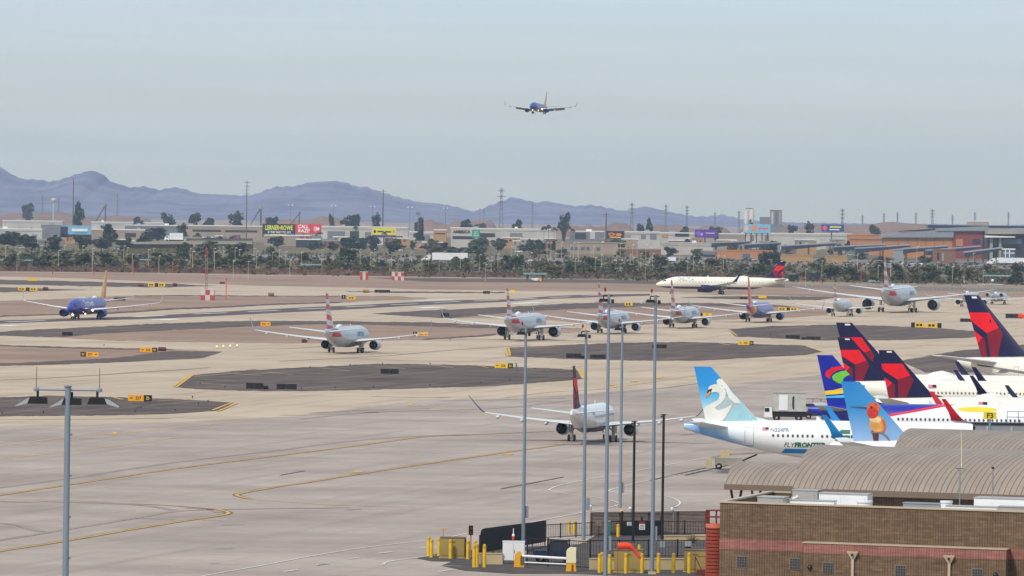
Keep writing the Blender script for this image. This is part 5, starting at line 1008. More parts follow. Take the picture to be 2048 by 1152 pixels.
# white cabinet
g = G(1027, 1130.5); s = PS(g.y); t = thing('equipment_cabinet', g, 'white metal cabinet on short legs beside the barrier', 'cabinet')
MB().box((0, .4, 1.1), (44 / s, .8, 1.5)).build('casing', NM['white'], t); MB().box((0, .4, 1.88), (44 / s + .06, .86, .06)).build('lid', NM['white'], t)
for k in (-1, 1): MB().box((k * 11 / s, -.02, 1.1), (21 / s, .05, 1.4)).build('door', NM['white'], t); MB().box((k * .8, .4, .18), (.1, .7, .35)).build('leg', NM['boxgrey'], t)
MB().box((.06, -.06, 1.1), (.05, .04, .25)).build('handle', NM['boxgrey'], t)
g = G(1026, 1128); t = thing('warning_light', g + Vector((0, .3, 1.91)), 'orange and white warning light standing on the white cabinet', 'lamp'); MB().lathe((0, 0, 0), (0, 0, 1), [(0, .1), (.3, .12), (.32, .03)], 10).build('base', NM['orange'], t); MB().lathe((0, 0, .3), (0, 0, 1), [(0, .12), (.12, .1), (.2, .04), (.6, .03), (.62, .01)], 10).build('stem', NM['white'], t)
# barrier
g = G(1038, 1136); s = PS(g.y); t = thing('barrier_gate', g, 'yellow and white swing barrier with two white arms across the drive', 'barrier')
b = MB(); b.extrude([(-.42, 0, 0), (.42, 0, 0), (.36, 0, .75), (.1, 0, 1.3), (-.12, 0, 1.3), (-.36, 0, .95)], (0, .6, 0)); b.build('drive_housing', NM['yel'], t); MB().box((.25, -.02, .6), (.3, .03, .7)).build('hinge_plate', NM['tanside'], t)
e = G(1133, 1141.5) - g
b = MB(); b.tube((.25, .1, .95), (e.x, e.y + .1, .95), .1, .1, 8); b.build('arm', NM['white'], t); b = MB(); b.tube((.35, .1, .45), (e.x, e.y + .1, .5), .055, .055, 8); b.build('lower_arm', NM['white'], t)
g2 = G(1142, 1144.5); t = thing('barrier_post', g2, 'yellow barrier receiver with a rounded ivory hood', 'barrier')
b = MB(); b.box((0, .3, .35), (.84, .6, .7), top=(.8, .9)); b.build('base', NM['yel'], t)
b = MB(); b.extrude([(-.38, 0, .72)] + [(.0 - .38 * math.cos(q) if q < 1.58 else .38, 0, 1.5 + .42 * math.sin(q)) for q in [R_(k) for k in range(0, 91, 15)]] + [(.38, 0, 1.92), (.38, 0, .72)], (0, .6, 0)); b.build('hood', NM['cream'], t)
MB().box((.1, -.02, .35), (.14, .03, .5)).build('stripe', NM['rust'], t)
# dark utility vehicle behind the barrier
g = G(1112, 1128); t = thing('utility_cart', g, 'dark utility vehicle parked behind the barrier arms', 'vehicle', rot=.1)
MB().box((0, .9, .75), (3.4, 1.6, .6)).build('body', NM['navy'], t); MB().box((.3, .9, 1.4), (1.7, 1.4, .75), top=(.75, .9)).build('cab', PT['glass'], t); MB().box((.3, .9, 1.82), (1.4, 1.35, .08)).build('roof', NM['black'], t); MB().box((1.25, .25, 1.3), (.08, .08, .8)).build('windscreen_frame', NM['sheetm'], t)
for x in (-1.1, 1.1):
    for yv in (.12, 1.5): MB().lathe((x, yv, .38), (0, 1, 0), [(0, .2), (.02, .38), (.2, .38), (.22, .2)], 12).build('wheel', NM['tyre'], t)
# traffic light
g = G(941, 1119); s = PS(g.y); t = thing('traffic_light', g, 'two lens traffic signal with dark red lenses on a thin post', 'traffic light'); h = 68 / s
MB().tube((0, 0, 0), (0, 0, h - .7), .06, .05, 8).build('post', NM['orng'], t); MB().box((0, 0, h - .38), (.36, .25, .76)).build('signal_head', NM['black'], t)
for q in (.18, -.18):
    MB().lathe((0, -.12, h - .38 + q), (0, -1, 0), [(0, .13), (.03, .12), (.04, .01)], 12).build('lens', NM['tlred'], t); b = MB(); b.lathe((0, -.12, h - .38 + q), (0, -1, 0), [(0, .15), (.16, .15)], 12); b.build('hood', NM['black'], t)
# small stand
g = G(886, 1112); t = thing('marker_stand', g, 'thin faded yellow marker sign behind the first tan cabinet', 'sign'); MB().tube((0, 0, 0), (0, 0, 2.1), .025, .025, 6).build('post', NM['tan'], t); MB().box((.08, 0, 2.15), (.45, .04, .12)).build('sign_panel', NM['bollcap'], t)
# windsock
g = G(1235, 1156); s = PS(g.y); t = thing('windsock', g, 'limp orange windsock on a thin red pole', 'windsock'); h = 72 / s
MB().tube((0, 0, 0), (0, 0, h), .03, .03, 6).build('pole', NM['rust'], t)
b = MB(); sc = [(0, 0, .26), (.25, -.02, .27), (.6, -.0, .26), (.95, -.05, .23), (1.15, -.2, .17), (1.4, -.55, .15), (1.75, -.95, .12), (1.78, -.98, .02)]
b.loft([[(x + r * .25 * math.sin(q), r * math.cos(q), h - .28 + z + r * math.sin(q)) for q in [2 * math.pi * k / 12 for k in range(12)]] for x, z, r in sc]); b.build('sock', NM['orange'], t, True); MB().lathe((0.0, 0, h - .28), (1, 0, 0), [(0, .275), (.05, .275)], 14).build('hoop', NM['rustl'], t)
# cctv
for X, Yt, Yb, lb in ((1182, 1008, 1060, 'white surveillance camera on a post at the left end of the brown fence'), (1262, 1012, 1070, 'white dome camera rising above the black gate'), (1346, 1013, 1070, 'slim grey camera post above the brown fence')):
    g = G(X, Yb); s = PS(g.y); h = (Yb - Yt) / s; t = thing('security_camera', g, lb, 'camera', 'surveillance cameras of the compound'); MB().tube((0, 0, 0), (0, 0, h), .05, .04, 6).build('post', NM['boxgrey'], t); MB().lathe((-.1, -.05, h - .35), (0, 0, 1), [(0, .02), (.06, .14), (.2, .15), (.28, .06)], 10).build('dome', NM['white'], t); MB().box((.12, 0, h - .1), (.45, .12, .12)).build('camera', NM['boxgrey'], t)
# dry shrub
def twigs(name, g, r, h, lb, n=90):
    t = thing(name, g, lb, 'shrub'); mb = MB(); rnd = random.Random(3)
    for k in range(n):
        a = rnd.uniform(0, 6.28); q = rnd.uniform(.2, 1); p1 = Vector((math.cos(a) * r * q, math.sin(a) * r * q, h * rnd.uniform(.5, 1) * (1.1 - .5 * q))); mb.tube((p1.x * .1, p1.y * .1, 0), p1 * .6 + Vector((0, 0, .1)), .015, .012, 3, False); mb.tube(p1 * .6 + Vector((0, 0, .1)), p1, .012, .006, 3, False)
    mb.build('twigs', NM['dry'], t)
twigs('dry_shrub', G(1385, 1088), .75, 1.0, 'bare dry shrub between the brown fence and the third cabinet')
g = G(1376, 1098); t = thing('electrical_box', g, 'small grey electrical box below the dry shrub', 'box'); MB().box((0, 0, .45), (.6, .4, .5)).build('casing', NM['boxgrey'], t); MB().box((0, 0, .1), (.5, .3, .2)).build('stand', NM['black'], t); MB().box((0, -.21, .45), (.5, .02, .4)).build('door', NM['sheetm'], t)
# stair tower
g = G(1431, 1166); t = thing('stair_tower', g, 'round red oxide slatted stair tower against the left wall of the terminal', 'stair tower'); s = PS(g.y)
hd_ = HCAM - un(1425, 1047)[1] * g.y; r = .78
MB().lathe((0, 0, 0), (0, 0, 1), [(0, r - .08), (hd_ - .3, r - .08)], 24).build('core', NM['rustd'], t)
n = 15
for k in range(n):
    z = .3 + (hd_ - .7) * k / (n - 1); MB().lathe((0, 0, z), (0, 0, 1), [(0, r - .06), (0, r), (.17, r + .02), (.2, r + .02), (.2, r - .06)], 24).build('slat_ring', NM['rust'], t)
MB().lathe((0, 0, hd_ - .3), (0, 0, 1), [(0, r + .03), (.3, r + .03), (.31, .1), (.31, .01)], 24).build('top_band', NM['rustl'], t)
b = MB()
for z in (.5, 1.0):
    ring = [Vector((r * math.cos(q), r * math.sin(q), hd_ + z)) for q in [2 * math.pi * k / 20 for k in range(21)]]; b.path(ring, .035, 5)
for k in range(8): q = 2 * math.pi * k / 8; b.tube((r * math.cos(q), r * math.sin(q), hd_), (r * math.cos(q), r * math.sin(q), hd_ + 1.0), .05, .05, 5)
b.build('railing', NM['rustd'], t); MB().box((-r * .8, -.2, hd_ + .5), (.25, .2, 1.0)).build('gate_post', NM['rustd'], t)
g = G(1395, 1152); t = thing('steel_stair', g, 'small dark red steel stair at the foot of the slatted tower', 'stair'); b = MB()
for k in range(4): b.box((.5 + k * .3, .4, .15 + k * .25), (.3, .9, .06))
b.build('treads', NM['rustd'], t); b = MB(); b.tube((-.2, 0, 0), (-.2, 0, 1.5), .04, .04, 6); b.tube((-.2, 0, 1.5), (.5, 0, .1), .04, .04, 6); b.tube((0, 0, 1.5), (1.6, 0, 1.5), .03, .03, 6); b.build('handrail', NM['rustd'], t)
MB().box((.9, -.2, .25), (2.0, .08, .5)).build('skirt', NM['rustd'], t)
# ---------------------------------------------------------------- airfield furniture
FM = dict(yel=mat('sign yellow', (232, 186, 22), 0.5, var=0.05), yelo=mat('sign amber', (230, 160, 20), 0.5, var=0.05), blk=mat('sign black', (13, 13, 16), 0.6), navy=mat('sign back navy', (14, 16, 34), 0.6), ink=NM['ink'], yink=mat('yellow ink', (236, 200, 50), 0.5), wink=mat('white ink', (230, 230, 230), 0.5), maroon=mat('maroon cylinder', (96, 44, 46), 0.6), tanb=mat('tan drum', (150, 108, 70), 0.6), leg=mat('sign leg', (90, 90, 88), 0.6),
 red=mat('aviation red', (206, 60, 44), 0.55), white=NM['white'], teal=mat('teal metal roof', (120, 156, 160), 0.5), purple=mat('dull mauve', (96, 80, 92), 0.8), orange=NM['orange'])
def fsign(x0, x1, yt, yb, segs, lb, grp='yellow taxiway direction signs', sc=1.0):
    """segs: (fraction, 'y'/'a'/'k'/'n', text)"""
    g = G((x0 + x1) / 2, yb); s = PS(g.y); w_ = (x1 - x0) / s; h = (yb - yt) / s; t = thing('airfield_sign', g, lb, 'sign', grp); X = -w_ / 2; lg = .12 * h
    for fr, c, tx in segs:
        ww = w_ * fr; m = {'y': FM['yel'], 'a': FM['yelo'], 'k': FM['blk'], 'n': FM['navy']}[c]
        o = MB().box((X + ww / 2, 0, lg + (h - lg) / 2), (ww - .02, .35, h - lg)).build('sign_panel', m, t)
        if tx == '=':
            for q in (-.22, .12): MB().box((X + ww * (.5 + q), -.185, lg + (h - lg) / 2), (ww * .24, .02, h * .42)).build('legend_mark', FM['ink'], o)
        elif tx:
            im = {'y': FM['ink'], 'a': FM['ink'], 'k': FM['yink'], 'n': FM['wink']}[c]; arrow = 0
            if '\u2190' in tx: arrow = -1
            if '\u2192' in tx: arrow = 1
            tx = tx.strip('\u2190\u2192 '); zc = lg + (h - lg) / 2; off = -arrow * ww * .17
            vs, fs, wd, ht = text_polys(tx, h * .62, .015); k = min(1, ww * (.5 if arrow else .86) / wd); mb = MB(); mb.add([(X + ww / 2 + off + (v[0] - wd / 2) * k, -.185, zc - ht / 2 + v[1]) for v in vs], fs)
            mb.build('lettering', im, o)
            if arrow:
                c0 = X + ww / 2 + arrow * ww * .3; q = h * .16; f = arrow
                MB().add([(c0 + f * q * 1.1, -.185, zc), (c0, -.185, zc + q), (c0, -.185, zc + q * .35), (c0 - f * q * 1.4, -.185, zc + q * .35), (c0 - f * q * 1.4, -.185, zc - q * .35), (c0, -.185, zc - q * .35), (c0, -.185, zc - q)], [(0, 1, 2, 3, 4, 5, 6)]).build('arrow', im, o)
        X += ww
    n = max(2, int(w_ / 1.2))
    for k in range(n): MB().tube((-w_ / 2 + w_ * (k + .5) / n, 0, 0), (-w_ / 2 + w_ * (k + .5) / n, 0, lg), .06, .06, 6).build('leg', FM['leg'], t)
def fback(x0, x1, yt, yb, lb):
    g = G((x0 + x1) / 2, yb); s = PS(g.y); w_ = (x1 - x0) / s; h = (yb - yt) / s; t = thing('airfield_sign', g, lb, 'sign', 'dark backs of taxiway signs'); n = max(1, round(w_ / 1.3))
    for k in range(n): MB().box((-w_ / 2 + w_ * (k + .5) / n, 0, .1 + (h - .1) / 2), (w_ / n - .03, .35, h - .1)).build('sign_panel', FM['blk'], t)
    for k in range(n): MB().tube((-w_ / 2 + w_ * (k + .5) / n, 0, 0), (-w_ / 2 + w_ * (k + .5) / n, 0, .12), .06, .06, 6).build('leg', FM['leg'], t)
def drum(x0, x1, yt, yb, lb, m, nm='cable_drum'):
    g = G((x0 + x1) / 2, yb); s = PS(g.y); w_ = (x1 - x0) / s; h = (yb - yt) / s; t = thing(nm, g, lb, 'marker', 'round airfield markers lying beside the signs')
    MB().lathe((-w_ / 2, 0, h / 2), (1, .3, 0), [(0, .05), (0, h / 2), (w_, h / 2), (w_, .05)], 14).build('barrel', m, t); MB().lathe((-w_ / 2 - .02, 0, h / 2), (1, .3, 0), [(0, h * .3), (.03, h * .3), (.03, .02)], 12).build('end_cap', FM['blk'], t)
fsign(256, 304, 790, 804, [(.66, 'a', '\u2190 D7'), (.34, 'k', 'D')], 'yellow and black sign reading arrow D7 and D on the left asphalt island')
fsign(989, 1026, 726.5, 737.5, [(.72, 'y', '\u2190 D6'), (.28, 'k', 'D')], 'yellow and black sign reading arrow D6 and D on the central asphalt island')
fsign(1476, 1507, 682, 691, [(.74, 'y', '\u2190 D5'), (.26, 'k', 'D')], 'yellow and black sign on the island right of the tall lamp masts')
fsign(161, 197, 704, 714.5, [(.3, 'k', 'D'), (.7, 'a', 'D7 \u2192')], 'black and amber sign in the left dirt infield below the blue airliner')
fsign(280, 314, 695, 705.5, [(.72, 'a', '\u2190 D6'), (.28, 'k', 'D')], 'amber and black sign with a maroon drum at its right end')
fsign(521, 541, 643.5, 653, [(1, 'a', 'D6 \u2192')], 'short amber sign beside the left winglet of the nearest queueing airliner')
fsign(826, 856, 664, 673, [(.28, 'k', 'D'), (.72, 'a', 'D6 \u2192')], 'black and amber sign over the right wing tip of the nearest queueing airliner')
fsign(36, 75, 575, 582, [(.4, 'y', '='), (.2, 'k', ''), (.4, 'y', '=')], 'long yellow sign with black middle above the left wing of the runway airliner')
fsign(56, 74, 556, 562.5, [(1, 'y', '')], 'small plain yellow sign farthest back at the left', sc=1)
fsign(296, 330, 566, 574, [(.4, 'y', '='), (.2, 'k', ''), (.4, 'y', '=')], 'long yellow sign with black middle right of the runway airliner tail')
fsign(695, 711, 593, 599.5, [(1, 'y', '=')], 'small yellow sign next to the dark blue runway distance marker')
fsign(1021, 1030, 580, 586.5, [(1, 'y', '')], 'tiny yellow sign behind the striped tail of the second queueing airliner')
fsign(1249, 1265, 605, 612, [(1, 'y', '=')], 'small yellow sign between the third and fourth queueing airliners')
fsign(1401, 1423, 626, 633, [(.2, 'k', ''), (.8, 'y', 'D5')], 'yellow sign just behind the engine of the fourth queueing airliner')
fsign(1517, 1533, 590.5, 597, [(1, 'y', '')], 'yellow sign right of the red tail of the blue queueing airliner')
fsign(1556, 1597, 615, 622, [(.42, 'y', '='), (.16, 'k', ''), (.42, 'y', '=')], 'long yellow sign with dark middle behind the blue queueing airliner')
fsign(1822, 1849, 645, 656, [(.28, 'k', ''), (.72, 'y', '=')], 'yellow sign with black left end below the widebody, left of a pair')
fsign(1853, 1883, 646, 657, [(.72, 'y', '='), (.28, 'k', '')], 'yellow sign with black right end below the widebody, right of a pair')
fsign(683, 691, 590, 598.5, [(1, 'n', '1')], 'dark blue runway distance marker with a white figure 1', 'runway distance marker')
for x0, x1, yt, yb, lb in ((124, 145.5, 664, 672, 'short black sign back on the dark shoulder below the runway airliner'), (228, 251, 595, 601.5, 'black sign back beside the tail of the runway airliner'), (492, 527, 766, 778.5, 'black sign back with a bent end on the central island, left of two'), (553, 593.5, 768, 779.5, 'black sign back on the central island, right of two'), (761, 797.5, 738, 748.5, 'black sign back alone in the middle of the central island'),
  (749, 780.5, 579.5, 586, 'long black sign back beyond the runway'), (882, 898.5, 626, 634, 'short black sign back at the winglet of the second queueing airliner'), (966, 980, 582, 588, 'tiny black sign back beyond the runway, left of the second tail'), (1132, 1163, 707, 717, 'black sign back on the right island, left of the second lamp mast'), (1180, 1211.5, 709, 718, 'black sign back between the second and tallest lamp masts'),
  (1304, 1333.5, 689, 697, 'black sign back crossed by the rightmost grey lamp mast'), (1480, 1494, 593.5, 599, 'tiny black sign back left of the red tail'), (1571, 1600, 670, 678, 'black sign back on the far right island, left of two'), (1612, 1641, 673, 680, 'black sign back on the far right island, right of two'), (1920, 1945, 637, 644.5, 'black sign back beside the tallest navy tail fin'), (2011, 2036, 627.5, 637, 'black sign back next to the orange cover at the right edge')):
    fback(x0, x1, yt, yb, lb)
drum(527, 536, 771, 779, 'small dark drum at the end of the left black sign back', FM['blk']); drum(1161, 1169, 711, 717.5, 'small dark drum beside the left sign back of the right island', FM['blk']); drum(1604, 1611, 674, 679.5, 'small dark drum between the two far right sign backs', FM['blk'])
drum(317, 332, 694, 702.5, 'maroon drum at the right end of the amber D6 sign', FM['maroon']); drum(604, 614, 677.5, 685.5, 'maroon drum under the left wing of the nearest queueing airliner', FM['maroon']); drum(86, 96, 574, 581, 'maroon drum right of the long yellow sign at the left', FM['maroon']); drum(277, 287, 568, 573.5, 'small maroon drum left of the yellow sign near the red mast', FM['maroon']); drum(346, 354, 566, 573, 'dark maroon drum right of the yellow sign near the red mast', FM['maroon'])
drum(537, 548, 585, 592, 'tan drum near the far runway side', FM['tanb']); drum(726, 738, 579, 585.5, 'tan drum left of the long black sign back', FM['tanb'])
# small edge lights
def elight(X, Y, h, lb, m=AMB, grp='lit amber taxiway lights', r=.1):
    g = G(X, Y); t = thing('taxiway_light', g, lb, 'light', grp); MB().tube((0, 0, 0), (0, 0, h), .05, .05, 6).build('stem', FM['leg'], t); MB().lathe((0, 0, h), (0, 0, 1), [(0, r * .8), (r, r), (r * 1.8, r * .5), (r * 2, .01)], 8).build('lamp', m, t)
for X, lb in ((433.5, 'lit amber taxiway light, first from the left of the row of four'), (446.5, 'lit amber taxiway light, second from the left of the row of four'), (460.5, 'lit amber taxiway light, third from the left of the row of four'), (474, 'lit amber taxiway light, rightmost of the row of four')): elight(X, 697.5 - (X - 433) * .06, .35, lb, r=.13)
elight(637, 683, .5, 'lit amber light right beside the left engine of the nearest queueing airliner', r=.2)
rnd = random.Random(11)
EL = [(182, 577.5), (282, 820), (350, 825), (397, 812), (416, 807), (270, 827), (4, 830), (87, 829), (400, 771), (450, 778), (603, 781), (670, 779), (747, 777), (860, 774), (962, 769), (1020, 763), (620, 738), (700, 733), (765, 731), (860, 731), (1070, 741), (208, 693), (316, 704), (385, 798), (1040, 712), (1215, 684), (1690, 650), (1540, 672), (900, 682), (1160, 707)]
lm = MB(); lm.tube((0, 0, 0), (0, 0, .3), .06, .06, 6); lm.mat(1).lathe((0, 0, .3), (0, 0, 1), [(0, .1), (.12, .12), (.22, .02)], 8); proto = None
for X, Y in EL:
    if proto is None: proto = o = lm.build('edge_light', [FM['leg'], mat('blue lamp glass', (50, 60, 110), .3)])
    else: o = proto.copy(); COL.objects.link(o)
    o.location = G(X, Y); tag(o, 'small unlit taxiway edge light standing at the rim of a dark asphalt island', 'light', 'unlit taxiway edge lights')
# red and white shelters and masts
FM['whitew'] = mat('weathered white', (196, 192, 188), .6, var=.15); FM['redw'] = mat('faded red', (176, 66, 54), .6, var=.15)
def shelter(x0, x1, yt, yb, lb, rows=2, cols=3):
    g = G((x0 + x1) / 2, yb); s = PS(g.y); w_ = (x1 - x0) / s; h = (yb - yt) / s; t = thing('equipment_shelter', g, lb, 'shelter', 'red and white airfield shelters'); dp = w_ * .7
    MB().box((0, dp / 2, h / 2), (w_ - .1, dp, h - .1)).build('body', FM['whitew'], t); MB().box((0, dp / 2, h), (w_ + .1, dp + .2, .1)).build('roof', FM['white'], t)
    for i in range(cols):
        for j in range(rows):
            if (i + j) % 2 == 0: MB().box((-w_ / 2 + w_ * (i + .5) / cols, -.02, h * (j + .5) / rows), (w_ / cols - .06, .06, h / rows - .06)).build('checker_panel', FM['redw'], t)
    MB().box((w_ / 2, dp / 2, h * .5), (.06, dp * .5, h * .9)).build('side_panel', FM['red'], t)
shelter(401, 429, 579, 601, 'red and white chequered shelter at the foot of the lattice mast'); shelter(720, 736, 543.5, 560, 'red and white striped shelter, left of the two by the far fence', rows=1, cols=3); shelter(783, 808, 544, 561, 'red and white chequered shelter, right of the two by the far fence', rows=2, cols=4)
g = G(411.5, 600); s = PS(g.y); t = thing('lattice_mast', g + Vector((0, 2.6, 0)), 'slender red and white lattice mast rising above the chequered shelter', 'mast'); H_ = 98 / s
for k in range(8):
    b = MB(); z0, z1 = H_ * k / 8, H_ * (k + 1) / 8
    for sx, sy in ((-1, -1), (1, -1), (1, 1), (-1, 1)): b.tube((sx * .3, sy * .3, z0), (sx * .3, sy * .3, z1), .08, .08, 5)
    b.tube((-.3, -.3, z0), (.3, -.3, z1), .05, .05, 4); b.tube((.3, .3, z0), (-.3, .3, z1), .05, .05, 4); b.build('mast_section', FM['redw'] if k % 3 == 1 or k == 7 else mat('mast grey', (140, 128, 132), .6), t)
MB().lathe((0, 0, H_), (0, 0, 1), [(0, .3), (.6, .4), (1.1, .1)], 8).build('beacon', NM['beacon'], t)
for x, yt, yb, lb in ((452, 560, 601, 'red post with a small cup at its top, right of the chequered shelter'), (267, 522, 551, 'thin red post at the far fence above the blue airliner tail'), (187.5, 545, 552, 'short red post at the far fence, second from the left'), (105, 546, 551.5, 'short red post at the far fence, leftmost'), (345, 525, 548, 'thin red post at the fence left of the lattice mast'), (297, 520, 540, 'thin red post at the fence between tree and lattice mast'), (1604, 553, 575, 'thin red post at the fence by the dark gabled shed'), (1640, 560, 576, 'short red post at the fence right of the gabled sheds'), (1722, 541, 565, 'thin red post at the fence left of the widebody')):
    g = G(x, yb); h = (yb - yt) / PS(g.y); t = thing('marker_post', g, lb, 'post', 'red marker posts'); MB().tube((0, 0, 0), (0, 0, h), .13, .12, 6).build('post', FM['red'], t); MB().lathe((0, 0, h), (0, 0, 1), [(0, .1), (.2, .3), (.4, .3), (.42, .02)], 8).build('cap', FM['red'], t)
    if x == 452: MB().box((-1.2, 0, h - .9), (1.6, .5, .6)).build('arm_box', FM['maroon'], t)
# teal canopies
def canopy(x0, x1, yt, yb, lb, roofh=3):
    g = G((x0 + x1) / 2, yb); s = PS(g.y); w_ = (x1 - x0) / s; h = (yb - yt) / s; t = thing('teal_canopy', g, lb, 'shelter', 'open teal canopies along the far fence')
    MB().box((0, 2, h - .3), (w_, 5, .6)).build('roof', FM['teal'], t)
    for q in (-.32, .32): MB().box((w_ * q, 2, (h - .6) / 2), (.9, 3, h - .6)).build('pier', FM['purple'], t)
canopy(1046, 1094, 546, 562, 'open teal canopy on two piers beside the service road'); canopy(602, 643, 528, 541, 'long low teal canopy left of the shelters'); canopy(1217, 1256, 535, 547, 'thin teal canopy at the fence, right of the open one'); canopy(1368, 1415, 547, 552, 'thin grey teal canopy behind the white jet in profile'); canopy(1737, 1783, 561, 567, 'thin teal canopy left of the striped widebody tail'); canopy(252, 306, 518, 533, 'teal roofed stop among the trees above the blue airliner'); canopy(345, 375, 519, 531, 'teal roofed stop left of the lattice mast'); canopy(1968, 2019, 550, 572, 'large teal canopy at the right end of the fence'); canopy(0, 66, 519, 532, 'teal canopy among the trees at the left edge')
g = G(1071, 563); t = thing('service_cart', g, 'small white and yellow cart under the open teal canopy', 'cart'); MB().box((0, 0, .9), (3.2, 1.5, 1.0)).build('body', NM['white'], t); MB().box((1.9, 0, .8), (1.0, 1.5, 1.2)).build('cab', FM['yel'], t)
for x in (-1.2, 1.2): MB().lathe((x, -.8, .4), (0, 1, 0), [(0, .2), (.02, .4), (.2, .4), (.22, .2)], 10).build('wheel', NM['tyre'], t)
g = G(2041, 637); t = thing('orange_cover', g, 'orange fabric cover beside the black sign back at the right edge', 'cover'); b = MB(); b.extrude([(-1.4, 0, 0), (1.6, 0, 0), (1.4, 0, .9), (.2, 0, 1.4), (-1.0, 0, 1.2)], (0, 1.2, 0)); b.build('fabric', FM['orange'], t); MB().box((0, -.05, .15), (1.0, .1, .25)).build('vent', FM['blk'], t)
g = G(1985, 575); t = thing('navaid_ball', g, 'white ball on a post behind the small twin engine jet', 'beacon'); h = 11 / PS(g.y); MB().tube((0, 0, 0), (0, 0, h), .1, .1, 6).build('post', FM['leg'], t); MB().lathe((0, 0, h), (0, 0, 1), [(0, .05), (.2, .45), (.6, .6), (1.0, .45), (1.2, .03)], 10).build('ball', NM['white'], t, True)
# ---------------------------------------------------------------- beyond the fence
BM_ = dict(white=mat('white warehouse wall', (184, 179, 171), 0.7, var=.2, scale=.08), beige=mat('beige wall', (154, 138, 120), 0.8, var=.2, scale=.08), grey=mat('grey wall', (116, 116, 120), 0.8, var=.2, scale=.08), tan=mat('tan block wall', (168, 132, 88), 0.85), orange=mat('orange tan wall', (178, 120, 72), 0.8), brick=mat('brown brick far', (126, 90, 70), 0.85), red=mat('dull red wall', (132, 52, 48), 0.75), roofw=mat('white roof edge', (222, 220, 214), 0.6), roofg=mat('grey metal roof', (134, 140, 146), 0.5), dark=mat('dark opening', (36, 38, 44), 0.6), solar=mat('dark solar roof', (34, 40, 54), 0.35), blueg=mat('blue grey glazing', (80, 98, 116), 0.25), concrete=mat('far concrete', (150, 144, 134), 0.85), fence=mat('rusty chain link', (104, 66, 62), 0.9, var=0.2, scale=.2), shed=mat('dark shed roof', (58, 54, 60), 0.7), pylon=mat('pylon steel', (112, 116, 124), 0.6), wood=mat('weathered pole', (84, 80, 78), 0.8), lampm=mat('pale lamp post', (196, 186, 150), 0.6), truckw=mat('truck white', (222, 222, 222), 0.4), carr=mat('maroon car', (92, 32, 36), 0.35), card=mat('dark blue car', (30, 40, 66), 0.3), silver=mat('silver car', (160, 164, 168), 0.3), teal=FM['teal'])
M_road = ground_mat('highway asphalt', (112, 106, 104), (128, 121, 118), sc=0.02)
M_verge = ground_mat('dry scrub verge', (112, 96, 72), (86, 82, 56), sc=0.012, contrast=(.4, .6))
M_mound = ground_mat('brown spoil', (112, 90, 78), (132, 104, 88), sc=0.02)
sheet('verge', [[(-80, 541), (600, 549), (1024, 555.5), (1536, 562), (2130, 571), (2130, 488), (1536, 486), (1024, 476), (-80, 462)]], Z1, M_verge, 'dry scrubby verge beyond the fence')
sheet('road', [[(480, 508), (760, 513), (1024, 515), (1536, 523.5), (2130, 530), (2130, 539), (1536, 532), (1024, 523.5), (760, 522), (480, 518)], [(1300, 512), (1536, 515), (1800, 520), (2130, 524), (2130, 528), (1700, 523), (1300, 516)]], Z2, M_road, 'busy grey highway beyond the airfield')
def farz(X, Y, d): return HCAM - un(X, Y)[1] * d
def farx(X, Y, d): return un(X, Y)[0] * d
# ---- perimeter fence in stretches
def ffence(X0, Y0, X1, Y1, h, lb, m=None):
    a, b_ = G(X0, Y0), G(X1, Y1); d = b_ - a; ln = d.length; an = math.atan2(d.y, d.x); t = thing('perimeter_fence', a, lb, 'fence', 'stretches of the perimeter fence', rot=an)
    mb = MB()
    k = 0.0
    while k < ln: mb.box((k + .2, 0, h / 2 + .1), (.26, .04, h - .2)); k += .5
    mb.build('mesh_panel', m or BM_['fence'], t); MB().box((ln / 2, 0, h), (ln, .1, .12)).build('top_rail', m or BM_['fence'], t); MB().box((ln / 2, .05, .12), (ln, .1, .2)).build('bottom_rail', m or BM_['fence'], t)
    n = 10
    for k in range(n + 1): MB().tube((ln * k / n, 0, 0), (ln * k / n, 0, h + .3), .12, .12, 5).build('post', m or BM_['fence'], t)
ffence(-70, 541.8, 420, 546.3, 2.2, 'rust red perimeter fence left of the lattice mast'); ffence(420, 546.4, 720, 551, 2.2, 'rust red perimeter fence between the lattice mast and the first striped shelter'); ffence(736, 551.5, 1040, 555, 2.2, 'rust red perimeter fence between the shelters and the open teal canopy'); ffence(1098, 555, 1420, 557, 2.2, 'rust red perimeter fence behind the tall lamp masts'); ffence(1420, 557.5, 1570, 562, 2.2, 'rust red perimeter fence behind the white jet in profile'); ffence(1570, 577, 2120, 585, 2.6, 'pale grey perimeter fence behind the widebody at right', BM_['concrete'])
# ---- trees
LEAF = [mat('leaf dark', (48, 60, 32), .8, var=.3, scale=.4), mat('leaf mid', (66, 80, 40), .8, var=.3, scale=.4), mat('leaf olive', (100, 106, 58), .8, var=.3, scale=.4)]
LEAFD = [mat('leaf deep', (36, 46, 30), .8, var=.3, scale=.4), mat('leaf deep mid', (40, 54, 36), .8, var=.3, scale=.4), mat('leaf deep light', (62, 74, 48), .8, var=.3, scale=.4)]
LEAFY = [mat('leaf yellow green', (84, 86, 38), .8, var=.3, scale=.4), mat('leaf ochre', (112, 104, 56), .8, var=.3, scale=.4), mat('leaf brown', (108, 88, 62), .8, var=.3, scale=.4)]
SCRUBM = [mat('scrub brown', (92, 74, 56), .9, var=.3, scale=.3), mat('scrub olive', (82, 80, 46), .9, var=.3, scale=.3), mat('scrub green', (56, 64, 34), .9, var=.3, scale=.3)]
BARK = mat('bark', (84, 70, 58), .9)
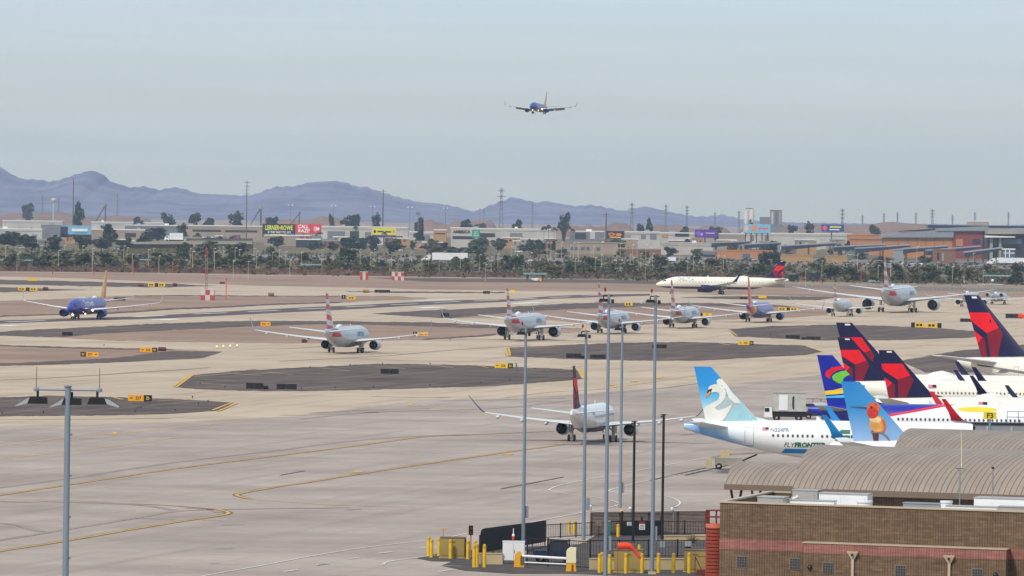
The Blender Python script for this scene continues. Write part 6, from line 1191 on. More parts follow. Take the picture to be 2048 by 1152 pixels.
def crown_mesh(seed, mats, n=520, lobes=11, leaf=.085, tall=1.0, low=.0):
    """unit crown: width 1, height 1, many leaf clumps through several lobes"""
    rnd = random.Random(seed); L_ = []
    for k in range(lobes):
        a = rnd.uniform(0, 6.28); zz = rnd.uniform(low + .14, .86); r = rnd.uniform(.05, .38) * (1 - abs(zz - .45) * .8); L_.append((r * math.cos(a), r * math.sin(a), zz, rnd.uniform(.09, .24)))
    L_.append((0, 0, .55, .26)); mb = MB()
    for k in range(n):
        cx, cy, cz, r = L_[rnd.randrange(len(L_))]
        v = Vector((rnd.gauss(0, 1), rnd.gauss(0, 1), rnd.gauss(0, 1))).normalized() * r * rnd.uniform(.35, 1.08) ** .6
        p = Vector((cx + v.x, cy + v.y, cz + v.z * .85)); s = leaf * rnd.uniform(.5, 1.15)
        u = Vector((rnd.gauss(0, 1), rnd.gauss(0, 1), rnd.gauss(0, .6))).normalized(); w_ = u.cross(Vector((rnd.gauss(0, 1), rnd.gauss(0, 1), rnd.gauss(0, 1)))).normalized()
        mb.mat(rnd.choices((0, 1, 2), (.42, .38, .2))[0]); mb.add([p - u * s, p + w_ * s * .7, p + u * s, p - w_ * s * .7], [(0, 1, 2, 3)])
    me = bpy.data.meshes.new('crown'); me.from_pydata(mb.v, [], mb.f)
    for m in mats: me.materials.append(m)
    me.polygons.foreach_set('material_index', mb.m); me.update(); return me
def trunk_mesh(seed, top=.5):
    rnd = random.Random(seed); mb = MB(); mb.tube((0, 0, 0), (.02, .01, top * .55), .035, .025, 6)
    for k in range(4):
        a = rnd.uniform(0, 6.28); mb.tube((.02, .01, top * .5), (math.cos(a) * .2, math.sin(a) * .2, top + rnd.uniform(0, .2)), .022, .008, 5)
    me = bpy.data.meshes.new('trunk'); me.from_pydata(mb.v, [], mb.f); me.materials.append(BARK); me.update(); return me
def palm_meshes():
    mb = MB(); rnd = random.Random(5)
    for k in range(46):
        a = rnd.uniform(0, 6.28); e = rnd.uniform(-.5, 1.2); d1 = Vector((math.cos(a) * math.cos(e), math.sin(a) * math.cos(e), math.sin(e))); p0 = Vector((0, 0, .86)); p1 = p0 + Vector((d1.x * .3, d1.y * .3, d1.z * .1)); p2 = p0 + Vector((d1.x * .5, d1.y * .5, d1.z * .1 - .06)); w_ = Vector((-d1.y, d1.x, 0)).normalized() * .05
        mb.mat(k % 3); mb.add([p0, p1 - w_, p2, p1 + w_], [(0, 1, 2, 3)])
    me = bpy.data.meshes.new('crown'); me.from_pydata(mb.v, [], mb.f)
    for m in LEAFD: me.materials.append(m)
    me.polygons.foreach_set('material_index', mb.m); me.update()
    tb = MB(); tb.tube((0, 0, 0), (0, 0, .86), .03, .022, 6); tm = bpy.data.meshes.new('trunk'); tm.from_pydata(tb.v, [], tb.f); tm.materials.append(BARK); tm.update(); return me, tm
CR = {'g': [crown_mesh(k, LEAF) for k in (1, 2, 3, 4, 5, 6)], 'd': [crown_mesh(k, LEAFD, n=560, lobes=10, low=.1) for k in (11, 12, 13, 14, 15)], 'y': [crown_mesh(k, LEAFY, n=380, low=-.05, lobes=9) for k in (21, 22, 23, 24)]}
TRK = [trunk_mesh(k) for k in (1, 2, 3)]
PALM = palm_meshes()
LMK = [(-40, 'the left edge'), (60, 'the teal canopy at the left edge'), (152, 'the pale blue billboard'), (225, 'the blue airliner tail fin'), (345, 'the white truck on the overpass'), (413, 'the lattice mast'), (475, 'the overpass end'), (558, 'the black billboard with yellow letters'), (618, 'the red billboard'), (700, 'the wide white warehouse'), (768, 'the yellow billboard'), (838, 'the twin floodlight pole'), (888, 'the long white semi truck'), (951, 'the green highway sign'), (1010, 'the big lattice pylon'), (1070, 'the open teal canopy'), (1170, 'the long beige office'), (1231, 'the dark billboard with orange script'), (1340, 'the white box truck'), (1412, 'the purple billboard'), (1470, 'the wing of the white jet in profile'), (1513, 'the cartoon coloured billboard'), (1590, 'the tan yard wall'), (1640, 'the gabled sheds'), (1735, 'the orange tan block'), (1775, 'the widebody tail fin'), (1828, 'the white pickups'), (1890, 'the small brick tower'), (1935, 'the red hall end'), (2000, 'the white semi at the right edge')]
_used = {}
def where(X, Y):
    nm = min(LMK, key=lambda q: abs(q[0] - X)); dx = X - nm[0]; pos = 'in line with' if abs(dx) < 9 else (('just left of' if dx > -28 else 'left of') if dx < 0 else ('just right of' if dx < 28 else 'right of')); return pos + ' ' + nm[1]
def uniq(base, X, Y, extras=('taller', 'lower', 'nearer', 'farther', 'narrower', 'wider', 'paler', 'fuller')):
    lb = base + ' ' + where(X, Y); n = _used.get(lb, 0); _used[lb] = n + 1
    if n: 
        o = ('second', 'third', 'fourth', 'fifth', 'sixth', 'seventh', 'eighth')[n - 1]; lb = o + ' ' + lb
    return lb
TD = {'g': ('bushy green desert tree', 'tree', 'green desert trees beyond the fence'), 'd': ('dense dark green tree', 'tree', 'dark green trees in the town'), 'y': ('low olive brown scrub tree', 'tree', 'olive scrub trees along the highway'), 'p': ('tall palm', 'palm', 'palms in the town')}
NT = [0]
def tree(X, yt, yb, wpx, kind, d=None):
    if d is None: g = G(X, yb); d = g.y
    else: g = Vector((farx(X, yb, d), d, 0))
    h = HCAM - un(X, yt)[1] * d; wd = wpx / PS(d); NT[0] += 1; k = NT[0]
    nm = {'g': 'desert_tree', 'd': 'dark_tree', 'y': 'scrub_tree', 'p': 'palm_tree'}[kind]
    t = thing(nm, g, uniq(TD[kind][0], X, yt), TD[kind][1], TD[kind][2], rot=random.uniform(0, 6.28))
    if kind == 'p': cm, tm = PALM
    else: cm, tm = CR[kind][k % len(CR[kind])], TRK[k % 3]
    c = link('crown', cm, t); c.scale = (wd * 1.12, wd * 1.12, h * 1.05) if kind != 'p' else (wd * 1.1, wd * 1.1, h)
    q = link('trunk', tm, t); q.scale = (min(wd, h * .9), min(wd, h * .9), h)
for a in [(157, 404, 450, 28, 'd', 6600), (388, 423, 450, 24, 'd', 7000), (418, 432, 450, 30, 'd', 7000), (470, 428, 452, 44, 'd', 7000), (335, 428, 449, 30, 'd', 7000), (276, 434, 449, 30, 'd', 7400), (55, 404, 440, 30, 'd', 9000), (709, 424, 452, 36, 'd', 6800), (752, 431, 453, 26, 'd', 6800), (663, 431, 452, 14, 'd', 6800), (840, 434, 460, 28, 'd', 6500), (930, 436, 458, 22, 'd', 6500), (545, 430, 450, 30, 'd', 7200), (690, 440, 455, 30, 'd', 7000), (1129, 429, 462, 28, 'd', 6400), (1298, 436, 460, 20, 'd', 6400), (1282, 445, 462, 16, 'd', 6400), (1584, 446, 463, 24, 'd', 6600), (1620, 448, 463, 28, 'd', 6800), (1750, 452, 466, 30, 'd', 6800), (1035, 439, 458, 30, 'd', 7000), (960, 445, 458, 30, 'd', 7400), (1430, 450, 466, 30, 'd', 6600), (1500, 445, 466, 22, 'd', 6900), (210, 450, 470, 26, 'd', 6300), (1370, 452, 468, 30, 'd', 6500),
  (15, 462, 500, 54, 'd'), (52, 468, 505, 48, 'd'), (104, 474, 505, 50, 'd'), (165, 472, 503, 48, 'd'), (217, 447, 500, 42, 'd'), (203, 474, 504, 40, 'd'), (315, 452, 488, 56, 'd'), (363, 450, 484, 32, 'd'), (290, 470, 500, 30, 'd'), (395, 466, 487, 22, 'd'), (250, 480, 505, 34, 'd'),
  (28, 505, 537, 62, 'g'), (88, 508, 538, 52, 'g'), (128, 503, 536, 50, 'g'), (168, 505, 537, 46, 'g'), (217, 503, 537, 58, 'g'), (266, 509, 539, 42, 'g'), (325, 504, 536, 54, 'g'), (365, 482, 524, 38, 'g'), (418, 484, 524, 60, 'g'), (472, 485, 526, 56, 'g'), (482, 508, 540, 60, 'g'), (400, 512, 540, 40, 'y'), (440, 514, 540, 40, 'g'),
  (518, 510, 532, 24, 'g'), (543, 495, 530, 30, 'g'), (608, 505, 530, 30, 'g'), (659, 510, 543, 30, 'y'), (694, 496, 542, 46, 'g'), (666, 484, 503, 34, 'd'), (699, 472, 503, 44, 'd'), (717, 484, 503, 22, 'd'), (748, 482, 505, 30, 'd'), (783, 486, 512, 34, 'd'), (838, 460, 492, 28, 'd'), (868, 490, 510, 60, 'y'), (910, 492, 509, 46, 'g'), (950, 490, 509, 60, 'g'), (812, 520, 538, 32, 'y'), (915, 517, 534, 42, 'y'), (962, 505, 538, 34, 'g'), (1017, 510, 543, 34, 'g'), (990, 520, 540, 26, 'y'), (760, 522, 538, 24, 'y'), (570, 520, 536, 26, 'y'), (632, 518, 538, 24, 'y'),
  (1036, 510, 548, 36, 'g'), (1104, 520, 550, 46, 'y'), (1140, 520, 548, 36, 'g'), (1180, 515, 546, 44, 'g'), (1225, 522, 548, 40, 'y'), (1262, 525, 548, 36, 'y'), (1320, 511, 546, 40, 'g'), (1341, 495, 517, 32, 'd'), (1360, 520, 546, 38, 'g'), (1392, 500, 524, 30, 'g'), (1428, 517, 544, 48, 'y'), (1469, 534, 552, 34, 'y'), (1482, 525, 545, 30, 'y'), (1515, 525, 555, 40, 'g'), (1530, 502, 538, 36, 'd'), (1548, 500, 540, 28, 'd'), (1060, 466, 492, 34, 'd'), (1080, 497, 514, 50, 'y'), (1124, 498, 514, 30, 'g'), (1240, 497, 514, 30, 'y'), (1290, 500, 516, 30, 'y'),
  (1641, 517, 548, 28, 'g'), (1667, 530, 560, 46, 'g'), (1707, 533, 562, 44, 'g'), (1758, 525, 562, 50, 'g'), (1797, 527, 562, 34, 'g'), (1830, 535, 563, 36, 'y'), (1862, 532, 564, 54, 'g'), (1905, 533, 565, 42, 'g'), (1937, 532, 563, 42, 'y'), (1975, 528, 552, 36, 'y'), (2034, 530, 572, 38, 'd'), (1852, 510, 528, 34, 'g'), (1722, 505, 520, 32, 'g'), (1610, 545, 562, 26, 'y'), (1770, 512, 526, 40, 'g'),
  (1088, 450, 482, 15, 'p', 5600), (1097, 447, 482, 14, 'p', 5600), (1108, 452, 484, 15, 'p', 5600), (1136, 448, 478, 13, 'p', 5600), (640, 462, 500, 14, 'p', 5400), (632, 470, 500, 14, 'p', 5400), (711, 448, 480, 13, 'p', 5800), (940, 446, 470, 13, 'p', 5800), (768, 462, 500, 13, 'p', 5300), (1145, 455, 480, 12, 'p', 5700)]:
    tree(*a)
# more low scrub between, each its own plant
rnd = random.Random(23)
for k in range(150):
    X = rnd.uniform(-10, 2055); base = 531 + .0155 * X + rnd.uniform(-14, 9); tree(X, base - rnd.uniform(9, 20), base, rnd.uniform(14, 34), rnd.choice('yyg'))
# ---- street lamps, all alike
lp = MB(); lp.tube((0, 0, 0), (0, 0, 1), .011, .008, 6); lp.mat(1).box((.045, 0, .99), (.11, .05, .022)); lp.mat(0).tube((0, 0, .97), (.09, 0, 1.0), .007, .007, 4)
LAMPS = [(45, 680), (150, 735), (135, 750), (325, 680), (468, 720), (515, 680), (660, 685), (740, 705), (738, 750), (990, 685), (1015, 700), (1057, 750), (1185, 715), (1225, 705), (1270, 765), (1520, 705), (1540, 730), (1710, 705), (1715, 735), (1785, 725), (1880, 700), (1915, 715), (1865, 800), (1985, 810), (2030, 705)]
LAMPS = [(x / 4, 320 + y / 4, 38) for x, y in LAMPS]
LAMPS += [(512 + x / 4, 320 + y / 4, 34) for x, y in [(5, 725), (130, 735), (185, 715), (235, 730), (362, 735), (270, 800), (525, 715), (690, 715), (745, 745), (833, 712), (915, 740), (945, 712), (1085, 740), (1070, 790), (1238, 735), (1380, 745), (1465, 790), (1635, 740), (1790, 755), (1880, 770), (1935, 750), (1835, 835), (2040, 690)]]
LAMPS += [(1024 + x / 4, 320 + y / 4, 34) for x, y in [(150, 740), (280, 660), (310, 660), (345, 745), (395, 660), (465, 680), (492, 660), (525, 660), (530, 685), (630, 735), (650, 690), (720, 655), (715, 755), (665, 780), (835, 765), (865, 665), (945, 755), (970, 775), (965, 675), (1000, 660), (1030, 745), (1070, 675), (1103, 695), (1125, 745), (1065, 835), (1340, 680), (1405, 790), (1450, 770), (1535, 790), (1645, 760), (1690, 765), (505, 785)]]
LAMPS += [(1536 + x / 4, 320 + y / 4, 36) for x, y in [(430, 805), (630, 740), (715, 750), (790, 825), (880, 840), (980, 800), (1080, 775), (1190, 690), (1270, 830), (1355, 815), (1475, 850), (1640, 745), (1720, 880), (300, 870)]]
lproto = None
for X, Y, hp in LAMPS:
    g = G(X, Y + hp); h = hp / PS(g.y)
    if lproto is None: lproto = o = lp.build('street_lamp', [BM_['lampm'], BM_['roofw']])
    else: o = lproto.copy(); COL.objects.link(o)
    o.location = g; o.scale = (h * 1.1, h * 1.1, h); tag(o, uniq('pale slender street lamp', X, Y), 'street lamp', 'pale street lamps beyond the fence')
# ---- buildings
def bldg(X0, X1, yt, d, m, lb, wins=(), cap=None, dep=40, nm='warehouse', cat='building', grp=None, xmid=None):
    x0, x1 = farx(X0, yt, d), farx(X1, yt, d); z = farz((X0 + X1) / 2, yt, d); c = (x0 + x1) / 2; t = thing(nm, (c, d, 0), lb, cat, grp); w_ = x1 - x0
    wl = MB().box((0, dep / 2, (z - .7) / 2), (w_, dep, z - .7)).build('wall', m, t)
    MB().box((0, dep / 2, z - .35), (w_ + .5, dep + .5, .7)).build('roof', cap or BM_['roofw'], t)
    if nm == 'warehouse':
        rr = random.Random(int(X0 * 7 + yt)); n_ = max(1, int(w_ / 22))
        for q in range(n_):
            ux = -w_ / 2 + w_ * (q + rr.uniform(.2, .8)) / n_; MB().box((ux, rr.uniform(3, dep * .6), z + .7), (rr.uniform(2, 5), rr.uniform(2, 4), 1.4)).build('roof_unit', rr.choice((BM_['roofg'], BM_['roofw'], BM_['concrete'])), t)
            if rr.random() < .75: MB().box((ux + 3, -.05, 2.6), (rr.uniform(3, 7), .3, rr.uniform(3, 5))).build('loading_door', rr.choice((BM_['dark'], BM_['grey'], BM_['roofg'], BM_['beige'])), wl)
        MB().box((0, -.06, z - 2.2), (w_ - .4, .2, .5)).build('wall_band', rr.choice((BM_['grey'], BM_['beige'], BM_['roofg'])), wl)
    for (a, b_, ya, yb, wm) in wins:
        xa, xb = farx(a, ya, d), farx(b_, ya, d); za, zb = farz(a, ya, d), farz(a, yb, d); MB().box(((xa + xb) / 2 - c, -.05, (za + zb) / 2), (xb - xa, .3, za - zb)).build('window' if za - zb < 4 else 'loading_door', wm, wl)
    return t
W, K, Bq = BM_['white'], BM_['dark'], BM_['blueg']
WG = 'pale warehouses beyond the highway'
bldg(5, 125, 441, 7600, W, 'far white warehouse left of the tall dark tree', grp=WG); bldg(182, 330, 444, 7400, W, 'far white warehouse right of the tall dark tree', grp=WG)
bldg(-40, 84, 457, 6000, W, 'white warehouse at the left edge with a long pale roof', grp=WG); bldg(82, 124, 449, 6050, BM_['grey'], 'plain grey block left of the pale blue billboard', cap=BM_['roofg']); bldg(124, 290, 458, 5950, BM_['beige'], 'low beige warehouse behind the pale blue billboard', [(140, 158, 466, 474, K), (250, 272, 466, 474, K)], grp=WG)
bldg(250, 375, 450, 6300, BM_['grey'], 'long grey warehouse with white roof edge behind the bushy trees', grp=WG); bldg(370, 528, 451, 6100, BM_['beige'], 'long beige warehouse with dark window strips above the overpass', [(385, 442, 459, 463, K), (450, 515, 460, 464, K)], grp=WG)
bldg(528, 620, 470, 5500, BM_['beige'], 'beige store below the black billboard', [(600, 608, 473, 480, BM_['red']), (612, 618, 473, 480, BM_['red']), (535, 552, 478, 486, K)], nm='store'); bldg(592, 640, 478, 5300, BM_['dark'], 'dark trailer shaped block below the red billboard', nm='store')
bldg(642, 816, 453, 5800, W, 'wide white warehouse with dark arched doors between the red and yellow billboards', [(655, 690, 462, 480, BM_['grey']), (700, 718, 462, 482, K), (730, 742, 464, 480, BM_['grey']), (775, 805, 472, 484, K)], grp=WG)
bldg(790, 870, 463, 5900, W, 'white building right of the yellow billboard', [(800, 812, 470, 482, K), (845, 860, 470, 482, BM_['grey'])], grp=WG); bldg(867, 893, 459, 5600, BM_['tan'], 'small tan tower block behind the long white semi', [(870, 890, 466, 468, K)], nm='store')
t = bldg(902, 952, 455, 5500, W, 'white showroom with large black lettering AMERICA on its front', [(905, 948, 472, 478, K)], nm='store')
d = 5500; vs, fs, wd, ht = text_polys('AMERICA', 3.4, .12); x0 = farx(906, 462, d) - t.location.x; k = (farx(941, 462, d) - farx(906, 462, d)) / wd; MB().add([(x0 + v[0] * k, -.4, farz(920, 466, d) + v[1] * .9) for v in vs], fs).build('lettering', NM['ink'], t)
bldg(940, 1112, 457, 6000, W, 'long white warehouse behind the green highway sign', [(960, 990, 466, 474, K), (1004, 1012, 462, 480, W), (1020, 1045, 466, 476, BM_['grey'])], grp=WG); bldg(1000, 1060, 459, 6400, BM_['grey'], 'grey shed behind the pylon with white roof edge', grp=WG)
bldg(1112, 1236, 484, 4900, BM_['beige'], 'long beige office with small blue windows', [(1122, 1128, 494, 500, Bq), (1140, 1148, 494, 500, Bq), (1150, 1156, 494, 500, Bq), (1162, 1169, 494, 500, Bq), (1173, 1179, 494, 500, Bq), (1193, 1200, 495, 501, Bq)], cap=BM_['beige'], dep=20, nm='office')
bldg(1236, 1322, 497, 4850, BM_['brick'], 'low brown brick wing joined to the long beige office', cap=BM_['beige'], dep=16, nm='office'); bldg(1224, 1256, 485, 4950, BM_['tan'], 'tan block between the beige office and the white hall', [(1228, 1250, 488, 494, K)], cap=BM_['beige'], dep=14, nm='office')
bldg(1140, 1208, 462, 5900, BM_['grey'], 'grey warehouse with white panels left of the dark billboard', [(1180, 1190, 464, 478, W), (1150, 1172, 466, 478, BM_['dark'])], grp=WG); bldg(1246, 1320, 463, 5700, W, 'white building with two dark doors right of the dark billboard', [(1282, 1292, 468, 478, BM_['grey']), (1300, 1313, 467, 479, BM_['grey']), (1250, 1262, 470, 480, BM_['beige'])], grp=WG)
bldg(1320, 1388, 465, 5800, W, 'white warehouse left of the purple billboard', [(1324, 1336, 468, 476, BM_['tan']), (1350, 1378, 467, 473, K)], grp=WG); bldg(1322, 1426, 485, 5000, W, 'low bright white hall below the purple billboard', cap=BM_['white'], dep=30); bldg(1403, 1433, 501, 4700, BM_['grey'], 'small grey brown shed beside the carport row', [(1406, 1430, 509, 513, K)], cap=BM_['concrete'], dep=10, nm='shed')
bldg(1440, 1492, 467, 5900, BM_['beige'], 'beige warehouse right of the purple billboard', grp=WG); bldg(1486, 1640, 466, 6000, W, 'white warehouse with vertical ribs below the cartoon coloured billboard', [(1500, 1508, 470, 482, BM_['grey']), (1530, 1538, 470, 482, BM_['grey'])], grp=WG); bldg(1630, 1705, 467, 6100, W, 'white warehouse below the blue and yellow billboard', grp=WG)
bldg(1559, 1626, 509, 4300, BM_['tan'], 'tall tan block wall left of the gabled sheds', cap=BM_['tan'], dep=3, nm='yard_wall', cat='wall'); bldg(1650, 1692, 511, 4300, BM_['tan'], 'tan block wall right of the gabled sheds', cap=BM_['tan'], dep=3, nm='yard_wall', cat='wall'); bldg(1432, 1545, 500, 4700, BM_['orange'], 'low orange tan wall under the carport row', [(1485, 1500, 507, 516, Bq)], cap=BM_['orange'], dep=3, nm='yard_wall', cat='wall')
bldg(1699, 1770, 469, 5300, BM_['orange'], 'orange tan block with a dark brown band left of the long tan hall', [(1700, 1768, 477, 480, BM_['brick'])], cap=BM_['orange'], nm='hall')  # one dark brown strip across the front
# long tan hall with sloping grey roof, red end
d = 5000
def slab(t, nm, X0, X1, ya0, ya1, yb, m, dd=0, th=30, par=None):
    q = [(farx(X0, ya0, d) - t.location.x, dd, farz(X0, ya0, d)), (farx(X1, ya1, d) - t.location.x, dd, farz(X1, ya1, d)), (farx(X1, ya1, d) - t.location.x, dd, farz(X1, yb, d)), (farx(X0, ya0, d) - t.location.x, dd, farz(X0, yb, d))]
    return MB().extrude(q, (0, th, 0)).build(nm, m, par or t)
t = thing('terminal_hall', (farx(1840, 480, d), d, 0), 'long tan hall with a sloping grey roof and red end block', 'building')
wl = slab(t, 'wall', 1768, 1905, 476, 463, 540, BM_['orange']); 
for X in (1795, 1816, 1834, 1851, 1868, 1886): slab(t, 'wall_joint', X, X + 1.2, 478, 470, 492, BM_['brick'], -.2, .3, wl)
slab(t, 'roof', 1762, 1907, 470.5, 457, 476 - 1, BM_['roofg'], -2, 34); slab(t, 'upper_roof', 1800, 1872, 463.5, 457, 462, BM_['solar'], 8, 30); slab(t, 'fascia', 1872, 1976, 457, 452.5, 462, BM_['roofg'], -2.6, 30); slab(t, 'roof_edge', 1858, 2060, 450, 452.5, 456, BM_['solar'], 12, 20)
slab(t, 'end_wall', 1905, 1965, 463, 460, 540, BM_['red'], -.6, 25); slab(t, 'end_wall_dark_strip', 1965, 1976, 460, 460, 540, BM_['dark'], -.4, 25); slab(t, 'door', 1945, 1960, 478, 478, 488, BM_['dark'], -.9, .5); slab(t, 'panel', 1912, 1926, 478, 478, 492, BM_['orange'], -.9, .5)  # narrow dark slab beside the red end wall
t = thing('terminal_building', (farx(2020, 480, 4900), 4900, 0), 'dark glazed building with white roof slabs at the right edge', 'building'); d = 4900
slab(t, 'wall', 1976, 2120, 461, 461, 540, BM_['dark'], 4, 30); slab(t, 'roof', 1976, 2120, 458, 459, 468, BM_['concrete'], 0, 30); slab(t, 'canopy', 1970, 2030, 471, 473, 475, BM_['roofw'], -3, 8); slab(t, 'canopy_wall', 1980, 1986, 474, 474, 540, BM_['concrete'], 0, 3); slab(t, 'canopy_wall', 1998, 2003, 474, 474, 540, BM_['concrete'], 0, 3); slab(t, 'window', 2006, 2044, 478, 478, 488, BM_['blueg'], 3.5, .4); slab(t, 'window', 1988, 1996, 478, 478, 490, BM_['blueg'], 3.5, .4)
# small brick tower, glass box, carports
bldg(1868, 1911, 498, 4500, BM_['brick'], 'small square brick tower among the carports', [(1874, 1879, 505, 520, K), (1884, 1888, 506, 522, BM_['concrete'])], cap=BM_['brick'], dep=12, nm='brick_tower'); bldg(2006, 2030, 497, 4400, BM_['blueg'], 'pale glass cube with white frame at the right', [(2010, 2012, 499, 514, BM_['roofw']), (2018, 2020, 499, 514, BM_['roofw']), (2007, 2029, 505, 507, BM_['roofw'])], cap=BM_['roofw'], dep=8, nm='glass_cube')
bldg(1787, 1806, 498, 4550, BM_['roofg'], 'small grey sheeted box among the carports', cap=BM_['roofg'], dep=6, nm='shed')
def carport(X0, X1, y0, y1, d, lb):
    x0, x1 = farx(X0, y0, d), farx(X1, y1, d); t = thing('solar_carport', ((x0 + x1) / 2, d, 0), lb, 'carport', 'dark sloping solar carports'); w_ = x1 - x0; z0 = farz(X0, y0, d); z1 = farz(X1, y1, d)
    b = MB(); b.extrude([(-w_ / 2, 0, z0 - .6), (w_ / 2, 0, z1 - .6), (w_ / 2, 0, z1), (-w_ / 2, 0, z0)], (0, 25, 0)); b.build('solar_roof', BM_['roofg'], t)
    b = MB(); b.extrude([(-w_ / 2, -.2, z0 - 3.4), (w_ / 2, -.2, z1 - 1.6), (w_ / 2, -.2, z1 - .6), (-w_ / 2, -.2, z0 - .6)], (0, 24, 0)); b.build('underside_panel', BM_['solar'], t)
    for k in (.1, .5, .9): MB().box((w_ * (k - .5), 8, (min(z0, z1) - .7) / 2), (.9, .9, min(z0, z1) - .7)).build('post', BM_['orange'], t)
for a in [(1424, 1500, 485, 482, 4900, 'dark solar carport roof nearest the low bright white hall'), (1490, 1562, 488, 484.5, 4850, 'dark solar carport second from the left, behind the tan yard wall'), (1565, 1672, 491, 485, 4800, 'long dark solar carport above the gabled sheds'), (1668, 1772, 493, 488, 4750, 'dark solar carport in front of the orange tan block'), (1712, 1822, 496, 489, 4700, 'dark solar carport below the left part of the long tan hall'), (1805, 1896, 497, 491, 4650, 'dark solar carport left of the small brick tower'), (1855, 1962, 500, 491.5, 4600, 'dark solar carport right of the brick tower below the red end'), (1930, 2006, 504, 494.5, 4560, 'dark solar carport at the right beside the glass cube')]: carport(*a)
# gabled sheds by the fence
for X0, X1, yr, ye, yb, lb in ((1568, 1601, 541, 549, 560, 'dark gabled shed just right of the jet tail, left of two'), (1601, 1645, 536, 545, 561, 'dark gabled shed right of the jet tail, right of two')):
    g = G((X0 + X1) / 2, yb); s = PS(g.y); w_ = (X1 - X0) / s; hr, he = (yb - yr) / s, (yb - ye) / s; t = thing('gabled_shed', g, lb, 'shed', 'dark gabled sheds at the fence'); b = MB(); b.extrude([(-w_ / 2, 0, he - .3), (0, 0, hr - .3), (w_ / 2, 0, he - .3), (w_ / 2, 0, he), (0, 0, hr), (-w_ / 2, 0, he)], (0, 8, 0)); b.build('roof', BM_['shed'], t)
    for q in (-.42, .42): MB().box((w_ * q, .6, (he - .3) / 2), (.4, .4, he - .3)).build('post', BM_['wood'], t)
    MB().box((0, 6, he * .45), (w_ * .84, .3, he * .9)).build('back_wall', BM_['blueg'], t)
# ---- overpass at left
d = 4500; t = thing('overpass', (farx(440, 485, d), d, 0), 'short concrete highway overpass among the trees at left', 'bridge')
slab(t, 'deck', 255, 505, 484.5, 478.5, 488.5, BM_['concrete'], 0, 12); slab(t, 'parapet', 375, 505, 478.0, 476.5, 480.5, BM_['wood'], -.3, .4); slab(t, 'abutment', 255, 384, 488.5, 487, 530, M_verge, 2, 10); slab(t, 'abutment', 478, 505, 484, 483, 530, M_verge, 2, 10)
for X in (405, 440): slab(t, 'pier', X, X + 4, 486.5, 486.3, 530, BM_['concrete'], 3, 3)
# ---- billboards
def billboard(X0, X1, yt, yb, d, m, lb, lines=(), posts=(.3, .7), extra=None):
    x0, x1 = farx(X0, yt, d), farx(X1, yt, d); c = (x0 + x1) / 2; z1, z0 = farz((X0 + X1) / 2, yt, d), farz((X0 + X1) / 2, yb, d); t = thing('billboard', (c, d, 0), lb, 'billboard', 'roadside billboards'); w_, h = x1 - x0, z1 - z0
    p = MB().box((0, 0, (z0 + z1) / 2), (w_, .8, h)).build('board', m, t); MB().box((0, -.9, z0 - .3), (w_ * .98, 1.2, .3)).build('catwalk', BM_['wood'], t)
    for q in posts: MB().tube((w_ * (q - .5), .8, 0), (w_ * (q - .5), .8, z0 + 1), .45, .45, 8).build('post', BM_['wood'], t)
    for tx, cy, sz, mm, fx0, fx1, sh in lines:
        vs, fs, wd, ht = text_polys(tx, 3, .08, sh); kx = w_ * (fx1 - fx0) / wd; ky = h * sz / ht; MB().add([(-w_ / 2 + w_ * fx0 + v[0] * kx, -.45, z0 + h * cy - h * sz / 2 + v[1] * ky) for v in vs], fs).build('lettering', mm, p)
    for kind, fx, fy, fw, fh, mm in extra or ():
        b = MB(); n = 18
        if kind == 'e': b.add([(w_ * (fx - .5) + w_ * fw / 2 * math.cos(q), -.43, z0 + h * fy + h * fh / 2 * math.sin(q)) for q in [2 * math.pi * k / n for k in range(n)]], [tuple(range(n))])
        else: b.box((w_ * (fx - .5), -.42, z0 + h * fy), (w_ * fw, .05, h * fh))
        b.build('picture_patch', mm, p)
yl, wh = mat('lime yellow print', (226, 226, 60), .5), mat('white print', (232, 232, 228), .5)
billboard(525, 591, 448, 473.5, 5600, mat('black print', (26, 26, 34), .5), 'black billboard with yellow lettering LERNER ROWE', [('LERNER\u2022ROWE', .72, .36, yl, .08, .92, .1), ('IS THE WAY TO GO', .36, .17, wh, .16, .86, .15)], (.1, .55), [('b', .5, .15, .5, .09, yl), ('b', .9, .15, .12, .22, mat('blue print', (60, 90, 160), .5))])
billboard(591, 643, 448, 467, 5550, mat('red print', (206, 36, 56), .5), 'bright red billboard with white lettering CALL RAZI', [('CALL', .74, .36, wh, .1, .5, .15), ('RAZI!', .3, .36, wh, .1, .55, .15)], (.3, .8), [('e', .77, .5, .16, .6, mat('skin print', (216, 160, 140), .5)), ('b', .86, .5, .12, .3, wh)])
billboard(744, 792, 456, 474, 5450, mat('yellow print', (216, 206, 40), .5), 'yellow billboard with dark blue lower strip', [], (.5,), [('e', .12, .6, .1, .36, NM['ink']), ('b', .36, .6, .26, .16, NM['ink']), ('b', .68, .58, .26, .16, NM['ink']), ('b', .5, .1, 1.0, .24, mat('indigo print', (50, 40, 110), .5)), ('e', .91, .62, .1, .4, mat('skin print 2', (200, 150, 120), .5))])
billboard(121, 183, 451, 474, 5300, mat('ice blue print', (120, 170, 196), .5), 'pale blue billboard with dark lower edge and a figure at its left end', [], (.5,), [('b', .62, .62, .5, .2, wh), ('b', .66, .38, .4, .1, mat('teal print', (60, 130, 160), .5)), ('b', .5, .1, 1.0, .26, mat('night blue print', (24, 40, 62), .5)), ('b', .12, .45, .24, .9, mat('night blue print', (24, 40, 62), .5)), ('e', .17, .66, .11, .5, mat('skin print 3', (196, 120, 90), .5))])
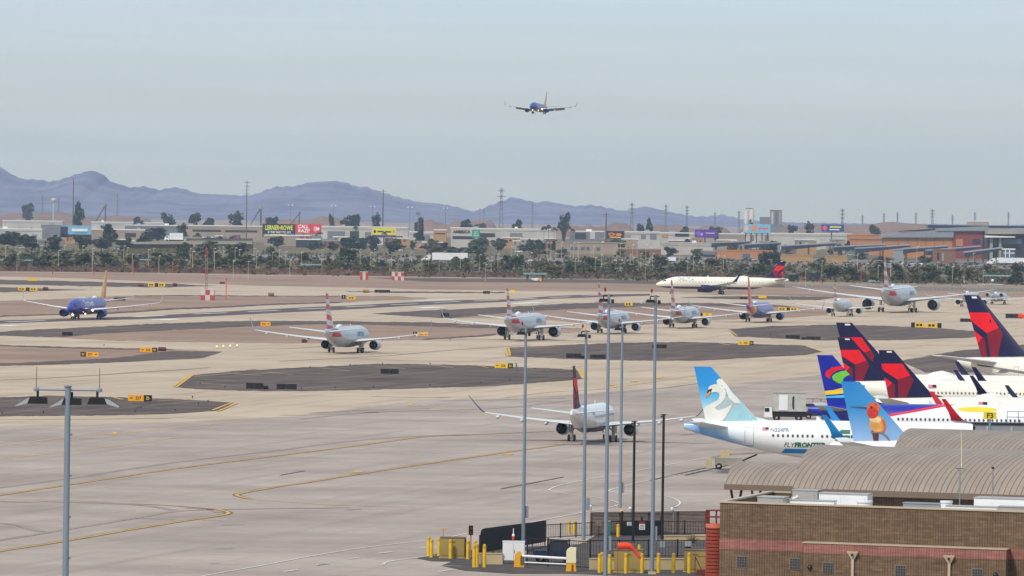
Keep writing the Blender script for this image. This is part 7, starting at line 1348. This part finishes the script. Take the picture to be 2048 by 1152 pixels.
billboard(1212, 1249, 462, 478, 5400, mat('dark brown print', (40, 24, 26), .5), 'dark billboard with orange script like scribble', [], (.5,), [('e', .3, .6, .36, .4, mat('orange print', (226, 130, 40), .5)), ('e', .68, .56, .34, .36, mat('orange print', (226, 130, 40), .5)), ('b', .5, .22, .6, .16, mat('amber print', (226, 170, 60), .5)), ('e', .3, .6, .2, .18, mat('brown red print', (120, 30, 26), .5))])
billboard(1390, 1435, 459, 475, 5500, mat('purple print', (84, 50, 140), .5), 'purple billboard with a pale pink bar on a single post', [], (.45,), [('b', .68, .55, .4, .16, mat('pink print', (196, 150, 220), .5)), ('e', .15, .5, .2, .5, mat('violet print', (130, 80, 190), .5)), ('e', .3, .4, .1, .4, mat('pink print', (196, 150, 220), .5))])
billboard(1486, 1541, 448, 466, 5600, mat('sky print', (120, 176, 200), .5), 'pale blue billboard with a face, an orange patch and white ribbed supports below', [], (.1, .3, .5, .7, .9), [('b', .74, .5, .34, .2, mat('rose print', (220, 90, 110), .5)), ('e', .12, .5, .16, .8, mat('skin print 4', (220, 180, 150), .5)), ('e', .4, .55, .2, .6, mat('orange print', (226, 130, 40), .5))])
billboard(1643, 1688, 449, 463, 5700, mat('blue print 2', (40, 60, 130), .5), 'blue billboard with a yellow bar and pink disc beside a thin mast', [], (.45,), [('b', .62, .66, .5, .2, yl), ('b', .58, .28, .44, .14, wh), ('e', .15, .5, .2, .7, mat('rose print', (220, 90, 110), .5))])
t = thing('highway_sign', (farx(952, 470, 5200), 5200, 0), 'green highway sign on a tall post with white lettering', 'sign'); w_ = 16 / PS(5200); z1, z0 = farz(952, 460, 5200), farz(952, 475.5, 5200)
p = MB().box((0, 0, (z0 + z1) / 2), (w_, .4, z1 - z0)).build('sign_panel', mat('highway green', (30, 140, 110), .4), t); MB().tube((-.8, .4, 0), (-.8, .4, z0 + 1), .3, .3, 8).build('post', BM_['pylon'], t)
for k in range(3): MB().box((0, -.22, z0 + (z1 - z0) * (.25 + .25 * k)), (w_ * (.7 - .1 * k), .05, .35)).build('lettering', wh, p)
# ---- power poles, pylons, tall lights
def mono(X, yt, d, lb, arms=3, r=.5):
    z = farz(X, yt, d); t = thing('power_pole', (farx(X, yt, d), d, 0), lb, 'power pole', 'tall single power poles'); MB().tube((0, 0, 0), (0, 0, z), r, r * .55, 8).build('pole', BM_['wood'], t)
    for k in range(arms): MB().box((0, 0, z - 1.5 - k * 3.2), (5.5, .3, .3)).build('crossarm', BM_['wood'], t)
mono(147, 357, 6500, 'tall bare power pole rising from the tall dark tree at left', 0, .6); mono(494, 361, 6000, 'tall power pole with crossarms left of the black billboard', 4); mono(766.5, 379, 6000, 'tall dark power pole above the yellow billboard', 1, .65); mono(1212.5, 425, 5200, 'short thick power pole at the left end of the dark billboard', 1, .65)
def pylon(X, yt, yb, d, lb, wpx=8):
    z = farz(X, yt, d); zb = max(0, farz(X, yb, d)); t = thing('lattice_pylon', (farx(X, yt, d), d, 0), lb, 'pylon', 'lattice pylons on the plain'); s = PS(d); w_ = wpx / s; r = .22 * d / 6000; body = MB(); n = 9
    def half(q): return w_ / 2 * (1 - .72 * min(1, q * 1.25))
    for k in range(n):
        q0, q1 = k / n, (k + 1) / n; a, b_ = half(q0), half(q1)
        for sx, sy in ((-1, -1), (1, -1), (1, 1), (-1, 1)): body.tube((sx * a, sy * a, z * q0), (sx * b_, sy * b_, z * q1), r, r, 4, False)
        for sg in (-1, 1): body.tube((-a * sg, -a, z * q0), (b_ * sg, -b_, z * q1), r * .7, r * .7, 4, False); body.tube((a, -a * sg, z * q0), (b_, b_ * sg, z * q1), r * .7, r * .7, 4, False)
    body.build('tower', BM_['pylon'], t)
    for q in (.74, .84, .94): MB().box((0, 0, z * q), (w_ * (1.7 - abs(q - .84) * 3), r * 2, r * 2.4)).build('crossarm', BM_['pylon'], t)
pylon(1003, 375, 440, 6400, 'largest lattice pylon, left of the centre of the plain', 11); pylon(1264, 405, 452, 7000, 'lattice pylon above the white building with two dark doors', 9); pylon(1332, 409, 445, 8200, 'thin lattice pylon right of the second largest one', 6); pylon(1374, 411, 447, 9000, 'faint lattice pylon between the thin one and the batching silos', 6); pylon(1685, 417, 452, 7200, 'lattice pylon beside the blue and yellow billboard', 7); pylon(1865, 418, 446, 9500, 'faint lattice pylon above the long tan hall', 7); pylon(1478, 422, 446, 9800, 'small faint pylon left of the batching silos', 5)
for X, yt in ((1725, 430), (1768, 426), (1795, 424), (1832, 425), (1905, 430), (1950, 424), (2017, 424), (1430, 424), (1065, 408), (968, 417), (1140, 424), (235, 388), (117, 395), (85, 391)): pylon(X, yt, 446, 11500, uniq('faint far pylon', X, yt), 4)
for X, yt in ((581, 410), (667, 411), (745, 412.5), (820, 414), (891, 416), (960, 417)):
    d = 6800; z = farz(X, yt, d); t = thing('twin_light', (farx(X, yt, d), d, 0), uniq('tall twin headed light mast', X, yt), 'light mast', 'twin headed light masts along the highway'); MB().tube((0, 0, 0), (0, 0, z), .3, .22, 6).build('pole', BM_['pylon'], t); MB().box((0, 0, z), (4.4, .3, .3)).build('crossarm', BM_['pylon'], t)
    for q in (-1.8, 1.8): MB().box((q, 0, z - .1), (1.3, 1.0, .9), top=(.6, .6)).build('lamp_head', BM_['roofw'], t)
d = 6200; z = farz(836.5, 423, d); t = thing('floodlight_pole', (farx(836.5, 423, d), d, 0), 'floodlight pole with a dark cluster head above the white warehouse', 'light mast'); MB().tube((0, 0, 0), (0, 0, z), .35, .25, 8).build('pole', BM_['pylon'], t)
for q in (-1.3, 0, 1.3): MB().box((q, 0, z - 1.2), (1.1, 1, 2.0)).build('lamp_head', BM_['pylon'], t)
MB().box((0, 0, z - 2.4), (4.5, .4, .4)).build('crossarm', BM_['pylon'], t)
# ---- silos and batching tower, plant at left
d = 7600; t = thing('silo_pair', (farx(1498, 430, d), d, 0), 'pair of white silos with a headframe on the far plain', 'silo')
for X, yt in ((1493, 420), (1504, 418)): MB().lathe((farx(X, 430, d) - t.location.x, 0, 0), (0, 0, 1), [(0, 2.4), (farz(X, yt, d) - 1.5, 2.4), (farz(X, yt, d), 1.2), (farz(X, yt, d) + .1, .05)], 14).build('silo', BM_['white'], t, True)
MB().box((0, 0, farz(1498, 417, d)), (7, 1.2, 1.2)).build('headframe', BM_['pylon'], t); MB().box((3.6, 1, farz(1505, 432, d) / 2 + 6), (1.4, 1.4, farz(1505, 432, d) + 4)).build('leg_tower', BM_['pylon'], t)
t = bldg(1541, 1564, 418, 7600, BM_['grey'], 'grey tower block with pale corners right of the silo pair', [(1543, 1547, 423, 448, W), (1551, 1554, 423, 448, Bq), (1558, 1562, 423, 448, BM_['beige'])], dep=10, nm='tower_block')
t = bldg(1520, 1540, 434, 7700, BM_['grey'], 'low grey works between the silos and the tower block', dep=10, nm='works', cap=BM_['grey'])
bldg(1935, 1978, 442, 8200, BM_['beige'], 'pale low works on the skyline above the red hall end', dep=14, nm='works')
d = 8200
for X, yt, w_, lb in ((211, 407, 5, 'pale hopper tower with conveyor at the quarry, left'), (522, 412, 6, 'dark hopper tower with white top above the black billboard'), (599, 423, 4, 'small white hopper above the red billboard')):
    x = farx(X, yt, d); z = farz(X, yt, d); s = PS(d); t = thing('hopper_tower', (x, d, 0), lb, 'hopper', 'hopper towers on the plain'); MB().box((0, 0, z * .5), (w_ / s * .6, 3, z)).build('frame', BM_['wood'], t); MB().lathe((0, 0, z - 5), (0, 0, 1), [(0, .6), (2, w_ / s * .55), (4.5, w_ / s * .6), (5.5, .1)], 10).build('bin', BM_['beige'], t); MB().tube((-14, 0, 6), (0, 0, z - 2), .7, .7, 6).build('conveyor', BM_['wood'], t)
t = thing('water_tank', (farx(107, 397, 9500), 9500, 0), 'round white water tank on the hazy slope at left', 'tank'); z = farz(107, 397, 9500); MB().lathe((0, 0, z - 3), (0, 0, 1), [(-2, .5), (-1, 3), (1, 3.6), (3, 2.6), (4, .1)], 14).build('tank', BM_['white'], t, True); MB().tube((0, 0, 0), (0, 0, z - 4), .8, .8, 8).build('stem', BM_['white'], t)
# ---- traffic
def wheelset(t, xs, y, r):
    for x in xs: MB().lathe((x, y, r), (0, 1, 0), [(0, r * .4), (.03, r), (.3, r), (.33, r * .4)], 12).build('wheel', NM['tyre'], t)
def semi(g, ln, lb, dirn=-1, h=4.1):
    t = thing('semi_truck', g, lb, 'truck', 'white semi trucks'); f = dirn
    MB().box((-f * 3.2, 0, 1.2 + (h - 1.2) / 2), (ln - 6.5, 2.6, h - 1.2)).build('trailer', BM_['truckw'], t)
    b = MB(); x0 = f * (ln / 2 - 5.6); b.extrude([(x0, -1.25, .7), (x0 + f * 5.2, -1.25, .7), (x0 + f * 5.3, -1.25, 1.6), (x0 + f * 3.8, -1.25, 2.1), (x0 + f * 2.6, -1.25, 3.3), (x0 + f * 1.4, -1.25, 4.0), (x0, -1.25, 4.0)], (0, 2.5, 0)); c = b.build('cab', BM_['truckw'], t)
    b = MB(); b.extrude([(x0 + f * 1.7, -1.28, 2.3), (x0 + f * 3.3, -1.28, 2.2), (x0 + f * 2.6, -1.28, 3.1), (x0 + f * 1.7, -1.28, 3.2)], (0, 2.56, 0)); b.build('cab_window', PT['glass'], c)
    MB().box((-f * 2.6, 0, .95), (ln - 8, 1.2, .4)).build('chassis', NM['black'], t); wheelset(t, (x0 + f * 4.2, x0 + f * .9, x0 - f * .5, -f * (ln / 2 - 2), -f * (ln / 2 - 3.4)), -1.3, .52)
g = G(888, 524.5); semi(g, 95 / PS(g.y), 'long white semi truck driving left on the highway', -1, 19 / PS(g.y)); g = G(2012, 530); semi(g, 24, 'white semi truck at the right edge beyond the pickups', -1, 4.4)
cm_ = MB(); cm_.box((0, 0, .62), (4.6, 1.8, .62), top=(.97, .94)); cm_.mat(1).box((-.2, 0, 1.18), (2.7, 1.6, .55), top=(.68, .86)); cm_.mat(2)
for x in (-1.4, 1.4): cm_.lathe((x, -.95, .33), (0, 1, 0), [(0, .05), (.02, .33), (1.88, .33), (1.9, .05)], 10)
CARP = {}
def car(X, Y, col, lb, sc=1.0, nm='car'):
    k = col.name
    if k not in CARP: o = cm_.build(nm, [col, PT['glass'], NM['tyre']]); CARP[k] = o
    else: o = CARP[k].copy(); COL.objects.link(o); o.name = nm
    o.location = G(X, Y); o.scale = (sc,) * 3; o.rotation_euler = (0, 0, random.uniform(-.06, .06)); tag(o, lb, 'car', 'cars beyond the fence')
for X, Y, c, lb, sc in ((1066, 523, 'truckw', 'white car on the highway above the open teal canopy', 1.15), (1154, 521, 'carr', 'maroon car under the street lamps right of the highway', 1.25), (1236, 523, 'truckw', 'white car left of the white box truck', 1.2), (1041, 513, 'truckw', 'small white car left of the long beige office', 1), (697, 541, 'silver', 'silver car half behind the bush by the striped shelter', 1.1), (548, 491, 'truckw', 'white car below the black billboard', 1.1), (815, 522, 'silver', 'silver car behind the semi cab on the highway', 1), (882, 530, 'card', 'dark car in front of the long white semi', 1.1), (1824, 530, 'silver', 'silver pickup like car, left in the row at right', 1.35), (1840, 530, 'truckw', 'white car right of the silver pickup', 1.3), (1812, 529, 'truckw', 'white car at the left end of the row at right', 1.2), (1700, 524, 'silver', 'silver car among carport lamps right of the tan wall', 1.1), (1492, 522, 'card', 'dark blue car below the low orange tan wall', 1.2), (1503, 522, 'truckw', 'white car beside the dark blue one below the orange tan wall', 1.1), (2036, 530, 'carr', 'maroon car at the right edge in front of the white semi', 1.3), (1948, 530, 'card', 'dark blue car left of the white semi at the right edge', 1.3), (1000, 486, 'truckw', 'white car parked by the showroom', 1.2), (975, 486, 'silver', 'silver car parked under the green highway sign', 1.2), (930, 486, 'truckw', 'white car parked in front of the showroom', 1.2), (1050, 486, 'silver', 'silver car parked by the dark palms', 1.2), (1690, 530, 'silver', 'silver car in front of the tan wall', 1.2), (640, 487, 'silver', 'silver car parked below the red billboard', 1.2), (783, 486, 'silver', 'silver car parked under the yellow billboard', 1.2), (437, 478, 'truckw', 'white car on the overpass', 1)):
    car(X, Y, BM_[c], lb, sc)
def boxtruck(g, lb, sc=1.0, up=0.0, f=-1):
    t = thing('box_truck', g + Vector((0, 0, up)), lb, 'truck'); t.scale = (sc,) * 3
    MB().box((-f * 1.0, 0, 2.1), (5.2, 2.3, 2.6)).build('cargo_box', BM_['truckw'], t); b = MB(); x0 = f * 1.75; b.extrude([(x0, -1.1, .6), (x0 + f * 1.9, -1.1, .6), (x0 + f * 1.8, -1.1, 1.5), (x0 + f * 1.1, -1.1, 2.3), (x0, -1.1, 2.4)], (0, 2.2, 0)); b.build('cab', BM_['truckw'], t); MB().box((x0 + f * .8, 0, 1.8), (.7, 2.24, .5)).build('cab_window', PT['glass'], t); MB().box((-f * .4, 0, .6), (6, 1.2, .4)).build('chassis', NM['black'], t); wheelset(t, (f * 2.6, -f * 2.4), -1.15, .45)
boxtruck(G(1341, 524), 'white box truck among trees behind the tall lamp masts', .85)
d = 4503; boxtruck(Vector((farx(347, 481, d), d + 3, farz(347, 483.5, d))), 'white truck crossing the overpass', 1.6)
# ---- spoil heaps and hills
def mound(X0, X1, yt, d, lb, seed):
    rnd = random.Random(seed); x0, x1 = farx(X0, yt, d), farx(X1, yt, d); z = farz((X0 + X1) / 2, yt, d); n, m_ = 40, 10; vs = []; ph = [rnd.uniform(0, 6.28) for _ in range(6)]
    for j in range(m_ + 1):
        for i in range(n + 1):
            u, v = i / n, j / m_; e = min(1, u * 6, (1 - u) * 6); q = .8 + .12 * math.sin(u * 9 + ph[0]) + .08 * math.sin(u * 21 + ph[1]) + .04 * math.sin(u * 47 + ph[2] + v * 5)
            vs.append((x0 + (x1 - x0) * u, d + 300 * v, max(-1, z * q * smst(e) * math.sin(math.pi * min(1, .05 + v)) ** .6 if 0 < v < 1 else -1)))
    mb = MB(); mb.add(vs, [(j * (n + 1) + i, j * (n + 1) + i + 1, (j + 1) * (n + 1) + i + 1, (j + 1) * (n + 1) + i) for j in range(m_) for i in range(n)]); tag(mb.build('spoil_hill', M_mound, smooth=True), lb, kind='structure')
mound(1100, 1290, 444, 8500, 'brown spoil hills right of the palms', 1); mound(1290, 1480, 447, 8700, 'brown spoil hills left of the silos', 2); mound(820, 1010, 437, 9200, 'brown spoil hills left of the big pylon', 3); mound(500, 720, 431, 9200, 'brown spoil hills behind the black billboard', 4); mound(1540, 2130, 445, 9800, 'long brown ridge on the right skyline', 5); mound(-60, 330, 424, 9800, 'brown quarry slopes at left', 6); mound(1480, 1600, 441, 9000, 'brown spoil hill behind the silos', 7)
RIDGE = [(-160, 318), (-60, 320), (0, 333), (20, 346), (42, 357), (80, 359), (100, 363), (125, 358), (150, 349), (165, 345), (180, 340), (195, 342.5), (207, 349), (213, 361), (230, 364.5), (262, 375), (285, 372), (300, 374.5), (318, 380), (345, 374), (365, 376), (395, 386.5), (425, 388), (460, 389), (490, 391), (512, 388), (530, 380), (552, 373), (590, 372), (615, 364.5), (640, 362.5), (670, 361), (695, 365), (715, 373), (730, 372), (760, 383), (800, 395), (840, 404), (880, 407), (920, 415), (940, 422), (955, 421), (975, 412), (1000, 403), (1025, 393), (1045, 398.5), (1075, 405), (1092, 401), (1110, 405), (1150, 412), (1180, 409), (1210, 414), (1245, 422), (1265, 417), (1290, 412), (1310, 417), (1345, 425), (1390, 433), (1430, 432), (1445, 428.5), (1465, 434), (1490, 440), (1600, 446), (2200, 452)]
M_hill = ground_mat('haze blue mountain rock', (112, 108, 128), (80, 80, 104), sc=0.0035, contrast=(.4, .6))  # rock tinted blue violet, so its colour carries part of the haze
def mountains():
    d0 = 19000; rows = 26; cols = 380; vs = []; rnd = random.Random(9); ph = [rnd.uniform(0, 6.28) for _ in range(20)]
    def ridge(X):
        for a, b_ in zip(RIDGE[:-1], RIDGE[1:]):
            if a[0] <= X <= b_[0]: return a[1] + (b_[1] - a[1]) * (X - a[0]) / (b_[0] - a[0])
        return RIDGE[-1][1]
    from mathutils import noise
    for j in range(rows + 1):
        v = j / rows; dd = d0 + (v - .62) * 3600
        for i in range(cols + 1):
            X = -160 + 2360 * i / cols; Yr = ridge(X) + .9 * math.sin(X * .31 + ph[0]) + .6 * math.sin(X * .73 + ph[1]); z = max(0, HCAM - un(X, Yr)[1] * d0)
            xx = un(X, Yr)[0] * d0
            gl = noise.fractal(Vector((xx * .006, dd * .0022, 1.3)), .9, 2.1, 6)
            if v < .62: q = (v / .62); pr = q ** .85 * (1 - .34 * (1 - q) * (1.1 + gl * 1.2)) 
            else: pr = 1 - ((v - .62) / .38) ** 1.3
            pr = min(1.0, max(0, pr)); vs.append((xx, dd, z * pr - (3 if j in (0, rows) else 0)))
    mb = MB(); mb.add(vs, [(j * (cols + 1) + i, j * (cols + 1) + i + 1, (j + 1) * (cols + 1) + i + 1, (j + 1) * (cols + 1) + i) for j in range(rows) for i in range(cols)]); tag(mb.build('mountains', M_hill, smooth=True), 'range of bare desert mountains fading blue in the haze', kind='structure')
mountains()

# ---- low scrub nobody could count
def scrub():
    rnd = random.Random(77); mb = MB()
    for k in range(2300):
        X = rnd.uniform(-30, 2080); Y = 531 + .0155 * X + rnd.uniform(-32, 11)
        g = G(X, Y); w_ = rnd.uniform(1.2, 4.2); h = rnd.uniform(.6, 2.2) * (1 if rnd.random() < .85 else 1.7); mi = rnd.choices((0, 1, 2), (.3, .4, .3))[0]
        for q in range(7):
            p = g + Vector((rnd.gauss(0, w_ * .4), rnd.gauss(0, w_ * .4), h * rnd.uniform(.15, .9))); s_ = rnd.uniform(.35, .8) * (w_ / 3 + .4)
            u = Vector((rnd.gauss(0, 1), rnd.gauss(0, 1), rnd.gauss(0, .6))).normalized(); v = u.cross(Vector((rnd.gauss(0, 1), rnd.gauss(0, 1), rnd.gauss(0, 1)))).normalized()
            mb.mat(mi); mb.add([p - u * s_, p + v * s_ * .8, p + u * s_, p - v * s_ * .8], [(0, 1, 2, 3)])
    o = mb.build('scrub', SCRUBM, recalc=False); tag(o, 'low olive and brown desert scrub covering the verge beyond the fence', 'scrub', kind='stuff')
scrub()
# ---- small clutter of the town: sheds, stores, trailers between the big warehouses
rnd = random.Random(31)
CW = [BM_['white'], BM_['beige'], BM_['grey'], BM_['tan'], BM_['brick'], BM_['concrete'], BM_['roofg']]
CN = {0: 'small white shed', 1: 'small beige store', 2: 'small grey shed', 3: 'small tan store', 4: 'small brick store', 5: 'small pale concrete block', 6: 'small metal clad shed'}
for k in range(58):
    X = rnd.uniform(0, 1700); wpx = rnd.uniform(12, 42); i = rnd.randrange(7); yt = 468 + rnd.uniform(-4, 12) + .008 * X; d = rnd.uniform(5200, 5650)
    ws = []
    for q in range(rnd.randrange(1, 4)):
        a = X + wpx * (.1 + .28 * q); ws.append((a, a + wpx * rnd.uniform(.08, .2), yt + rnd.uniform(3, 5), yt + rnd.uniform(7, 11), rnd.choice((K, Bq, BM_['red'], W, BM_['dark']))))
    bldg(X, X + wpx, yt, d, CW[i], uniq(CN[i], X + wpx / 2, yt), ws, cap=rnd.choice((None, BM_['roofg'], BM_['concrete'])), dep=rnd.uniform(8, 20), nm='shed' if i in (0, 2, 6) else 'store', grp='small buildings in the town')
for k in range(78):
    X = rnd.uniform(0, 1700); yt = 475 + .009 * X + rnd.uniform(-9, 9); tree(X, yt, 500, rnd.uniform(12, 40), rnd.choice('ddgg'), rnd.uniform(4950, 5250))
for k in range(26):
    X = rnd.uniform(20, 1900); car(X, 494 + .008 * X + rnd.uniform(-3, 4), BM_[rnd.choice(('truckw', 'truckw', 'silver', 'card', 'carr'))], uniq('car in the town', X, 490), 1.15)
